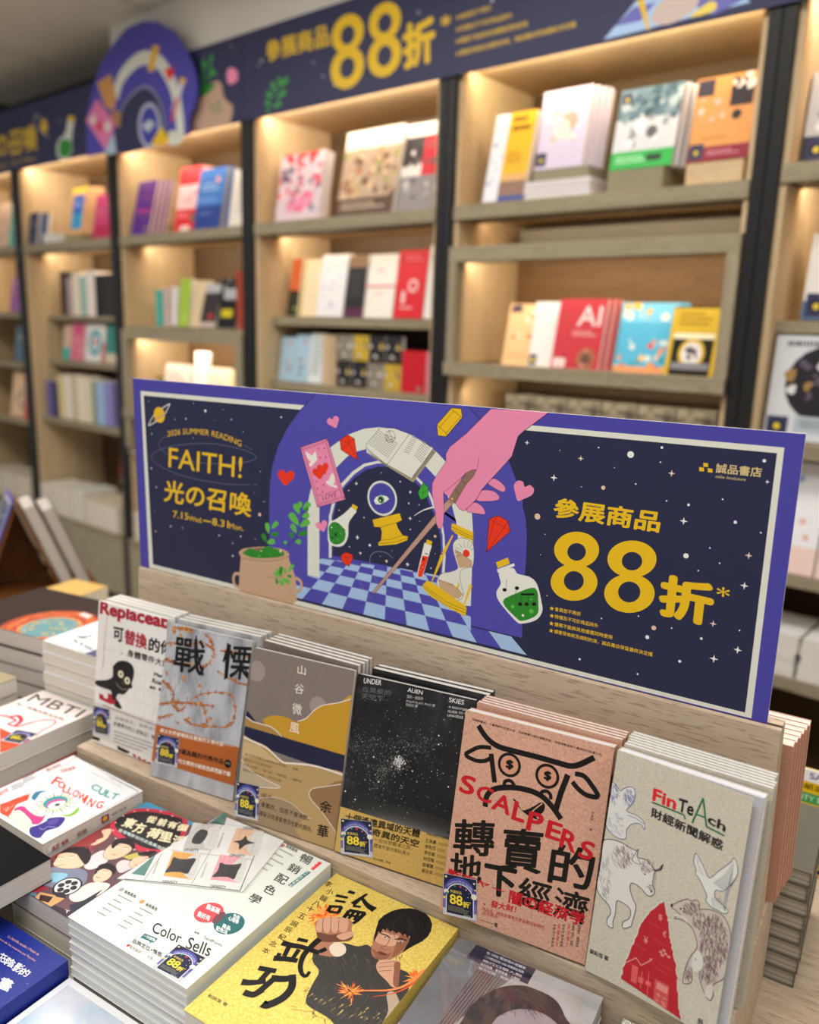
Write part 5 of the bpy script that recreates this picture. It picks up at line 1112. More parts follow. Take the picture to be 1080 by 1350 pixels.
for pts in ([(185, 345), (210, 338), (215, 385), (200, 420), (172, 400)], [(222, 335), (262, 332), (262, 400), (240, 425), (218, 400)], [(270, 330), (312, 330), (310, 400), (285, 422), (265, 398)], [(318, 332), (370, 340), (365, 405), (335, 420), (312, 400)]): A.spline(q(k1, *pts), SK[2], n=4)
for x in (216, 266, 314): A.line(q(k1, (x, 345), (x-4, 415)), .0006, SK[3])
A.spline(q(k1, (180, 420), (260, 435), (330, 425), (395, 435), (380, 470), (260, 480), (195, 470)), SK[3], n=4); A.spline(q(k1, (300, 440), (390, 415), (402, 440), (340, 468)), SK[2], n=4)
# head
A.spline(q(k1, (520, 500), (530, 440), (580, 395), (660, 400), (740, 430), (760, 460), (740, 500), (705, 545), (650, 580), (590, 592), (530, 575), (512, 540)), SK[0], n=5)
A.spline(q(k1, (540, 470), (575, 420), (640, 430), (690, 450), (660, 500), (600, 500)), SK[2], n=4); A.spline(q(k1, (520, 520), (560, 545), (600, 560), (640, 540), (610, 585), (550, 580)), SK[1], n=4); A.spline(q(k1, (690, 440), (750, 450), (735, 500), (690, 545), (640, 575), (660, 520)), SK[1], n=4)
A.poly(q(k1, (530, 480), (534, 440), (545, 395), (560, 350), (590, 315), (640, 288), (700, 272), (760, 270), (810, 280), (850, 300), (878, 330), (892, 368), (885, 410), (865, 445), (830, 475), (790, 495), (745, 520), (705, 548), (722, 520), (745, 480), (757, 445), (748, 440), (738, 455), (725, 428), (708, 440), (690, 415), (668, 428), (650, 404), (630, 418), (612, 392), (600, 410), (588, 396), (572, 425), (560, 412), (548, 445)), '17151a')
for j in range(30):
    x = rd.uniform(560, 850); A.spline(q(k1, (720+rd.uniform(-20, 40), 300), (x, 330+rd.uniform(0, 50)), (x+rd.uniform(-10, 25), 400+rd.uniform(0, 50))), rd.choice(('2c282e', '38333a', '0c0b0e')), False, .0004, n=4)
A.line(q(k1, (570, 425), (612, 440), (632, 455)), .0013, '1c1412'); A.line(q(k1, (660, 462), (700, 458), (735, 470)), .0013, '1c1412')
A.spline(q(k1, (578, 444), (600, 444), (620, 454), (597, 455)), 'c8b09c', n=3); A.circ(q(k1, (600, 449))[0], .0009, '120c0a', 10); A.spline(q(k1, (673, 474), (696, 470), (719, 477), (696, 481)), 'c8b09c', n=3); A.circ(q(k1, (696, 477))[0], .0009, '120c0a', 10)
A.spline(q(k1, (630, 458), (608, 500), (575, 510), (600, 528), (630, 525)), SK[3], False, .0006); A.spline(q(k1, (555, 538), (580, 540), (615, 555), (590, 562), (560, 550)), '6a3028', n=3); A.line(q(k1, (560, 520), (575, 530)), .0006, SK[3])
A.spline(q(k1, (515, 500), (520, 560), (590, 592), (640, 582)), SK[3], False, .0008)
# guard fist and forearm
A.spline(q(k1, (545, 625), (570, 592), (640, 588), (690, 600), (695, 640), (680, 700), (680, 760), (640, 755), (610, 720), (560, 670)), SK[2], n=4)
for a in ((565, 612, 660, 600), (555, 635, 660, 628), (560, 660, 640, 655)): A.line(q(k1, (a[0], a[1]), (a[2], a[3])), .0006, SK[3])
A.spline(q(k1, (660, 605), (695, 610), (690, 680), (680, 760), (650, 740), (655, 660)), SK[1], n=4)
A.spline(q(k1, (610, 800), (660, 790), (690, 860), (690, 920), (640, 985), (590, 985), (620, 900)), 'b09a84', n=4)
splash(k1, (390, 790), 40, 50, 60, .0016); splash(k1, (790, 700), 60, 40, 60, .0016); A.spline(q(k1, (300, 740), (400, 775), (520, 780), (640, 775), (740, 740), (850, 650)), 'f08a50', False, (.0006, .0030)); A.spline(q(k1, (520, 820), (640, 800), (740, 760), (830, 690)), 'd85a2c', False, (.0003, .0024))
# brush lettering
def stroke(v, w0, w1, *pts): A.spline(q(v, *pts), '0d0d0e', False, (w0, w1), n=6)
for w0, w1, pts in ((.0034, .0030, [(372, 165), (412, 178)]), (.0030, .0026, [(295, 190), (370, 205)]), (.0026, .0024, [(290, 222), (355, 232)]), (.0030, .0024, [(252, 258), (335, 262)]), (.0030, .0030, [(262, 262), (245, 290)]), (.0030, .0026, [(330, 262), (310, 300)]), (.0026, .0024, [(250, 290), (315, 300)]),
                    (.0018, .0050, [(490, 180), (440, 215), (400, 245)]), (.0026, .0060, [(460, 210), (490, 250), (535, 280)]), (.0026, .0024, [(400, 255), (450, 262)]), (.0034, .0026, [(375, 282), (480, 300)]), (.0030, .0030, [(378, 285), (345, 330)]), (.0036, .0022, [(475, 300), (430, 345), (400, 365)]), (.0026, .0022, [(410, 290), (375, 335)]), (.0026, .0022, [(440, 295), (408, 345)]), (.0026, .0022, [(365, 312), (450, 325)])):
    stroke(k1, w0*1.38, w1*1.38, *pts)
for w0, w1, pts in ((.0052, .0040, [(730, 530), (800, 548), (870, 560), (985, 600)]), (.0036, .0030, [(835, 505), (905, 520)]), (.0050, .0022, [(985, 505), (935, 550), (880, 610), (855, 680), (862, 735), (890, 758), (918, 725)]), (.0036, .0034, [(775, 560), (745, 620)]), (.0034, .0030, [(845, 575), (800, 640)]), (.0034, .0028, [(715, 600), (690, 640)]), (.0050, .0040, [(672, 635), (760, 640), (835, 652)]), (.0056, .0050, [(1000, 570), (1015, 590)]),
                    (.0044, .0044, [(570, 700), (690, 722)]), (.0044, .0040, [(640, 722), (570, 800)]), (.0056, .0040, [(455, 795), (520, 800), (620, 790)]), (.0060, .0050, [(655, 770), (740, 775), (805, 765)]), (.0050, .0064, [(800, 745), (795, 830), (740, 900), (640, 950), (600, 945)]), (.0044, .0052, [(690, 760), (610, 830), (540, 880), (470, 865)]), (.0020, .0044, [(470, 870), (530, 890), (600, 850)])):
    stroke(k2, w0*1.35, w1*1.35, *pts)
for ch, x, y in (('李', 1040, 130), ('小', 1050, 182), ('龍', 1010, 228), ('八', 960, 265), ('十', 920, 300), ('五', 862, 348), ('誕', 812, 400), ('辰', 770, 440), ('紀', 728, 490), ('念', 668, 535), ('本', 618, 582)):
    A.text(ch, *q(k2, (x-32, y+8), (x+14, y+28), (x-8, y-26)), '2a1c10', .01)
A.text('劉錦棠 著', *q(k2, (222, 895), (350, 965), (236, 872)), '3a2a14', .01); A.spline(q(k2, (780, 960), (830, 965), (800, 985), (860, 985), (890, 1000), (920, 995), (980, 1035), (1050, 1050)), '7a6420', False, .0004)
A.build('printed_artwork')

# white eye drawing cover
cu = (0, 990, 5.4)
A = front(cult, .1465, .138, cultt)
for ch, a in (('C', ((640, 268), (692, 292), (668, 230))), ('U', ((690, 300), (735, 322), (722, 255))), ('L', ((738, 322), (776, 336), (768, 280))), ('T', ((778, 338), (826, 348), (808, 298)))): A.text(ch, *q(cu, *a), '2e9a96', .03)
for ch, a in (('F', ((358, 232), (400, 250), (405, 180))), ('O', ((405, 250), (445, 275), (432, 208))), ('L', ((440, 288), (470, 302), (462, 238))), ('L', ((474, 300), (506, 312), (496, 255))), ('O', ((508, 318), (545, 335), (535, 272))), ('W', ((545, 335), (600, 368), (570, 290))), ('I', ((588, 368), (602, 376), (618, 312))), ('N', ((610, 385), (650, 405), (650, 335))), ('G', ((675, 405), (722, 412), (700, 355)))): A.text(ch, *q(cu, *a), 'e2402e', .03)
A.outline(q(cu, (545, 42), (985, 290), (330, 640), (0, 440)), .0005, '3a3a3a')
A.circ(q(cu, (395, 372))[0], .0175, 'f0ead0', 30)
for k in range(26):
    a = 2*pi*k/26; c0 = A.pt(q(cu, (395, 372))[0]); A.px = False; r1 = .025+.004*(k % 2)
    A.line([(c0[0]+.0150*cos(a), c0[1]+.0150*sin(a)), (c0[0]+r1*cos(a), c0[1]+r1*sin(a))], (.0016, .0003), ('d8b84a', '3a8aa0')[k % 2]); A.px = True
A.circ(q(cu, (395, 368))[0], .0140, '2e9aa6', 30); A.circ(q(cu, (400, 378))[0], .0110, 'd84a94', 26); A.spline(q(cu, (340, 400), (370, 370), (440, 355), (470, 365), (440, 395), (380, 415)), 'f6f2ea', n=4); A.circ(q(cu, (408, 384))[0], .0030, '2a2a50', 14)
A.spline(q(cu, (225, 330), (260, 290), (340, 285), (290, 300), (255, 345), (240, 350)), '3a7aa0', n=4); A.spline(q(cu, (435, 455), (500, 450), (560, 400), (550, 440), (490, 468)), '8ac03a', n=4)
A.poly(q(cu, (0, 380), (60, 360), (120, 335), (212, 305), (200, 350), (120, 380), (60, 470), (0, 440)), 'e04a2c')
for pts, c in (([(180, 390), (240, 375), (280, 400), (260, 450), (200, 430)], 'f4e6da'), ([(100, 420), (160, 395), (230, 450), (300, 470), (330, 440), (290, 510), (230, 520), (150, 470)], 'd23a8a'), ([(60, 470), (130, 420), (200, 470), (230, 520), (200, 575), (120, 520)], 'f4ead2'), ([(215, 550), (270, 530), (330, 500), (350, 480), (460, 475), (420, 540), (330, 570), (280, 620), (220, 600)], '3a2e8a'), ([(330, 510), (400, 480), (420, 500), (370, 530)], '5a4aa8'), ([(260, 440), (300, 410), (330, 440), (300, 470)], 'f6f0e4')): A.spline(q(cu, *pts), c, n=4); A.spline(q(cu, *pts), '2a2040', True, .0004, n=4)
A.spline(q(cu, (20, 420), (60, 400), (40, 430), (80, 400), (100, 380)), 'f4d8c8', False, .0006); A.spline(q(cu, (280, 550), (310, 560), (340, 540), (400, 545)), 'c8c4f0', False, .0006)
A.line(q(cu, (690, 195), (590, 300), (560, 350)), .0004, 'd8a0a0'); A.spline(q(cu, (480, 190), (540, 200), (600, 220)), 'a8a8b8', False, .0003); A.spline(q(cu, (670, 410), (620, 460), (560, 500)), 'a8a8b8', False, .0003)
A.text('瘋狂崇拜', *q(cu, (340, 150), (440, 110), (320, 130)), 'c8787c', .02); A.text('邪教極樂', *q(cu, (440, 160), (545, 130), (425, 135)), 'c8787c', .02)
for x, y, r in ((110, 265, 3), (190, 210, 5)): A.block(*q(cu, (x-20, y+25), (x+80, y-20), (x-30, y-15)), r, '5a5a62', r, .5)
A.text('讓我們跟', *q(cu, (0, 325), (62, 290), (-10, 295)), 'c8787c', .02)
A.text('A GUIDE TO THE MOST NOTORIOUS CULTS', *q(cu, (770, 190), (975, 285), (775, 182)), '4a4a4a'); A.text('Indianapolis, Waco, Jonestown', *q(cu, (640, 155), (860, 262), (645, 145)), '9a9aa0')
A.build('printed_artwork')
S = Art(cult, T(.1465, 0, 0) @ Matrix(((0, 0, 1, 0), (1, 0, 0, 0), (0, 1, 0, 0), (0, 0, 0, 1))), (0, 0, .138, cultt), 1e-4)
S.poly(q(cu, (340, 690), (400, 650), (400, 690), (345, 730)), 'f0eef0'); S.text('瘋狂', *q(cu, (370, 718), (425, 688), (366, 682)), 'b04a50', .02); S.text('崇拜', *q(cu, (440, 680), (490, 652), (436, 648)), 'b04a50', .02); S.text('邪教', *q(cu, (550, 620), (625, 580), (546, 585)), '9a6a6c', .01)
S.poly(q(cu, (722, 470), (775, 445), (778, 490), (725, 520)), '8a2a6a'); S.circ(q(cu, (748, 482))[0], .0034, 'e8c03a', 14); S.text('瘋狂小姐 著', *q(cu, (800, 465), (900, 410), (796, 448)), '5a5a5a')
S.build('spine_lettering')

# pink ribbon cover
mb_ = (0, 880, 5.4)
A = front(mbt, .122, .193, mbtt)
A.text('MBTI', *q(mb_, (185, 236), (545, 356), (262, 188)), '28201f', .0)
A.text('我，就讓自愛這些啊', *q(mb_, (118, 268), (452, 385), (125, 245)), '5a4a48', .01)
A.spline(q(mb_, (0, 340), (60, 350), (110, 380), (60, 400), (120, 420), (200, 400), (300, 375), (380, 375), (390, 400), (300, 450), (255, 490)), 'd8506a', False, (.0040, .0016)); A.spline(q(mb_, (60, 355), (130, 345), (150, 380), (110, 415)), 'c23a52', False, .0055); A.spline(q(mb_, (120, 420), (240, 385), (350, 375)), 'f0a0ac', False, .0012)
A.poly(q(mb_, (0, 430), (40, 450), (230, 520), (0, 610)), 'dc4a2c'); A.poly(q(mb_, (0, 545), (205, 500), (0, 605)), 'e2552f')
for k in range(3): A.text('一種人格，解讀自己', *q(mb_, (-20, 450+16*k), (70, 470+16*k), (-18, 440+16*k)), '8a5a50')
sticker(A, .0002, *q(mb_, (0, 520), (150, 548), (80, 440)))
A.build('printed_artwork')
kn = (0, 760, 7.18)
A = front(kni, .126, .152, knit)
for k in range(4): A.block(*q(kn, (705+20*k, 560+12*k), (830+25*k, 595-12*k), (700+20*k, 550+10*k)), 1, '55565c', k, .8)
A.text('XYIIHN', *q(kn, (672, 610), (960, 760), (700, 585)), '2c2c32', .02)
A.text('國際暢銷作品，值得一讀再讀的小說', *q(kn, (520, 632), (860, 740), (525, 620)), '44454c'); A.poly(q(kn, (780, 740), (910, 690), (930, 760), (850, 775)), '5a5a7c')
A.build('printed_artwork')

# film star cover
o1 = (0, 1040, 4.696)
A = front(ori, .118, .188, orit)
A.poly(q(o1, (760, 120), (880, 75), (1100, 130), (1400, 300), (900, 130)), '4a9ac0'); A.poly(q(o1, (880, 80), (1120, 140), (1060, 180), (860, 125)), '4a9ac0')
A.poly(q(o1, (20, 570), (300, 420), (600, 260), (740, 150), (820, 200), (400, 500)), '8a3a3c')
rd = random.Random(14)
for j in range(120):
    x = rd.uniform(60, 560); y = 585-(x-60)*.52+rd.uniform(-25, 60); A.poly(q(o1, (x, y), (x+rd.uniform(12, 34), y+rd.uniform(-10, 4)), (x+rd.uniform(12, 30), y+rd.uniform(10, 26)), (x-4, y+rd.uniform(6, 20))), rd.choice(('7c2e34', '5a2a38', 'a0484a', '482432', '94525a', '3a2034')))
A.poly(q(o1, (15, 580), (80, 560), (200, 600), (240, 680), (150, 660), (20, 615)), '5a7a8a'); A.poly(q(o1, (20, 610), (230, 670), (430, 760), (560, 700), (410, 830), (20, 640)), '3a2a3a'); A.spline(q(o1, (20, 590), (100, 600), (180, 640)), '9ac0c8', False, .0006)
# sign
A.spline(q(o1, (690, 190), (740, 150), (830, 125), (930, 122), (1080, 150), (1160, 190), (1130, 330), (1020, 400), (880, 390), (760, 330), (690, 260)), 'c83a50', n=6); A.spline(q(o1, (715, 200), (760, 165), (840, 145), (930, 142), (1080, 172), (1130, 200), (1100, 320), (1010, 372), (890, 362), (780, 300), (720, 245)), '2e2a2c', n=6)
for k in range(16):
    a = 2*pi*k/16; A.circ(q(o1, (915+215*cos(a), 258+128*sin(a)))[0], .0012, 'f6d8d8', 8)
CR = 'f2e8c0'
for ch, x0, y0, x1, y1, xt, yt in (('從', 895, 205, 955, 215, 925, 165), ('前', 965, 225, 1020, 235, 990, 180), ('有', 1025, 240, 1085, 250, 1050, 198), ('個', 1085, 258, 1150, 265, 1110, 215)): A.text(ch, *q(o1, (x0, y0), (x1, y1), (xt, yt)), CR, .04)
for ch, x0, y0, x1, y1, xt, yt in (('東', 745, 232, 815, 250, 790, 175), ('方', 812, 268, 885, 280, 845, 205), ('荷', 892, 298, 975, 312, 935, 238), ('里', 975, 320, 1055, 335, 1000, 260), ('活', 1055, 350, 1130, 360, 1080, 285)): A.text(ch, *q(o1, (x0, y0), (x1, y1), (xt, yt)), CR, .04)
A.text('香港電影如何走進黃金時代', *q(o1, (728, 262), (1050, 400), (740, 243)), 'c8d8d4', .02)
SKN = ('f0c8a8', 'd89a80', '2a2024')
def face(hair, skin, v, eyes, mouth, w=.0009):
    A.spline(q(v, *skin), SKN[0], n=4); A.spline(q(v, *skin), SKN[2], True, .0004, n=4); A.spline(q(v, *hair), SKN[2], n=4)
    for (x, y) in eyes: A.line(q(v, (x-14, y-12), (x+16, y-12)), .0007, SKN[2]); A.spline(q(v, (x-12, y), (x, y-6), (x+12, y), (x, y+5)), 'f6efe6', n=3); A.circ(q(v, (x, y))[0], .0008, SKN[2], 8)
    A.line(q(v, *mouth), w, 'a8483c')
A.spline(q(o1, (250, 560), (290, 500), (380, 480), (480, 490), (540, 520), (520, 590), (420, 620), (280, 600)), '7c8298', n=4); A.spline(q(o1, (270, 545), (330, 520), (420, 530), (350, 580)), '8cc0d8', n=4)
A.spline(q(o1, (520, 480), (560, 420), (640, 380), (680, 420), (640, 470), (560, 500)), 'dcd6d8', n=4); A.spline(q(o1, (720, 470), (770, 440), (860, 470), (800, 500), (740, 520)), 'd8d0d0', n=4)
face([(370, 400), (420, 368), (500, 360), (555, 380), (562, 430), (530, 470), (500, 440), (470, 400), (420, 395)], [(330, 470), (345, 440), (370, 405), (430, 395), (490, 410), (530, 440), (510, 480), (440, 495), (370, 490)], o1, ((375, 435), (440, 428)), [(350, 478), (385, 472), (400, 470)])
face([(690, 350), (720, 315), (790, 305), (835, 340), (830, 375), (800, 350), (740, 340), (700, 370)], [(640, 400), (680, 350), (740, 335), (800, 350), (815, 380), (760, 420), (690, 440), (650, 430)], o1, ((730, 362), (780, 375)), [(690, 405), (720, 412)])
face([(850, 410), (890, 390), (960, 385), (975, 410), (930, 450), (920, 420), (870, 415)], [(800, 460), (840, 420), (890, 412), (930, 430), (900, 475), (850, 490), (810, 485)], o1, ((880, 432), (915, 440)), [(835, 470), (860, 478)])
face([(590, 510), (620, 470), (680, 462), (720, 490), (705, 530), (680, 500), (630, 495), (590, 530)], [(575, 555), (595, 515), (640, 495), (690, 510), (685, 545), (640, 575), (590, 580)], o1, ((615, 512), (655, 520)), [(595, 545), (620, 552)])
A.spline(q(o1, (430, 660), (520, 600), (580, 580), (680, 590), (640, 640), (560, 680), (460, 700)), 'ecdcd4', n=4); A.spline(q(o1, (630, 260), (690, 250), (660, 310), (580, 350), (560, 330), (640, 300)), 'f0c8a8', n=4); A.spline(q(o1, (440, 340), (560, 280), (600, 290), (590, 330), (500, 360)), '9a3c3c', n=4)
A.poly(q(o1, (760, 420), (850, 395), (860, 420), (800, 440)), 'c8c060')
A.circ(q(o1, (418, 605))[0], .0150, '1e1a20', 30); A.circ(q(o1, (418, 605))[0], .0132, 'dcdcdc', 30)
for k in range(6):
    a = 2*pi*k/6+.3; c0 = A.pt(q(o1, (418, 605))[0]); A.px = False; A.circ((c0[0]+.0076*cos(a), c0[1]+.0076*sin(a)), .0036, '2a262c', 14); A.px = True
A.circ(q(o1, (418, 605))[0], .0016, '2a262c', 12)
A.poly(q(o1, (210, 680), (250, 640), (340, 660), (400, 680), (370, 700), (300, 740)), 'd0a06a'); A.poly(q(o1, (250, 655), (330, 670), (300, 705), (240, 690)), '3a2420'); A.poly(q(o1, (320, 640), (400, 640), (410, 680), (350, 670)), '2e2a34'); A.poly(q(o1, (160, 610), (220, 580), (300, 620), (210, 645)), 'a02c3c')
A.poly(q(o1, (430, 720), (520, 690), (640, 620), (560, 700), (440, 760)), '2c3440'); A.text('T', *q(o1, (400, 765), (425, 772), (405, 748)), 'f0f0f0', .02)
A.build('printed_artwork')

# blue cover, sky cover, portrait cover, round painting
bl_ = (0, 1200, 8.308)
A = front(blu, .164, .225, blut)
A.text('La Semilla oculta i l’habil de', *q(bl_, (80, 295), (418, 500), (100, 272)), 'e8b090', .0, shear=.2); A.text('El diario de los muertos por Rosaler', *q(bl_, (-60, 300), (385, 575), (-45, 272)), 'e8b090', .0, shear=.2)
for ch, x0, y0, x1, y1, xt, yt in (('在', -10, 560, 70, 590, 10, 455), ('陰', 40, 595, 135, 640, 95, 510), ('影', 120, 655, 205, 695, 200, 570), ('的', 195, 700, 285, 735, 265, 630), ('書', -40, 850, 100, 905, 30, 720)): A.text(ch, *q(bl_, (x0, y0), (x1, y1), (xt, yt)), 'f2f4f8', .02)
rd = random.Random(2)
for j in range(90):
    x, y = rd.uniform(-60, 420), rd.uniform(430, 1200); A.line(q(bl_, (x, y), (x+22, y-6)), .0004, rd.choice(('5a6ac8', '7a8ad8', '4a5ab8')))
A.build('printed_artwork')
A = front(sky, .1695, .238, skyt).local()
MB().box(.007, .007, skyt, .1625, .231, skyt+.0001).build('sky_picture', mottled('cloud_picture', [(.30, (150, 190, 214)), (.45, (196, 208, 222)), (.6, (214, 214, 224)), (.75, (206, 206, 220))], (22, 22, 22), 3, .3), sky)
po = (540, 1200, 3.375)
A = front(por, .146, .203, port)
A.poly(q(po, (240, 100), (330, 110), (585, 210), (420, 330), (150, 500), (-40, 560), (-60, 340)), '7c7c80'); A.poly(q(po, (300, 260), (380, 290), (300, 420), (200, 505), (90, 560), (170, 440)), '685a60')
for k in range(16): A.line(q(po, (318+6*k, 262+3*k), (100+9*k, 540)), .0006, ('9a9096', '4a4246')[k % 2])
A.poly(q(po, (400, 135), (480, 165), (470, 190), (395, 160)), '23232a')
A.spline(q(po, (240, 560), (240, 480), (300, 400), (400, 345), (500, 335), (580, 360), (650, 400), (690, 470), (700, 560)), '2f2b30', n=5); A.spline(q(po, (370, 560), (380, 490), (430, 455), (500, 440), (580, 455), (650, 500), (680, 560)), 'b3a3ac', n=5)
rd = random.Random(6)
for j in range(60): x = rd.uniform(270, 660); A.spline(q(po, (430+rd.uniform(-30, 60), 350), ((x+450)/2, 370+rd.uniform(0, 30)), (x, 430+rd.uniform(-10, 60))), rd.choice(('46414a', '3c3840', '242026', '55505a')), False, .0005, n=4)
A.poly(q(po, (325, 118), (585, 225), (525, 330), (252, 212)), '2b2848')
for k, t in enumerate(('熱帶巨星70年大紀念套裝特定', '重磅經典面對大全集合集', '在 2008 萬張唱片收藏家', '二大國認定的 1000 枚黑膠史相冊', '旅行口袋人說', '熱烈推薦　影評新書・人像映', '樂王社話　詩話故地')): A.text(t, *q(po, (360-9*k, 160+17*k), (535-9*k, 232+17*k), (363-9*k, 148+17*k)), 'e4e2ee', .02)
A.text('誠品書店', *q(po, (645, 258), (690, 275), (648, 246)), '5a5a60'); A.text('張愛華精選・頁', *q(po, (710, 285), (845, 345), (714, 272)), '6a6a70'); A.line(q(po, (860, 345), (880, 395), (862, 440)), .0004, '9a9aa0'); A.text('攝影集', *q(po, (820, 505), (848, 515), (850, 455)), '7a7a80', vert=False)
A.build('printed_artwork')
MB().box(-.001, -.001, port+.0016, 1.47e-1, .2035, port+.0017).build('clear_wrap', clear_film('wrap_film', .12, .1), por)
d2_ = (0, 760, 7.18)
A = front(art_, .216, .175, artt)
c0 = q(d2_, (470, 480))[0]; rd = random.Random(8)
for r, c in ((.080, '7a3a34'), (.074, 'c0522e'), (.066, 'cc6a3a'), (.056, 'b0423a'), (.048, 'd49a5a'), (.042, '6a9aa4')): A.circ(c0, r, c, 50)
cc = A.pt(c0); A.local()
for j in range(160):
    a, r = rd.uniform(0, 6.28), .042+.034*rd.random(); x, y = cc[0]+r*cos(a), cc[1]+r*sin(a); A.line([(x, y), (x-.010*sin(a), y+.010*cos(a))], (.0024, .0004), rd.choice(('e08a4a', 'a83a3c', 'e8b060', 'c85a3a', '7a2a34', 'd8805a')))
for j in range(80):
    a, r = rd.uniform(0, 6.28), .040*sqrt(rd.random()); x, y = cc[0]+r*cos(a), cc[1]+r*sin(a); A.line([(x, y), (x+rd.uniform(-.01, .01), y+rd.uniform(-.01, .01))], (.003, .0006), rd.choice(('d8b03a', 'e8c84a', '5a8a9a', '88b0b4', 'c8982a', '8a7a3a')))
A.view(0, 0, 1); A.poly(q(d2_, (740, 360), (790, 340), (880, 370), (830, 400)), 'dcd0cc'); A.poly(q(d2_, (280, 660), (390, 620), (400, 650), (330, 690)), 'c8c4bc')
A.build('printed_artwork')
A = Art(blk, T(0, 0, .027), (0, 0, .168, .137), 1e-4)
A.text('瘋狂', *q(cu, (-20, 500), (45, 530), (-5, 475)), '7a2a4a', .02); A.build('printed_artwork')
S = Art(blk, Rx(90), (0, 0, .168, .027), 1e-4); S.text('PHANTOM CITY', *q(cu, (90, 860), (180, 812), (88, 850)), '6a6a70', .0); S.circ(q(cu, (210, 795))[0], .0018, '77777c', 10); S.build('spine_lettering')
A = Art(yel, T(0, 0, .008) @ Matrix.Diagonal((.70, .5535, 1, 1)), (0, 0, .160, .262)).local()
A.poly([(0, .232), (.160, .232), (.160, .262), (0, .262)], 'eceef2'); A.text('SAVOIR', (.085, .240), (.158, .240), (.085, .256), '5a5a8a', .03); A.text('貼紙遊戲書', (.06, .212), (.150, .212), (.06, .228), '5a4a10', .02)
A.poly([(0, .178), (.160, .178), (.160, .204), (0, .204)], '4aa05a'); A.text('ACTIVITY BOOK', (.03, .184), (.150, .184), (.03, .198), 'c8e8c8', .02)
for r in range(3):
    for c in range(4):
        A.poly([(.004+.037*c, .052+.041*r), (.037+.037*c, .052+.041*r), (.037+.037*c, .088+.041*r), (.004+.037*c, .088+.041*r)], (('b8c8cc', 'e8b8a8', '9a9ac0')[r]))
        A.circ((.020+.037*c, .070+.041*r), .010, (('e8eef0', 'c04a6a', 'e8c83a')[r]), 16); A.line([(.014+.037*c, .062+.041*r), (.028+.037*c, .062+.041*r)], .002, '3a3a4a')
A.poly([(.10, .006), (.158, .006), (.158, .046), (.10, .046)], '55559a'); A.poly([(.108, .008), (.150, .008), (.150, .030), (.14, .042), (.118, .042), (.108, .030)], '23233a'); A.text('88', (.112, .014), (.140, .014), (.112, .034), 'f0d83a', .03)
A.build('printed_artwork')

# ------------------------------------------------------------------ easel sign and the grey books leaning on the easel
SGM = EA @ Matrix(((0, sin(radians(20.8)), -cos(radians(20.8)), -.0975), (-1, 0, 0, .158), (0, cos(radians(20.8)), sin(radians(20.8)), .0262), (0, 0, 0, 1)))
esg = thing('small_sign', 'small navy sign with purple edge on the wooden easel, cut by the left edge', 'sign', SGM)
MB().box(0, 0, 0, .150, .262, .004).build('sign_board', paint('5a57b4', .35), esg)
A = Art(esg, T(0, 0, .004), (0, 0, .150, .262), 6e-5).local()
A.poly([(.012, .012), (.138, .012), (.138, .250), (.012, .250)], OFFW); A.poly([(.018, .018), (.132, .018), (.132, .244), (.018, .244)], '3a4a68')
A.spline([(.02, .19), (.07, .20), (.13, .215)], 'dfe2e8', False, .0016); A.circ((.118, .165), .007, RED, 16); A.text('88', (.03, .09), (.10, .09), (.03, .14), YEL, .03); A.text('折', (.10, .09), (.125, .09), (.10, .115), YEL, .03)
for x, y in ((.03, .23), (.06, .225), (.10, .17), (.04, .16), (.09, .05), (.12, .07), (.05, .04)): A.circ((x, y), .0015, 'e8e8e8', 8)
A.text('誠品書店', (.085, .228), (.125, .228), (.085, .238), 'a8a890', .01)
A.build()
GB = ('b3aaa4', 'a79f9a')
for i, (lab, dx) in enumerate((('grey-edged book leaning on the right face of the wooden easel', 0), ('outer grey-edged book leaning beside the wooden easel', .040))):
    M = EA @ T(.0975+dx, .004, .0246) @ Matrix(((0, -sin(radians(20.8)), cos(radians(20.8)), 0), (1, 0, 0, 0), (0, cos(radians(20.8)), sin(radians(20.8)), 0), (0, 0, 0, 1)))
    M = T(0, 0, max(0, .0248-.72-min((M @ Vector((0, 0, z))).z for z in (0, .031)))) @ M
    book(lab, M, .150, .238-.01*i, .031, '3a3838', True, GB[i], 'grey books on the easel', c=.0014, sq=.002)

# ------------------------------------------------------------------ header banner above the bookcases
def banner(s0, s1, label):
    M = CASE @ T(s0, -.022, .765) @ Rx(90)
    r = thing('header_banner', label, 'banner', M, 'header banners over the bookcases')
    MB().box(0, 0, -.008, s1-s0-.002, .308, 0).build('banner_board', paint('2f3253', .45), r, .0006)
    return r, s1-s0-.002, .308
h1, h2, h3, h5 = (0, 0, 2), (540, 0, 2), (330, 0, 2.0377), (0, 0, 2.7)
STARD = random.Random(31)
def bstars(A, w, h, n):
    A.local()
    for k in range(n): A.circ((STARD.uniform(.03, w-.03), STARD.uniform(.03, h-.03)), STARD.choice((.003, .004, .006)), STARD.choice(('b8bcc8', 'c8b8b0', '8a90a4')), 8)
    A.view(0, 0, 1)
r, w, h = banner(-6.25, PX(4)+.45, 'navy header banner with yellow lettering and a planet, furthest along the bookcases')
A = Art(r, FR_I, (0, 0, w, h)); bstars(A, w, h, 14)
A.text('光の召喚', *q(h1, (-45, 428), (98, 396), (-47, 362)), 'd9b42a', .03); A.text('7.15Wed.—8.31Mon.', *q(h1, (-40, 452), (96, 422), (-40, 440)), 'b89a3a', .02)
A.spline(q(h1, (92, 325), (100, 305), (135, 355), (128, 362)), 'd8d8d8', True, .004); A.circ(q(h1, (116, 333))[0], .034, 'd9b42a', 24)
A.build()
r, w, h = banner(PX(4)+.45, PX(2)+.0, 'navy header banner with a potted plant and a bottle, behind the arch cutout')
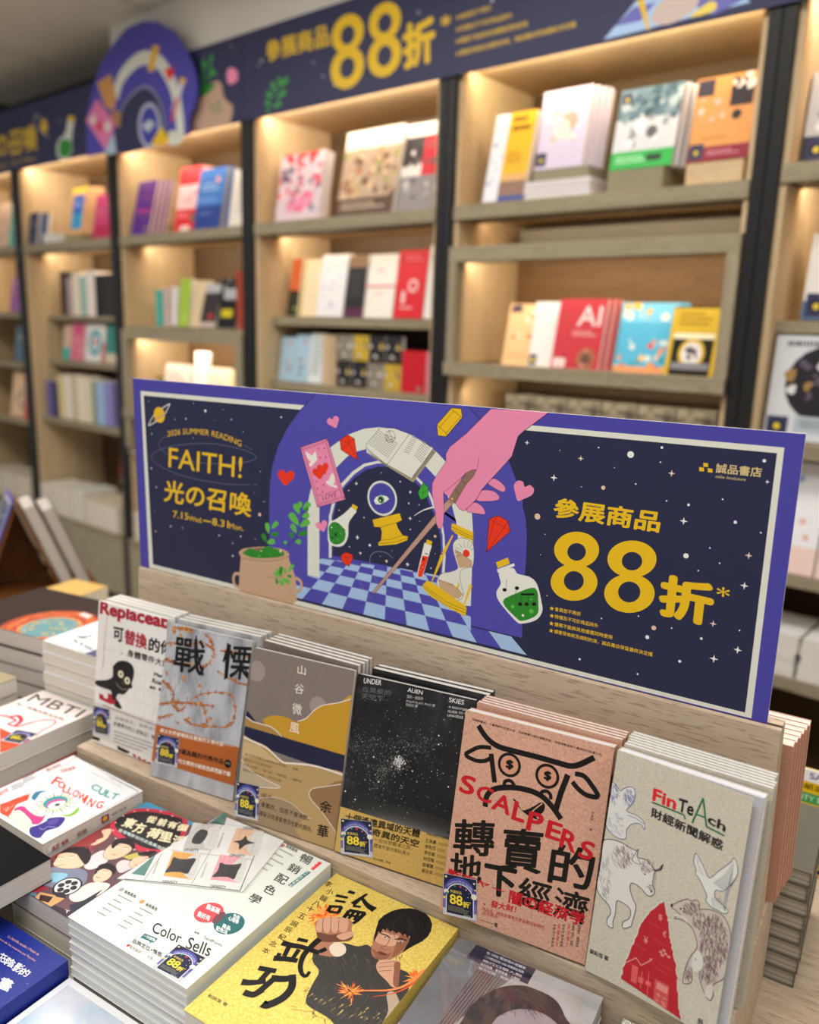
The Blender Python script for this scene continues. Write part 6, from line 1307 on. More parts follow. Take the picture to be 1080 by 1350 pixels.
A = Art(r, FR_I, (0, 0, w, h)); bstars(A, w, h, 14)
A.spline(q(h1, (180, 312), (196, 312), (190, 355), (190, 400), (172, 422), (152, 412), (152, 375), (172, 350)), 'cfd2cc'); A.spline(q(h1, (160, 370), (188, 372), (186, 405), (170, 415), (156, 405)), '2f8a3a'); A.poly(q(h1, (180, 305), (198, 308), (194, 322), (178, 318)), 'd9b42a')
A.spline(q(h1, (490, 300), (505, 268), (565, 215), (585, 225), (590, 255), (610, 285), (600, 350), (560, 352), (488, 368)), 'c0a08c', n=4); A.spline(q(h1, (502, 262), (520, 235), (545, 225), (570, 222), (550, 245), (520, 260)), '2f8a3a', n=4); A.spline(q(h1, (598, 275), (612, 280), (608, 310), (598, 315)), 'c0a08c', False, .008)
for x0, y0, x1, y1 in ((540, 230, 530, 200), (545, 215, 560, 180), (540, 200, 535, 165), (550, 180, 560, 145), (545, 175, 535, 160), (555, 200, 568, 190)): A.line(q(h1, (x0, y0), (x1, y1)), (.006, .022), '3f9a40')
for x0, y0, x1, y1 in ((560, 290, 555, 270), (565, 290, 580, 265), (570, 300, 585, 285), (560, 300, 560, 285)): A.line(q(h1, (x0, y0), (x1, y1)), (.004, .014), '4a8a4a')
A.spline(q(h1, (600, 185), (612, 178), (626, 190), (625, 212), (605, 222), (598, 205)), 'ee8fb4')
A.build()
r, w, h = banner(PX(2), PX(0)+.06, 'navy header banner with big yellow 88 numerals, over the widest looking bookcases')
A = Art(r, FR_I, (0, 0, w, h)); bstars(A, w, h, 16)
A.text('參展商品', *q(h3, (45, 168), (215, 122), (40, 112)), 'd9b42a', .03)
E8 = lambda x, y, rx, ry, k_=-.24: [(x+rx*cos(2*pi*j/32), y+ry*sin(2*pi*j/32)+k_*rx*cos(2*pi*j/32)) for j in range(32)]
for x, y in ((262, 90), (362, 58)):
    A.poly(q(h3, *E8(x, y, 43, 52)), 'e2bb22'); A.poly(q(h3, *E8(x-1, y+92, 45, 56)), 'e2bb22'); A.poly(q(h3, *E8(x, y+4, 19, 26)), '2f3253'); A.poly(q(h3, *E8(x-1, y+92, 20, 28)), '2f3253')
A.text('折', *q(h3, (410, 190), (498, 165), (408, 68)), 'e2bb22', .045); A.text('*', *q(h3, (512, 75), (540, 66), (510, 45)), 'e2bb22', .03)
for t, x1, y1, y0 in (('★會員恕不再折', 648, 17, 48), ('★特價及不可折商品除外', 705, 37, 80), ('★優惠不能與其他優惠同時使用', 745, 60, 112), ('★優惠受條款及細則約束，誠品書店保留最終決定權', 875, 62, 145)): A.text(t, *q(h3, (552, y0+8), (x1, y1+11), (551, y0-7)), 'd0ac30', .02)
for x0, y0, x1, y1 in ((70, 250, 58, 222), (75, 235, 100, 212), (62, 262, 45, 250), (72, 262, 95, 245), (55, 285, 42, 272), (62, 288, 82, 275), (50, 295, 45, 300), (85, 225, 75, 212)): A.line(q(h3, (x0, y0), (x1, y1)), (.008, .024), '3f9a40')
A.poly(q(h2, (512, 105), (600, 0), (820, -60), (900, 5), (620, 78)), 'a9c8ee'); A.poly(q(h2, (540, 70), (590, 20), (650, 5), (610, 55)), '6a6ab8'); A.poly(q(h2, (720, 0), (830, -40), (900, -10), (800, 40)), '6a6ab8'); A.poly(q(h2, (600, 0), (618, -4), (634, 78), (626, 78)), 'e2bb22'); A.spline(q(h2, (640, 60), (650, 20), (700, -20), (760, -10), (750, 25), (690, 62)), 'c9b8b0'); A.spline(q(h2, (740, 45), (790, 5), (810, 10), (800, 30)), 'e8d060')
A.build()
# arch cutout standing proud of the banner
AM = CASE @ T(-3.98, -.046, .757) @ Rx(90)
arc_ = thing('arch_cutout', 'purple arch cutout with magic pictures, rising above the header banner', 'sign', AM)
A = Art(arc_, T(0, 0, .012), (-1, -1, 2, 2), 1e-4)
outl = q(h5, (310, 556), (306, 480), (310, 400), (325, 330), (350, 245), (395, 165), (450, 100), (510, 75), (560, 77), (615, 110), (660, 175), (690, 240), (703, 310), (690, 380), (672, 420), (668, 478))
oc = [A.pt(p) for p in outl]
MB().prism(list(reversed(oc)), 0, .012, 2).build('arch_board', paint('4b47a6', .4), arc_, .0008)
A.spline(q(h5, (410, 345), (430, 280), (475, 225), (520, 205), (570, 225), (610, 290), (632, 370), (640, 480), (600, 490)), 'd4d8cc', False, .055)
A.spline(q(h5, (415, 545), (420, 400), (445, 350), (480, 315), (515, 300), (550, 320), (580, 370), (590, 440), (585, 498)), '2f3253', n=5); A.spline(q(h5, (425, 530), (428, 410), (450, 360), (482, 325), (515, 308), (545, 325), (572, 370), (585, 440), (580, 495)), '8a88b8', False, .012)
A.spline(q(h5, (430, 540), (432, 415), (455, 368), (485, 335), (515, 320), (540, 335), (562, 375), (574, 440), (570, 500)), '2f3253', n=5)
A.poly(q(h5, *[(532+40*cos(2*pi*j/28), 447+82*sin(2*pi*j/28)) for j in range(28)]), 'b4b8cc'); A.poly(q(h5, *[(532+31*cos(2*pi*j/28), 447+68*sin(2*pi*j/28)) for j in range(28)]), '3d3fa0'); A.poly(q(h5, (505, 450), (530, 425), (552, 440), (528, 472)), 'b8c4c8'); A.poly(q(h5, (535, 515), (575, 450), (605, 500), (580, 515)), 'e2bb22')
A.poly(q(h5, (345, 295), (395, 262), (415, 350), (405, 395), (375, 380)), 'c8925a'); A.poly(q(h5, (305, 430), (345, 350), (412, 440), (375, 535)), 'd878a8'); A.poly(q(h5, (340, 440), (360, 425), (365, 460), (350, 468)), 'd23a4a'); A.poly(q(h5, (318, 425), (338, 405), (342, 440), (325, 445)), 'd8d0cc'); A.poly(q(h5, (372, 440), (392, 430), (395, 465), (375, 470)), 'd8d0cc')
A.spline(q(h5, (395, 400), (428, 400), (425, 450), (405, 440)), 'a87850'); A.poly(q(h5, (545, 160), (568, 165), (545, 258), (525, 250)), 'e2b02a'); A.poly(q(h5, (585, 245), (618, 240), (620, 265), (600, 290)), 'dc2a2a'); A.poly(q(h5, (645, 275), (660, 280), (625, 400), (610, 395)), 'd4d4dc'); A.poly(q(h5, (628, 345), (638, 350), (615, 435), (605, 430)), 'c84048'); A.poly(q(h5, (640, 275), (662, 280), (660, 298), (638, 295)), 'e2b02a')
A.poly(q(h5, (375, 535), (405, 470), (415, 545), (385, 552)), 'a8bcd0')
A.build()

# ------------------------------------------------------------------ books on the shelves
def deco(r, w, h, t, art):
    if not art: return
    A = front(r, w, h, t, 1.5e-4).local(); rd = random.Random(int(w*1e5+h*1e4))
    for a in art:
        if a[0] == 'c': A.circ((a[1]*w, a[2]*h), a[3]*w, a[4], 20, rx=a[5] if len(a) > 5 else 1)
        elif a[0] == 't': A.text(a[1], (a[2]*w, a[3]*h), (a[4]*w, a[3]*h), (a[2]*w, a[5]*h), a[6], .02)
        elif a[0] == 'b': A.block((a[1]*w, a[2]*h), (a[3]*w, a[2]*h), (a[1]*w, a[4]*h), a[5], a[6], 3, .55)
        elif a[0] == 'n':                   # scattered patches
            for k in range(a[1]):
                x, y = rd.uniform(a[2], a[4])*w, rd.uniform(a[3], a[5])*h; s_ = rd.uniform(.3, 1)*a[6]*w
                A.poly([(x+s_*rd.uniform(.5, 1)*cos(j*pi/3), y+s_*rd.uniform(.5, 1)*sin(j*pi/3)) for j in range(6)], rd.choice(a[7]))
        else: A.poly([(a[0]*w, a[1]*h), (a[2]*w, a[1]*h), (a[2]*w, a[3]*h), (a[0]*w, a[3]*h)], a[4])
    A.build()
MINI = lambda u, v, s_=.22: [(u, v, u+s_, v+s_*.8, '3a3a5c'), ('c', u+s_*.5, v+s_*.38, s_*.32, '23263f'), ('c', u+s_*.5, v+s_*.36, s_*.16, 'e2c83a')]
def sb(s0, z, w, h, t, label, cover, art=(), back=.07, lean=9, n=1, page='f0ece2', right=False, grp=None, low=None, dx=.004, yaw=0, band=None):
    """face-out book on a shelf, with n copies in a leaning pile"""
    M = shelf_mat(s0, back, z, lean, yaw)
    lo = lambda m: m @ T(0, 0, 0)
    def seat(m):
        l_ = min((m @ Vector((0, 0, zz))).z for zz in (0, t)); return T(0, 0, z+.0006-l_) @ m
    if n > 1 and not grp: grp = 'copies of the '+' '.join(label.split()[:6])
    M = seat(M @ T(0, 0, -t)); r = book(label, M, w, h, t, cover, right, page, grp, band=band)
    b = None
    for i in range(1, n):
        Mi = seat(M @ T(dx*i, 0, -(t+.0035)*i)); lab = low or 'copy behind the '+' '.join(label.split()[:12])
        if b is None: b = book(lab, Mi, w, h, t, cover, right, page, grp, band=band)
        else: dup(b, Mi, lab, grp)
    deco(r, w, h, t, art); return r
def spine(s0, z, t, h, label, cover, art=(), back=.28, d=.11, grp=None, tilt=0):
    """spine-out book"""
    M = CASE @ T(s0, back, z+.0006) @ Ry(tilt) @ Matrix(((0, 0, 1, 0), (1, 0, 0, 0), (0, 1, 0, 0), (0, 0, 0, 1)))
    r = book(label, M, d, h, t, cover, False, 'e9e4d6', grp)
    if art:
        A = Art(r, Matrix(((0, 0, -1, 0), (0, 1, 0, 0), (1, 0, 0, 0), (0, 0, 0, 1))), (-t, 0, 0, h), 1.5e-4).local()
        A.fr = Matrix(((0, 0, -1, -.0001), (0, 1, 0, 0), (1, 0, 0, 0), (0, 0, 0, 1)))
        for a in art: A.poly([(a[0]*t, a[1]*h), (a[2]*t, a[1]*h), (a[2]*t, a[3]*h), (a[0]*t, a[3]*h)], a[4])
        A.rect = (0, 0, t, h); A.build() if A.f else None
    return r
def pile(s0, z, w, d, n, t, label, low, cover, back=.02, page='efeae0', jit=.004, grp=None, yaw=0):
    rd = random.Random(int(s0*-1000)); b = None
    for i in range(n):
        M = CASE @ T(s0+rd.uniform(-jit, jit), back+rd.uniform(0, jit), z+.0006+i*(t+.0006)) @ Rz(yaw)
        if i == n-1 or b is None:
            bk_ = book(label if i == n-1 else low, M, w, d, t, cover, False, page, grp); b = b or bk_
        else: dup(b, M, low, grp)
def block(s0, z, w, h, d, label, mat, back=.05):
    r = MB().box(0, 0, 0, w, d, h).build('display_block', mat, None, .001); M = CASE @ T(s0, back, z+.0004); r.matrix_world = T(0, 0, H) @ M
    tag(r, label, 'display block', 'book rests on the shelves'); WM[r.name] = M
Z1 = .3855
# bay with the framed box: top row
sb(-1.625, Z1, 0.15, 0.272, .022, 'yellow, white and blue guidebook leaning on the top shelf right of the bay post', 'e8b01c', [(0, 0, .36, 1, 'dfe2ea'), ('n', 16, .02, .1, .30, .9, .07, ('2a4a9a', '3a5ab0', 'f0f0f4')), (.36, .05, 1, .22, '8a6a5a'), (.36, 0, 1, .05, '2a4a9a'), (.36, .22, 1, .30, 'd8a86a'), ('b', .44, .74, .94, .95, 2, '2a2414'), ('b', .44, .40, .85, .55, 3, '9a7414')], 0.015, 13, 1)
pile(-1.470, Z1, .222, .16, 3, .0165, 'lavender book lying flat under the upright lavender books', 'lavender book in the flat pile under the upright ones', 'cfc6e2', .015, 'e6e0e6', .002, 'flat lavender books')
block(-1.462, Z1+.0515, .19, .036, .10, 'grey-beige riser block under the upright lavender books', paint('8e8770', .6), .045)
sb(-1.47, Z1+.0885, 0.165, 0.23, .018, 'lavender book with a pink and cream flower, upright on its flat pile', 'c9bfda', [('n', 30, .2, .35, .85, .75, .10, ('ecd0d4', 'f0b4a8', 'f4dcc8', 'e6d8ec')), ('c', .62, .58, .17, 'ee9c8c'), ('c', .48, .50, .16, 'f2dccc'), ('n', 12, .05, .8, .95, .98, .08, ('e8c8d8', 'e0d4ec'))]+MINI(.02, .04), 0.06, 10, 4, 'efe2d8', dx=.009)
block(-1.205, Z1, .165, .060, .10, 'grey-beige riser block under the snowy landscape books', paint('8e8770', .6), .035)
sb(-1.21, Z1+.061, 0.185, 0.222, .020, 'snowy landscape book with a bright green band, on the top shelf', 'ccd0d8', [(0, .62, 1, 1, '5d7686'), ('n', 40, 0, .6, 1, .98, .12, ('4a6474', '7a929e', '3a5462', 'a8b8c0')), ('n', 18, .2, .3, .8, .65, .09, ('c8ccd2', '8a8f98', 'eef0f2')), ('c', .6, .44, .09, '5a5c62'), (0, 0, 1, .22, '2fae4c'), ('b', .08, .06, .7, .16, 2, 'b8ecc4'), (.58, .08, .82, .16, '1e3a2a')]+MINI(.04, .82, .16), 0.05, 11, 4, 'b8b8ba', dx=.008)
block(-.975, Z1, .150, .058, .10, 'oak riser block under the orange book with a bow tie', PANEL(0), .035)
sb(-0.983, Z1+.059, 0.16, 0.212, .040, 'orange book with a black bow tie and dark red band, on the top shelf', 'e09a52', [(.58, .62, .95, .86, '2a2024'), ('n', 10, .55, .86, 1, 1, .12, ('2a2024', 'f0e4d8')), ('c', .72, .52, .08, '2a2024'), ('n', 12, .1, .48, .5, .75, .08, ('e8c8b8', 'd8b0a0', 'e09a52')), (.02, .78, .3, .98, '3a3440'), (0, 0, 1, .17, '8e1f36'), ('b', .32, .05, .9, .12, 2, 'd89aa8'), ('b', .2, .25, .8, .28, 1, '9a5a2a')]+MINI(.02, .02, .24), 0.05, 8, 1, 'b06a3a')
# framed box row
ZB5 = -.1125
sb(-1.566, ZB5, .165, .200, .012, 'peach coloured book with orange plants in the framed box', 'eec490', [('n', 14, .1, .45, .8, .9, .09, ('d87a3a', 'e8945a', 'f4ece0')), ('b', .1, .1, .8, .2, 2, 'd8a870'), (.05, .86, .3, .98, '5a4a54')], 0.082, 11, 1)
sb(-1.445, ZB5, .100, .205, .014, 'white book with pale pink mottling beside the peach book', 'f2ece8', [('n', 14, .1, .4, .9, .9, .12, ('f4d8d4', 'eadfe0', 'f6e8e2')), (.02, .03, .3, .2, '4a4a68'), ('c', .15, .11, .08, 'e2c83a')], 0.05, 10, 1)
sb(-1.345, ZB5, .160, .213, .016, 'red book with large pale AI letters in the framed box', 'c93a44', [('t', 'AI', .42, .62, .92, .9, 'f2d4d2'), ('b', .36, .46, .92, .55, 2, 'eab4b4'), ('c', .72, .16, .2, 'a86a48'), ('c', .72, .16, .1, '6a4a40'), (.04, .03, .3, .16, 'f0dcd8'), ('n', 10, .1, .02, .9, .3, .06, ('e88a8a', 'b02a38'))], 0.024, 11, 3, 'f4e4e2', dx=.010)
sb(-1.155, ZB5, .172, .205, .010, 'children’s book with a blue sea and orange beach in the framed box', '5ab6d8', [(0, .72, 1, 1, '7cc8e4'), ('n', 14, .05, .78, .9, .95, .10, ('f0e8d8', 'f4b85a', '8ad0e8')), ('n', 34, .0, .03, 1, .5, .10, ('e0543a', 'f0c49a', '3aa0b8', 'd8e4e0', 'f09a4a', '4a8a5a')), (0, 0, 1, .1, 'e8a06a')], 0.06, 11, 3, 'e6eef2', dx=.009)
sb(-.985, ZB5, .140, .192, .016, 'yellow and black book with a pale portrait oval in the framed box', '221d16', [(.04, .62, .96, .98, 'd8b430'), ('b', .14, .70, .86, .92, 3, '8a6a18'), (0, .54, 1, .62, 'f4ecc8'), ('c', .5, .33, .30, 'd8b430', .9), ('c', .5, .33, .23, 'e8e2dc', .9), ('n', 8, .38, .25, .62, .42, .1, ('8a8488', '5a5458')), (0, 0, .09, .98, 'd8b430'), (.91, 0, 1, .98, 'd8b430'), (.12, .10, .88, .20, '8a8890')], 0.034, 11, 1)
tag(MB().box(0, 0, 0, .016, .006, .245).build('price_card', paint('f2f0ec')), 'white card standing at the right end of the framed box', 'card').matrix_world = T(0, 0, H) @ CASE @ T(-.842, .035, ZB5+.0004)
# grey goods below the ledge
for i in range(6):
    tag(MB().box(0, 0, 0, .118, .16, .100).build('grey_box', mottled('grey_box_print', [(.35, (54, 54, 54)), (.5, (122, 120, 112)), (.65, (84, 82, 78))], (16, 16, 24), 1, .6), None, .002), 'grey patterned box on the shelf under the framed box, %s along the row' % ORD[i].replace('top', 'first'), 'box', 'grey boxes under the framed box').matrix_world = T(0, 0, H) @ CASE @ T(-1.60+.122*i, .17, -.3072)
MB().box(.05, .10, H-.33, PITCH-.05, .40, H-.308).build('shelf_board', PANEL(0), b5); MB().box(.036, .0, H-.62, PITCH-.036, .40, H-.58).build('shelf_board', SHELF(0), b5)

# bay with the small books: top row, two small rows
sb(-2.64, Z1, 0.25, 0.25, .045, 'comic book with pink and red figures at the left of its top shelf', 'd9c6cf', [('n', 70, .0, .3, 1, 1, .09, ('d84a5a', 'e8e0e4', '5a5a74', 'f0c8c8', '8a8aa0', 'e06a7a')), ('n', 20, .0, .0, 1, .3, .10, ('8a8aa4', 'c8bccc', 'e8dce4')), ('n', 16, .25, .12, .8, .38, .12, ('e86a94', 'f08aae')), ('n', 8, .1, .85, .9, 1, .1, ('d83a3a',))], 0.03, 9, 1, 'eadfe6')
sb(-2.3, Z1, 0.278, 0.303, .022, 'large brown and cream picture book in the middle of its top shelf', 'b8a08a', [(0, .78, 1, 1, 'e8e0d0'), ('n', 70, 0, .2, 1, .78, .09, ('8a6a52', 'c8a880', '6a5244', 'd8bc98', 'b07a5a', '9a9a6a')), (0, 0, 1, .2, '5a4438'), ('b', .08, .05, .92, .15, 2, 'c8b8a0')], 0.03, 12, 1)
sb(-2.02, Z1, 0.2, 0.3, .016, 'grey, red and white picture book at the right end of its top shelf', 'dcd8d4', [(0, .52, .45, .85, '3a3638'), (.45, .40, 1, .85, 'c8303c'), (0, 0, 1, .40, '8a8688'), ('n', 14, .1, .5, .9, .8, .10, ('e8dcd8', '5a5458', 'd8484c')), ('n', 14, .1, .05, .9, .38, .10, ('a8a4a6', '6a666a', 'c8c4c6'))], 0.045, 12, 1)
Z2 = .0305
sb(-2.653, Z2, 0.062, 0.23, .012, 'orange and black book at the left end of the middle shelf', 'd86a3a', [(0, 0, 1, .45, '2a2a1e'), ('n', 8, .1, .05, .9, .4, .2, ('8aa83a', '3a3a2a'))], 0.1, 9, 1)
sb(-2.586, Z2, 0.1, 0.225, .014, 'plain cream book on the middle shelf beside the orange one', 'efdcb8', [(0, 0, .1, 1, 'd8c868')], 0.11, 9, 2, dx=.003)
sb(-2.48, Z2, 0.148, 0.24, .018, 'white book with blue line doodles on the middle shelf', 'eeedf0', [('n', 26, .1, .1, .9, .8, .06, ('8a92c8', 'a8aed8', 'c8cce4'))], 0.1, 10, 2, dx=.004)
sb(-2.322, Z2, 0.1, 0.232, .024, 'black book with a tan top on the middle shelf', '2a272c', [(0, .8, 1, 1, '9a7a5a'), ('b', .15, .3, .85, .7, 5, '4a464c'), (0, 0, 1, .15, '5a2a4a')], 0.1, 8, 1)
sb(-2.215, Z2, 0.142, 0.232, .015, 'cream white book crossed by a thin red line on the middle shelf', 'efeae2', [(0, .48, 1, .51, 'd8484c'), ('b', .3, .7, .7, .76, 1, 'd88a8a'), ('b', .3, .35, .75, .40, 1, 'd8a0a0')], 0.1, 9, 1)
sb(-2.068, Z2, 0.14, 0.24, .020, 'red book with a white key drawing on the middle shelf', 'd82330', [('c', .58, .48, .17, 'f0c8c8'), ('c', .58, .48, .10, 'd82330'), (.22, .22, .34, .40, 'f0d0d0'), ('b', .2, .12, .8, .17, 1, 'f4dada'), ('b', .25, .82, .9, .93, 2, 'e87a84')], 0.1, 8, 1, 'f2eae8')
sb(-1.922, Z2, 0.075, 0.255, .020, 'white book with yellow marks at the right end of the middle shelf', 'ecebe6', [('c', .5, .85, .2, 'e2c46a'), ('b', .3, .2, .7, .7, 6, 'd0d0d4')], 0.1, 8, 1)
Z3 = -.2315
for i in range(2): sb(-2.700+.090*i, Z3, .086, .180+.012*i, .014, 'light blue book with a small figure, %s on the lower shelf' % ('first' if i == 0 else 'second'), 'a8c8dc', [('n', 10, .2, .1, .8, .5, .16, ('5a4a4a', 'd8a090', 'c8dce8')), ('c', .6, .85, .08, 'd84a5a')], .09, 9, 1)
sb(-2.519, Z3, .084, 0.198, .016, 'white book with grey type beside the light blue pair', 'dfe4e6', [('b', .15, .15, .85, .9, 8, '8a9aa0')], 0.09, 8, 1)
spine(-2.430, Z3, .040, .195, 'beige spine on the lower shelf beside the white book', 'cdb496', back=.09); spine(-2.388, Z3, .036, .195, 'second beige spine on the lower shelf, next to the pocket books', 'bfa588', back=.09)
BKC = [('2e2c30', 'd8b83a', 'white-topped'), ('2a2a30', 'd8b83a', 'dark'), ('8a8478', 'd8d0c0', 'grey'), ('c8a83a', '3a3430', 'yellow')]
for row in range(2):
    for i in range(4):
        c = BKC[(i+row*2) % 4]
        sb(-2.345+.084*i+.004*row, Z3+.001+row*.101, .078, .096, .018, '%s pocket book, %s in the %s row of the lower shelf' % (c[2], ('first', 'second', 'third', 'fourth')[i], ('bottom', 'upper')[row]), c[0], [('n', 14, .05, .1, .95, .9, .14, (c[1], 'e8e4dc', '2a2a30', c[0]))], .09 if row == 0 else .092, 1, 1)
sb(-2.01, Z3, 0.112, 0.15, .030, 'plain red box-like book at the right of the lower shelf', 'c81e2c', [('c', .75, .1, .1, '9a7a6a')], 0.09, 2, 1)
spine(-1.892, Z3, .042, .150, 'pink spine at the right end of the lower shelf', 'dc7a94', back=.09)
for i in range(6): sb(-2.700+.147*i, -.6195, .138, .20+.01*(i % 3), .02, 'pale book on the low shelf hidden partly by the sign, %s from left' % ('first', 'second', 'third', 'fourth', 'fifth', 'sixth')[i], ('c8d4e0', 'e8e0d4', 'b8c8dc', 'e0d0d0', 'd8dce8', 'c0ccd8')[i], [('b', .1, .3, .9, .8, 4, '9aa8b8')], .06, 9, 1)

# bay under the potted plant cutout
sb(-3.672, Z1, 0.15, 0.25, .014, 'purple book with yellow and pink specks at the left of its shelf', '5a2f8e', [('n', 20, .2, .3, .9, .9, .10, ('8a6a5a', '7a4a9a', 'c86a8a', '4a2a7a')), (.1, .42, .9, .46, 'c83a8a'), ('c', .8, .1, .1, '8a7a6a')], 0.02, 14, 4, 'ecccb0', dx=.014)
sb(-3.357, Z1, 0.165, 0.28, .030, 'red and white book standing tall in the middle of its shelf', 'd8303a', [(0, .34, 1, .72, 'f2c8cc'), ('n', 14, .2, .38, .9, .7, .1, ('e89aa0', 'f4e0e0', 'd85a64')), ('b', .1, .2, .7, .28, 2, 'f0b0b4'), ('c', .8, .2, .12, '8a6a5a'), (.3, 0, .7, .08, 'f0dcdc')], 0.045, 11, 2, 'f6d8c8')
sb(-3.187, Z1, 0.19, 0.255, .022, 'blue book with bands of pale lettering on its shelf', '3f78c8', [(0, 0, 1, .38, '2a4490'), ('b', .15, .60, .85, .75, 2, 'a8c8ec'), ('b', .1, .42, .9, .52, 2, '8ab0e0'), ('c', .72, .8, .08, 'd8a0a0'), ('b', .15, .2, .8, .28, 1, '6a84c0')], 0.03, 11, 2, '8a8a8e', dx=.012)
sb(-2.945, Z1, 0.108, 0.232, .018, 'plain white book at the right end beside the blue one', 'e4e0da', [('b', .3, .2, .7, .8, 6, 'cac6c0')], 0.035, 10, 1)
Z32 = -.0275
spine(-3.575, Z32, .050, .168, 'teal spine standing on the shelf over the lit box', '4ab4a8', back=.08); spine(-3.512, Z32, .040, .178, 'pinkish grey spine next to the teal one', 'cdb8b4', back=.08); spine(-3.466, Z32+.0062, .045, .178, 'white spine leaning beside the grey one', 'e6e2e0', back=.09, tilt=3)
sb(-3.396, Z32, 0.08, 0.217, .030, 'lime green book standing among the spines', 'a4c844', [('c', .5, .2, .2, 'b8d86a')], 0.08, 7, 1)
sb(-3.305, Z32, 0.09, 0.21, .016, 'plain beige book between the lime one and the black ones', 'dcc8a4', [], 0.08, 10, 2, dx=.01)
sb(-3.192, Z32, 0.115, 0.195, .014, 'dark book with a red spot leaning on the shelf over the lit box', '3a3638', [('c', .6, .25, .13, 'c83a4a'), (0, .8, 1, 1, 'b8b8bc'), (0, 0, 1, .12, 'c8b8b0')], 0.05, 15, 2, 'e0d6c6')
sb(-3.07, Z32, 0.13, 0.212, .022, 'black book with grey shapes and a yellow label over the lit box', '1e1e22', [(.2, .58, .9, .80, 'b4b8bc'), ('n', 10, .1, .75, .9, .98, .10, ('8a8a8e', 'd0d0d2', '3a3a3e')), (.15, .22, .75, .38, 'd8c62a')], 0.06, 9, 1)
spine(-2.930, Z32, .050, .240, 'tall red-brown spine at the right end over the lit box', 'a4432e', back=.06)
Z33 = -.4375
sb(-3.655, Z33, 0.075, 0.165, .015, 'olive book at the left inside the lit box', '6a6a2e', [('n', 6, .1, .1, .9, .6, .2, ('3a4a2a', '8a8a3a'))], 0.1, 9, 1)
sb(-3.558, Z33, 0.205, 0.235, .018, 'pale pink book with soft lettering in the lit box', 'efd8cc', [('b', .15, .3, .85, .85, 5, 'e0a8a0')], 0.08, 9, 1)
sb(-3.335, Z33, 0.105, 0.3, .016, 'tall white book in the middle of the lit box', 'f6f2ea', [('b', .2, .5, .8, .8, 3, 'dcd0c4')], 0.09, 8, 1)
sb(-3.224, Z33, 0.17, 0.235, .016, 'cream book with faint pink rows in the lit box', 'f0e2c8', [('b', .1, .2, .9, .85, 6, 'e8c0b0')], 0.08, 9, 1)
sb(-3.048, Z33, 0.15, 0.23, .016, 'cream yellow book at the right of the lit box', 'f0dfb0', [('b', .1, .3, .9, .85, 5, 'dcc890')], 0.08, 9, 1)

# bay with the drawer base
sb(-4.7, Z1, 0.105, 0.165, .025, 'dark navy book at the left of its top shelf', '33405e', [('n', 10, .1, .2, .9, .9, .14, ('5a6a8a', 'c8a0a8', '2a3448'))], 0.01, 9, 1)
sb(-4.59, Z1, 0.085, 0.16, .02, 'blue-grey book beside the navy one', '4a5a8a', [('n', 8, .1, .1, .9, .9, .14, ('6a7aa8', '3a8a8a', '3a4468'))], 0.02, 9, 1)
pile(-4.500, Z1, .165, .13, 2, .022, 'white book lying flat in front on the shelf', 'lower white book lying flat in front on the shelf', 'e2e6e2', -.0, 'eceee8', .003)
sb(-4.455, Z1+.046, 0.095, 0.215, .020, 'olive and cream book standing behind the flat white ones', 'a08a48', [(0, .3, 1, .6, 'd8c890'), (0, 0, 1, .2, '5a5a4a')], 0.15, 9, 1)
block(-4.285, Z1, .150, .030, .10, 'beige riser block under the yellow and blue book', paint('9a8f6e', .6), .01)
sb(-4.290, Z1+.031, 0.155, 0.235, .020, 'yellow topped book with a blue panel, on a beige block', 'e0b070', [(0, .9, 1, 1, 'e2bb1e'), (.14, .1, .85, .84, '2f62c4'), (.14, .1, .85, .45, '3a9ad0'), ('b', .25, .55, .75, .7, 2, 'a8c4ec')], 0.03, 11, 3, 'e0b48c', dx=.022)
sb(-4.045, Z1, 0.165, 0.215, .018, 'magenta pink book at the right end of its shelf', 'c8477a', [('n', 10, .2, .5, .8, .9, .12, ('d88aa4', 'c86a8a')), (0, 0, 1, .3, 'b8305e')], 0.03, 10, 1)
ZA = .0125
for s_, t_, h_, c, lab, art in ((-4.612, .052, .235, '3a3032', 'blue topped dark spine on the upper recessed shelf', [(0, .78, 1, 1, '4a6ae0')]), (-4.556, .046, .200, 'b0a0a4', 'grey spine beside the blue topped one', []), (-4.506, .066, .225, 'ece2d0', 'cream white spine on the upper recessed shelf', []), (-4.436, .048, .212, '9ac0b8', 'pale teal and black spine on the upper recessed shelf', [(0, .05, 1, .35, '2a2a2c'), (0, .6, 1, .75, '3a4a4a')]), (-4.384, .070, .232, 'f0e8e2', 'tall white spine on the upper recessed shelf', []), (-4.310, .060, .215, '1e1c1e', 'black spine beside the tall white one', []), (-4.246, .080, .215, '2a2829', 'black spine with big pale spots at the right end', [(.25, .1, .8, .22, 'c8c4b8'), (.2, .3, .75, .42, 'c8c4b8'), (.25, .5, .8, .62, 'c8c4b8'), (.2, .72, .75, .84, 'c8c4b8')])): spine((s_+4.612)*1.25-4.60, ZA, t_*1.25, h_, lab, c, art, .13)
ZC = -.2315
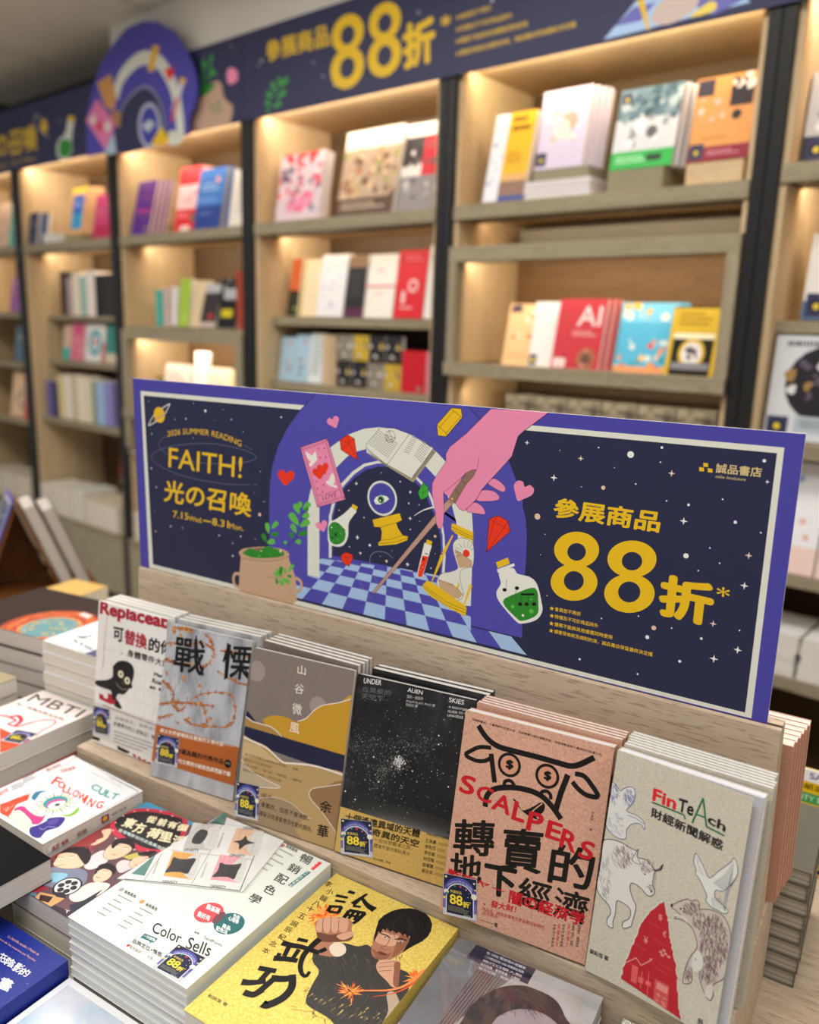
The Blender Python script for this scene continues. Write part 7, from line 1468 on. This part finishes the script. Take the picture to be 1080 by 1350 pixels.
for s_, w_, h_, c, lab, art in ((-4.605, .085, .190, 'd8bca8', 'peach and teal book on the middle recessed shelf', [(0, 0, 1, .35, '4ab8b0'), ('n', 5, .1, .4, .9, .9, .2, ('e0d0c0', 'c88a7a'))]), (-4.515, .150, .205, 'e07a98', 'pink patterned book on the middle recessed shelf', [('n', 26, .1, .1, .9, .7, .11, ('e8a8a8', 'c83a5a', 'f0c0b8')), ('c', .5, .82, .2, 'd83a78')]), (-4.355, .200, .205, 'e6e4e2', 'white book with a teal wreath on the middle recessed shelf', [('c', .5, .5, .34, '3a9ab0'), ('c', .5, .5, .22, 'c8dce0'), ('c', .5, .52, .1, 'd87a6a'), (.86, 0, 1, .5, 'd85a6a')]), (-4.140, .115, .205, '3a8a84', 'teal book at the right of the middle recessed shelf', [(0, 0, 1, .25, 'd8ccb0')])): sb(s_, ZC, w_, h_, .016, lab, c, art, .12, 7, 1)
ZD = -.5525
for i, (s_, t_, h_, c, lab, art) in enumerate(((-4.86, .060, .25, '6a64a4', 'lavender spine at the left of the low recessed shelf', [(0, .1, 1, .6, '8a84bc')]), (-4.798, .062, .25, '33305a', 'navy and red spine on the low recessed shelf', [(0, .05, 1, .5, 'a8504a')]), (-4.734, .062, .30, 'dcc890', 'cream yellow spine on the low recessed shelf', [(0, .05, 1, .3, 'e8b88a')]), (-4.670, .072, .305, 'e6ddd0', 'tall off-white spine on the low recessed shelf', []), (-4.596, .050, .30, 'cbb59a', 'tan spine on the low recessed shelf', [(.3, 0, .7, 1, '8a6a54')]), (-4.544, .074, .305, 'e8dcc4', 'cream spine beside the tan one', []), (-4.468, .060, .295, 'e0d4bc', 'pale beige spine on the low recessed shelf', []), (-4.406, .044, .285, '8a9a88', 'grey-green spine on the low recessed shelf', [(0, .5, 1, 1, 'd8d0c0')]), (-4.360, .070, .285, '9ab8dc', 'light blue spine on the low recessed shelf', [(0, 0, 1, .5, 'a8d4e4')]), (-4.288, .070, .290, '8a86c4', 'lavender blue spine at the right of the low recessed shelf', [(0, 0, .5, .6, 'd86a8a')]))): spine((s_+4.86)*1.12-4.68, ZD, t_*1.12, h_*.80, lab, c, art, .05)
ZE = -1.0945
for s_, w_, n_, t_, c, lab in ((-4.690, .140, 5, .030, 'f2efe6', 'white pile'), (-4.540, .200, 6, .026, 'efe6d6', 'cream pile'), (-4.330, .140, 6, .028, 'dfeae0', 'mint white pile'), (-4.175, .320, 4, .034, 'dccbb2', 'wide beige pile')):
    pile(s_, ZE, w_, .20, n_, t_, 'topmost book of the %s on the drawer base' % lab, 'book in the %s on the drawer base' % lab, c, -.02, 'e9e2d4', .003, lab+' on the drawer base')
pile(-4.19, ZE, .30, .16, 6, .038, 'topmost dark grey book of the tall pile deep in the drawer bay', 'grey book in the tall pile at the back of the drawer base', '7a7c80', .20, 'd6d2c8', .01, 'grey pile on the drawer base')
sb(-4.19, ZE+.2325, .13, .20, .02, 'red and brown book standing on the grey pile', 'a83a3a', [('n', 8, .1, .1, .9, .8, .16, ('d85a5a', '5a3a34', 'c8a090'))], .20, 6, 1); sb(-4.05, ZE+.2325, .14, .18, .02, 'white and grey book standing on the grey pile', 'c8cac8', [('n', 8, .1, .1, .9, .8, .16, ('e8eae8', '9a9c9a', '6a6c6c'))], .21, 6, 1)
pile(-3.700, ZE, .20, .20, 4, .036, 'purple topped book of the pile behind the sign post', 'beige book of the pile behind the sign post', 'cbb8a0', -.02, 'd9cdbc', .003, 'pile beside the sign')
pile(-3.48, ZE, .30, .20, 4, .032, 'grey white book topmost beside the purple topped pile', 'grey white book beside the purple topped pile', 'c8c4c4', -.02, 'd0cac4', .003, 'grey white pile beside the sign')
# bay at the left edge
for s_, z_, w_, h_, c, lab, bk_ in ((-4.975, Z1, .13, .27, '5ab0a4', 'teal and white book at the left edge of the top shelf', .03), (-5.13, Z1, .13, .25, 'd8b8a0', 'tan book at the left edge of the top shelf', .03), (-5.00, .0205, .15, .21, 'cf96cc', 'lilac pink book at the left edge', .09), (-5.16, .0205, .14, .20, 'a05aa8', 'violet book at the left edge', .09), (-5.00, -.2695, .15, .22, 'e0b8bc', 'pale pink book with a dark figure at the left edge', .09), (-5.16, -.2695, .14, .22, '5a7488', 'slate blue book at the left edge', .09), (-5.01, -.5995, .16, .27, 'e84a3a', 'red and white book low at the left edge', .06), (-5.19, -.5995, .16, .27, 'f0c8a0', 'peach book low at the left edge', .06)):
    sb(s_, z_, w_, h_, .02, lab, c, [('n', 12, .1, .1, .9, .9, .16, (c, 'e8dcd4', '4a5a78', c))], bk_, 9, 1)
for i in range(3): pile(-5.02-.2*i, ZE, .18, .20, 5, .030, 'topmost cream book, %s pile from the left bookcase post' % ('first', 'second', 'third')[i], 'cream book in a low pile of the left bookcase', 'e6dccb', -.02, 'e4dac8', .003, 'low cream piles')
# bay at the right edge
sb(-.696, .4155, .165, .215, .035, 'grey and white book on the top shelf at the right edge', 'c4c4c8', [('n', 10, .1, .3, .9, .9, .14, ('e8e8ea', '8a8a90')), (0, 0, 1, .3, '3a3a44')]+MINI(.05, .04, .3), .06, 7, 1, '8a8a8e')
sb(-.660, .0455, .150, .215, .030, 'white book with a reddish picture on the second shelf at the right edge', 'f0eeec', [(.25, .65, .9, .95, 'b07a6a'), (.0, 0, 1, .22, '5a7aa0')]+MINI(.05, .03, .35), .10, 7, 2, 'dcd8d6', dx=.03)
gm = book('white game box with a black round picture, at the right edge', CASE @ T(-.692, .02, -.2515) @ Rx(90-5) @ T(0, 0, -.035), .235, .262, .035, 'ced2d6', False, 'e4e6e8', None, 'game_box', 'box')
deco(gm, .235, .262, .035, [('c', .55, .55, .40, '26242a'), ('n', 26, .2, .4, .9, .75, .10, ('9a7a4a', 'd8d8d8', '5a5060', '26242a', 'a8885a')), ('b', .12, .86, .95, .95, 1, '4a4a50'), (.3, .08, .95, .24, 'aeb8c2'), ('b', .36, .12, .9, .2, 2, '6a727c')]+MINI(.02, .05, .22))
for i, (c, lab) in enumerate((('eef0f4', 'white magazine with small blue pictures'), ('f0e4e2', 'white magazine with pink pictures'), ('e8e8ee', 'plain white magazine'))):
    sb(-.690+.165*i, -.5995, .160, .29, .010, lab+' standing low at the right edge', c, [('n', 14, .05, .3, .95, .95, .12, ('d8808a', '9ab0d0', 'f4f4f6', 'e8b0a8')), (0, 0, 1, .25, 'f0d4cc')], .03, 8, 1)
    pile(-.690+.165*i, -.8695, .155, .20, 5, .022, 'topmost white book, %s low pile at the right edge' % ('first', 'second', 'third')[i], 'white book in a low pile at the right edge', 'ecebea', .0, 'efece6', .003, 'white piles at the right edge')
    pile(-.690+.170*i, -1.3995, .160, .20, 6, .030, ('pink-red covered book topmost of the %s pile by the floor' % ('first', 'second', 'third')[i]), 'grey white book in the pile by the floor at the right edge', ('cfc9c8', 'd8d4d2', 'c8c4c2')[i], -.28, 'cfc8c0', .004, 'floor piles at the right edge')
FOB.hide_render = True
bpy.data.objects.remove(FOB)
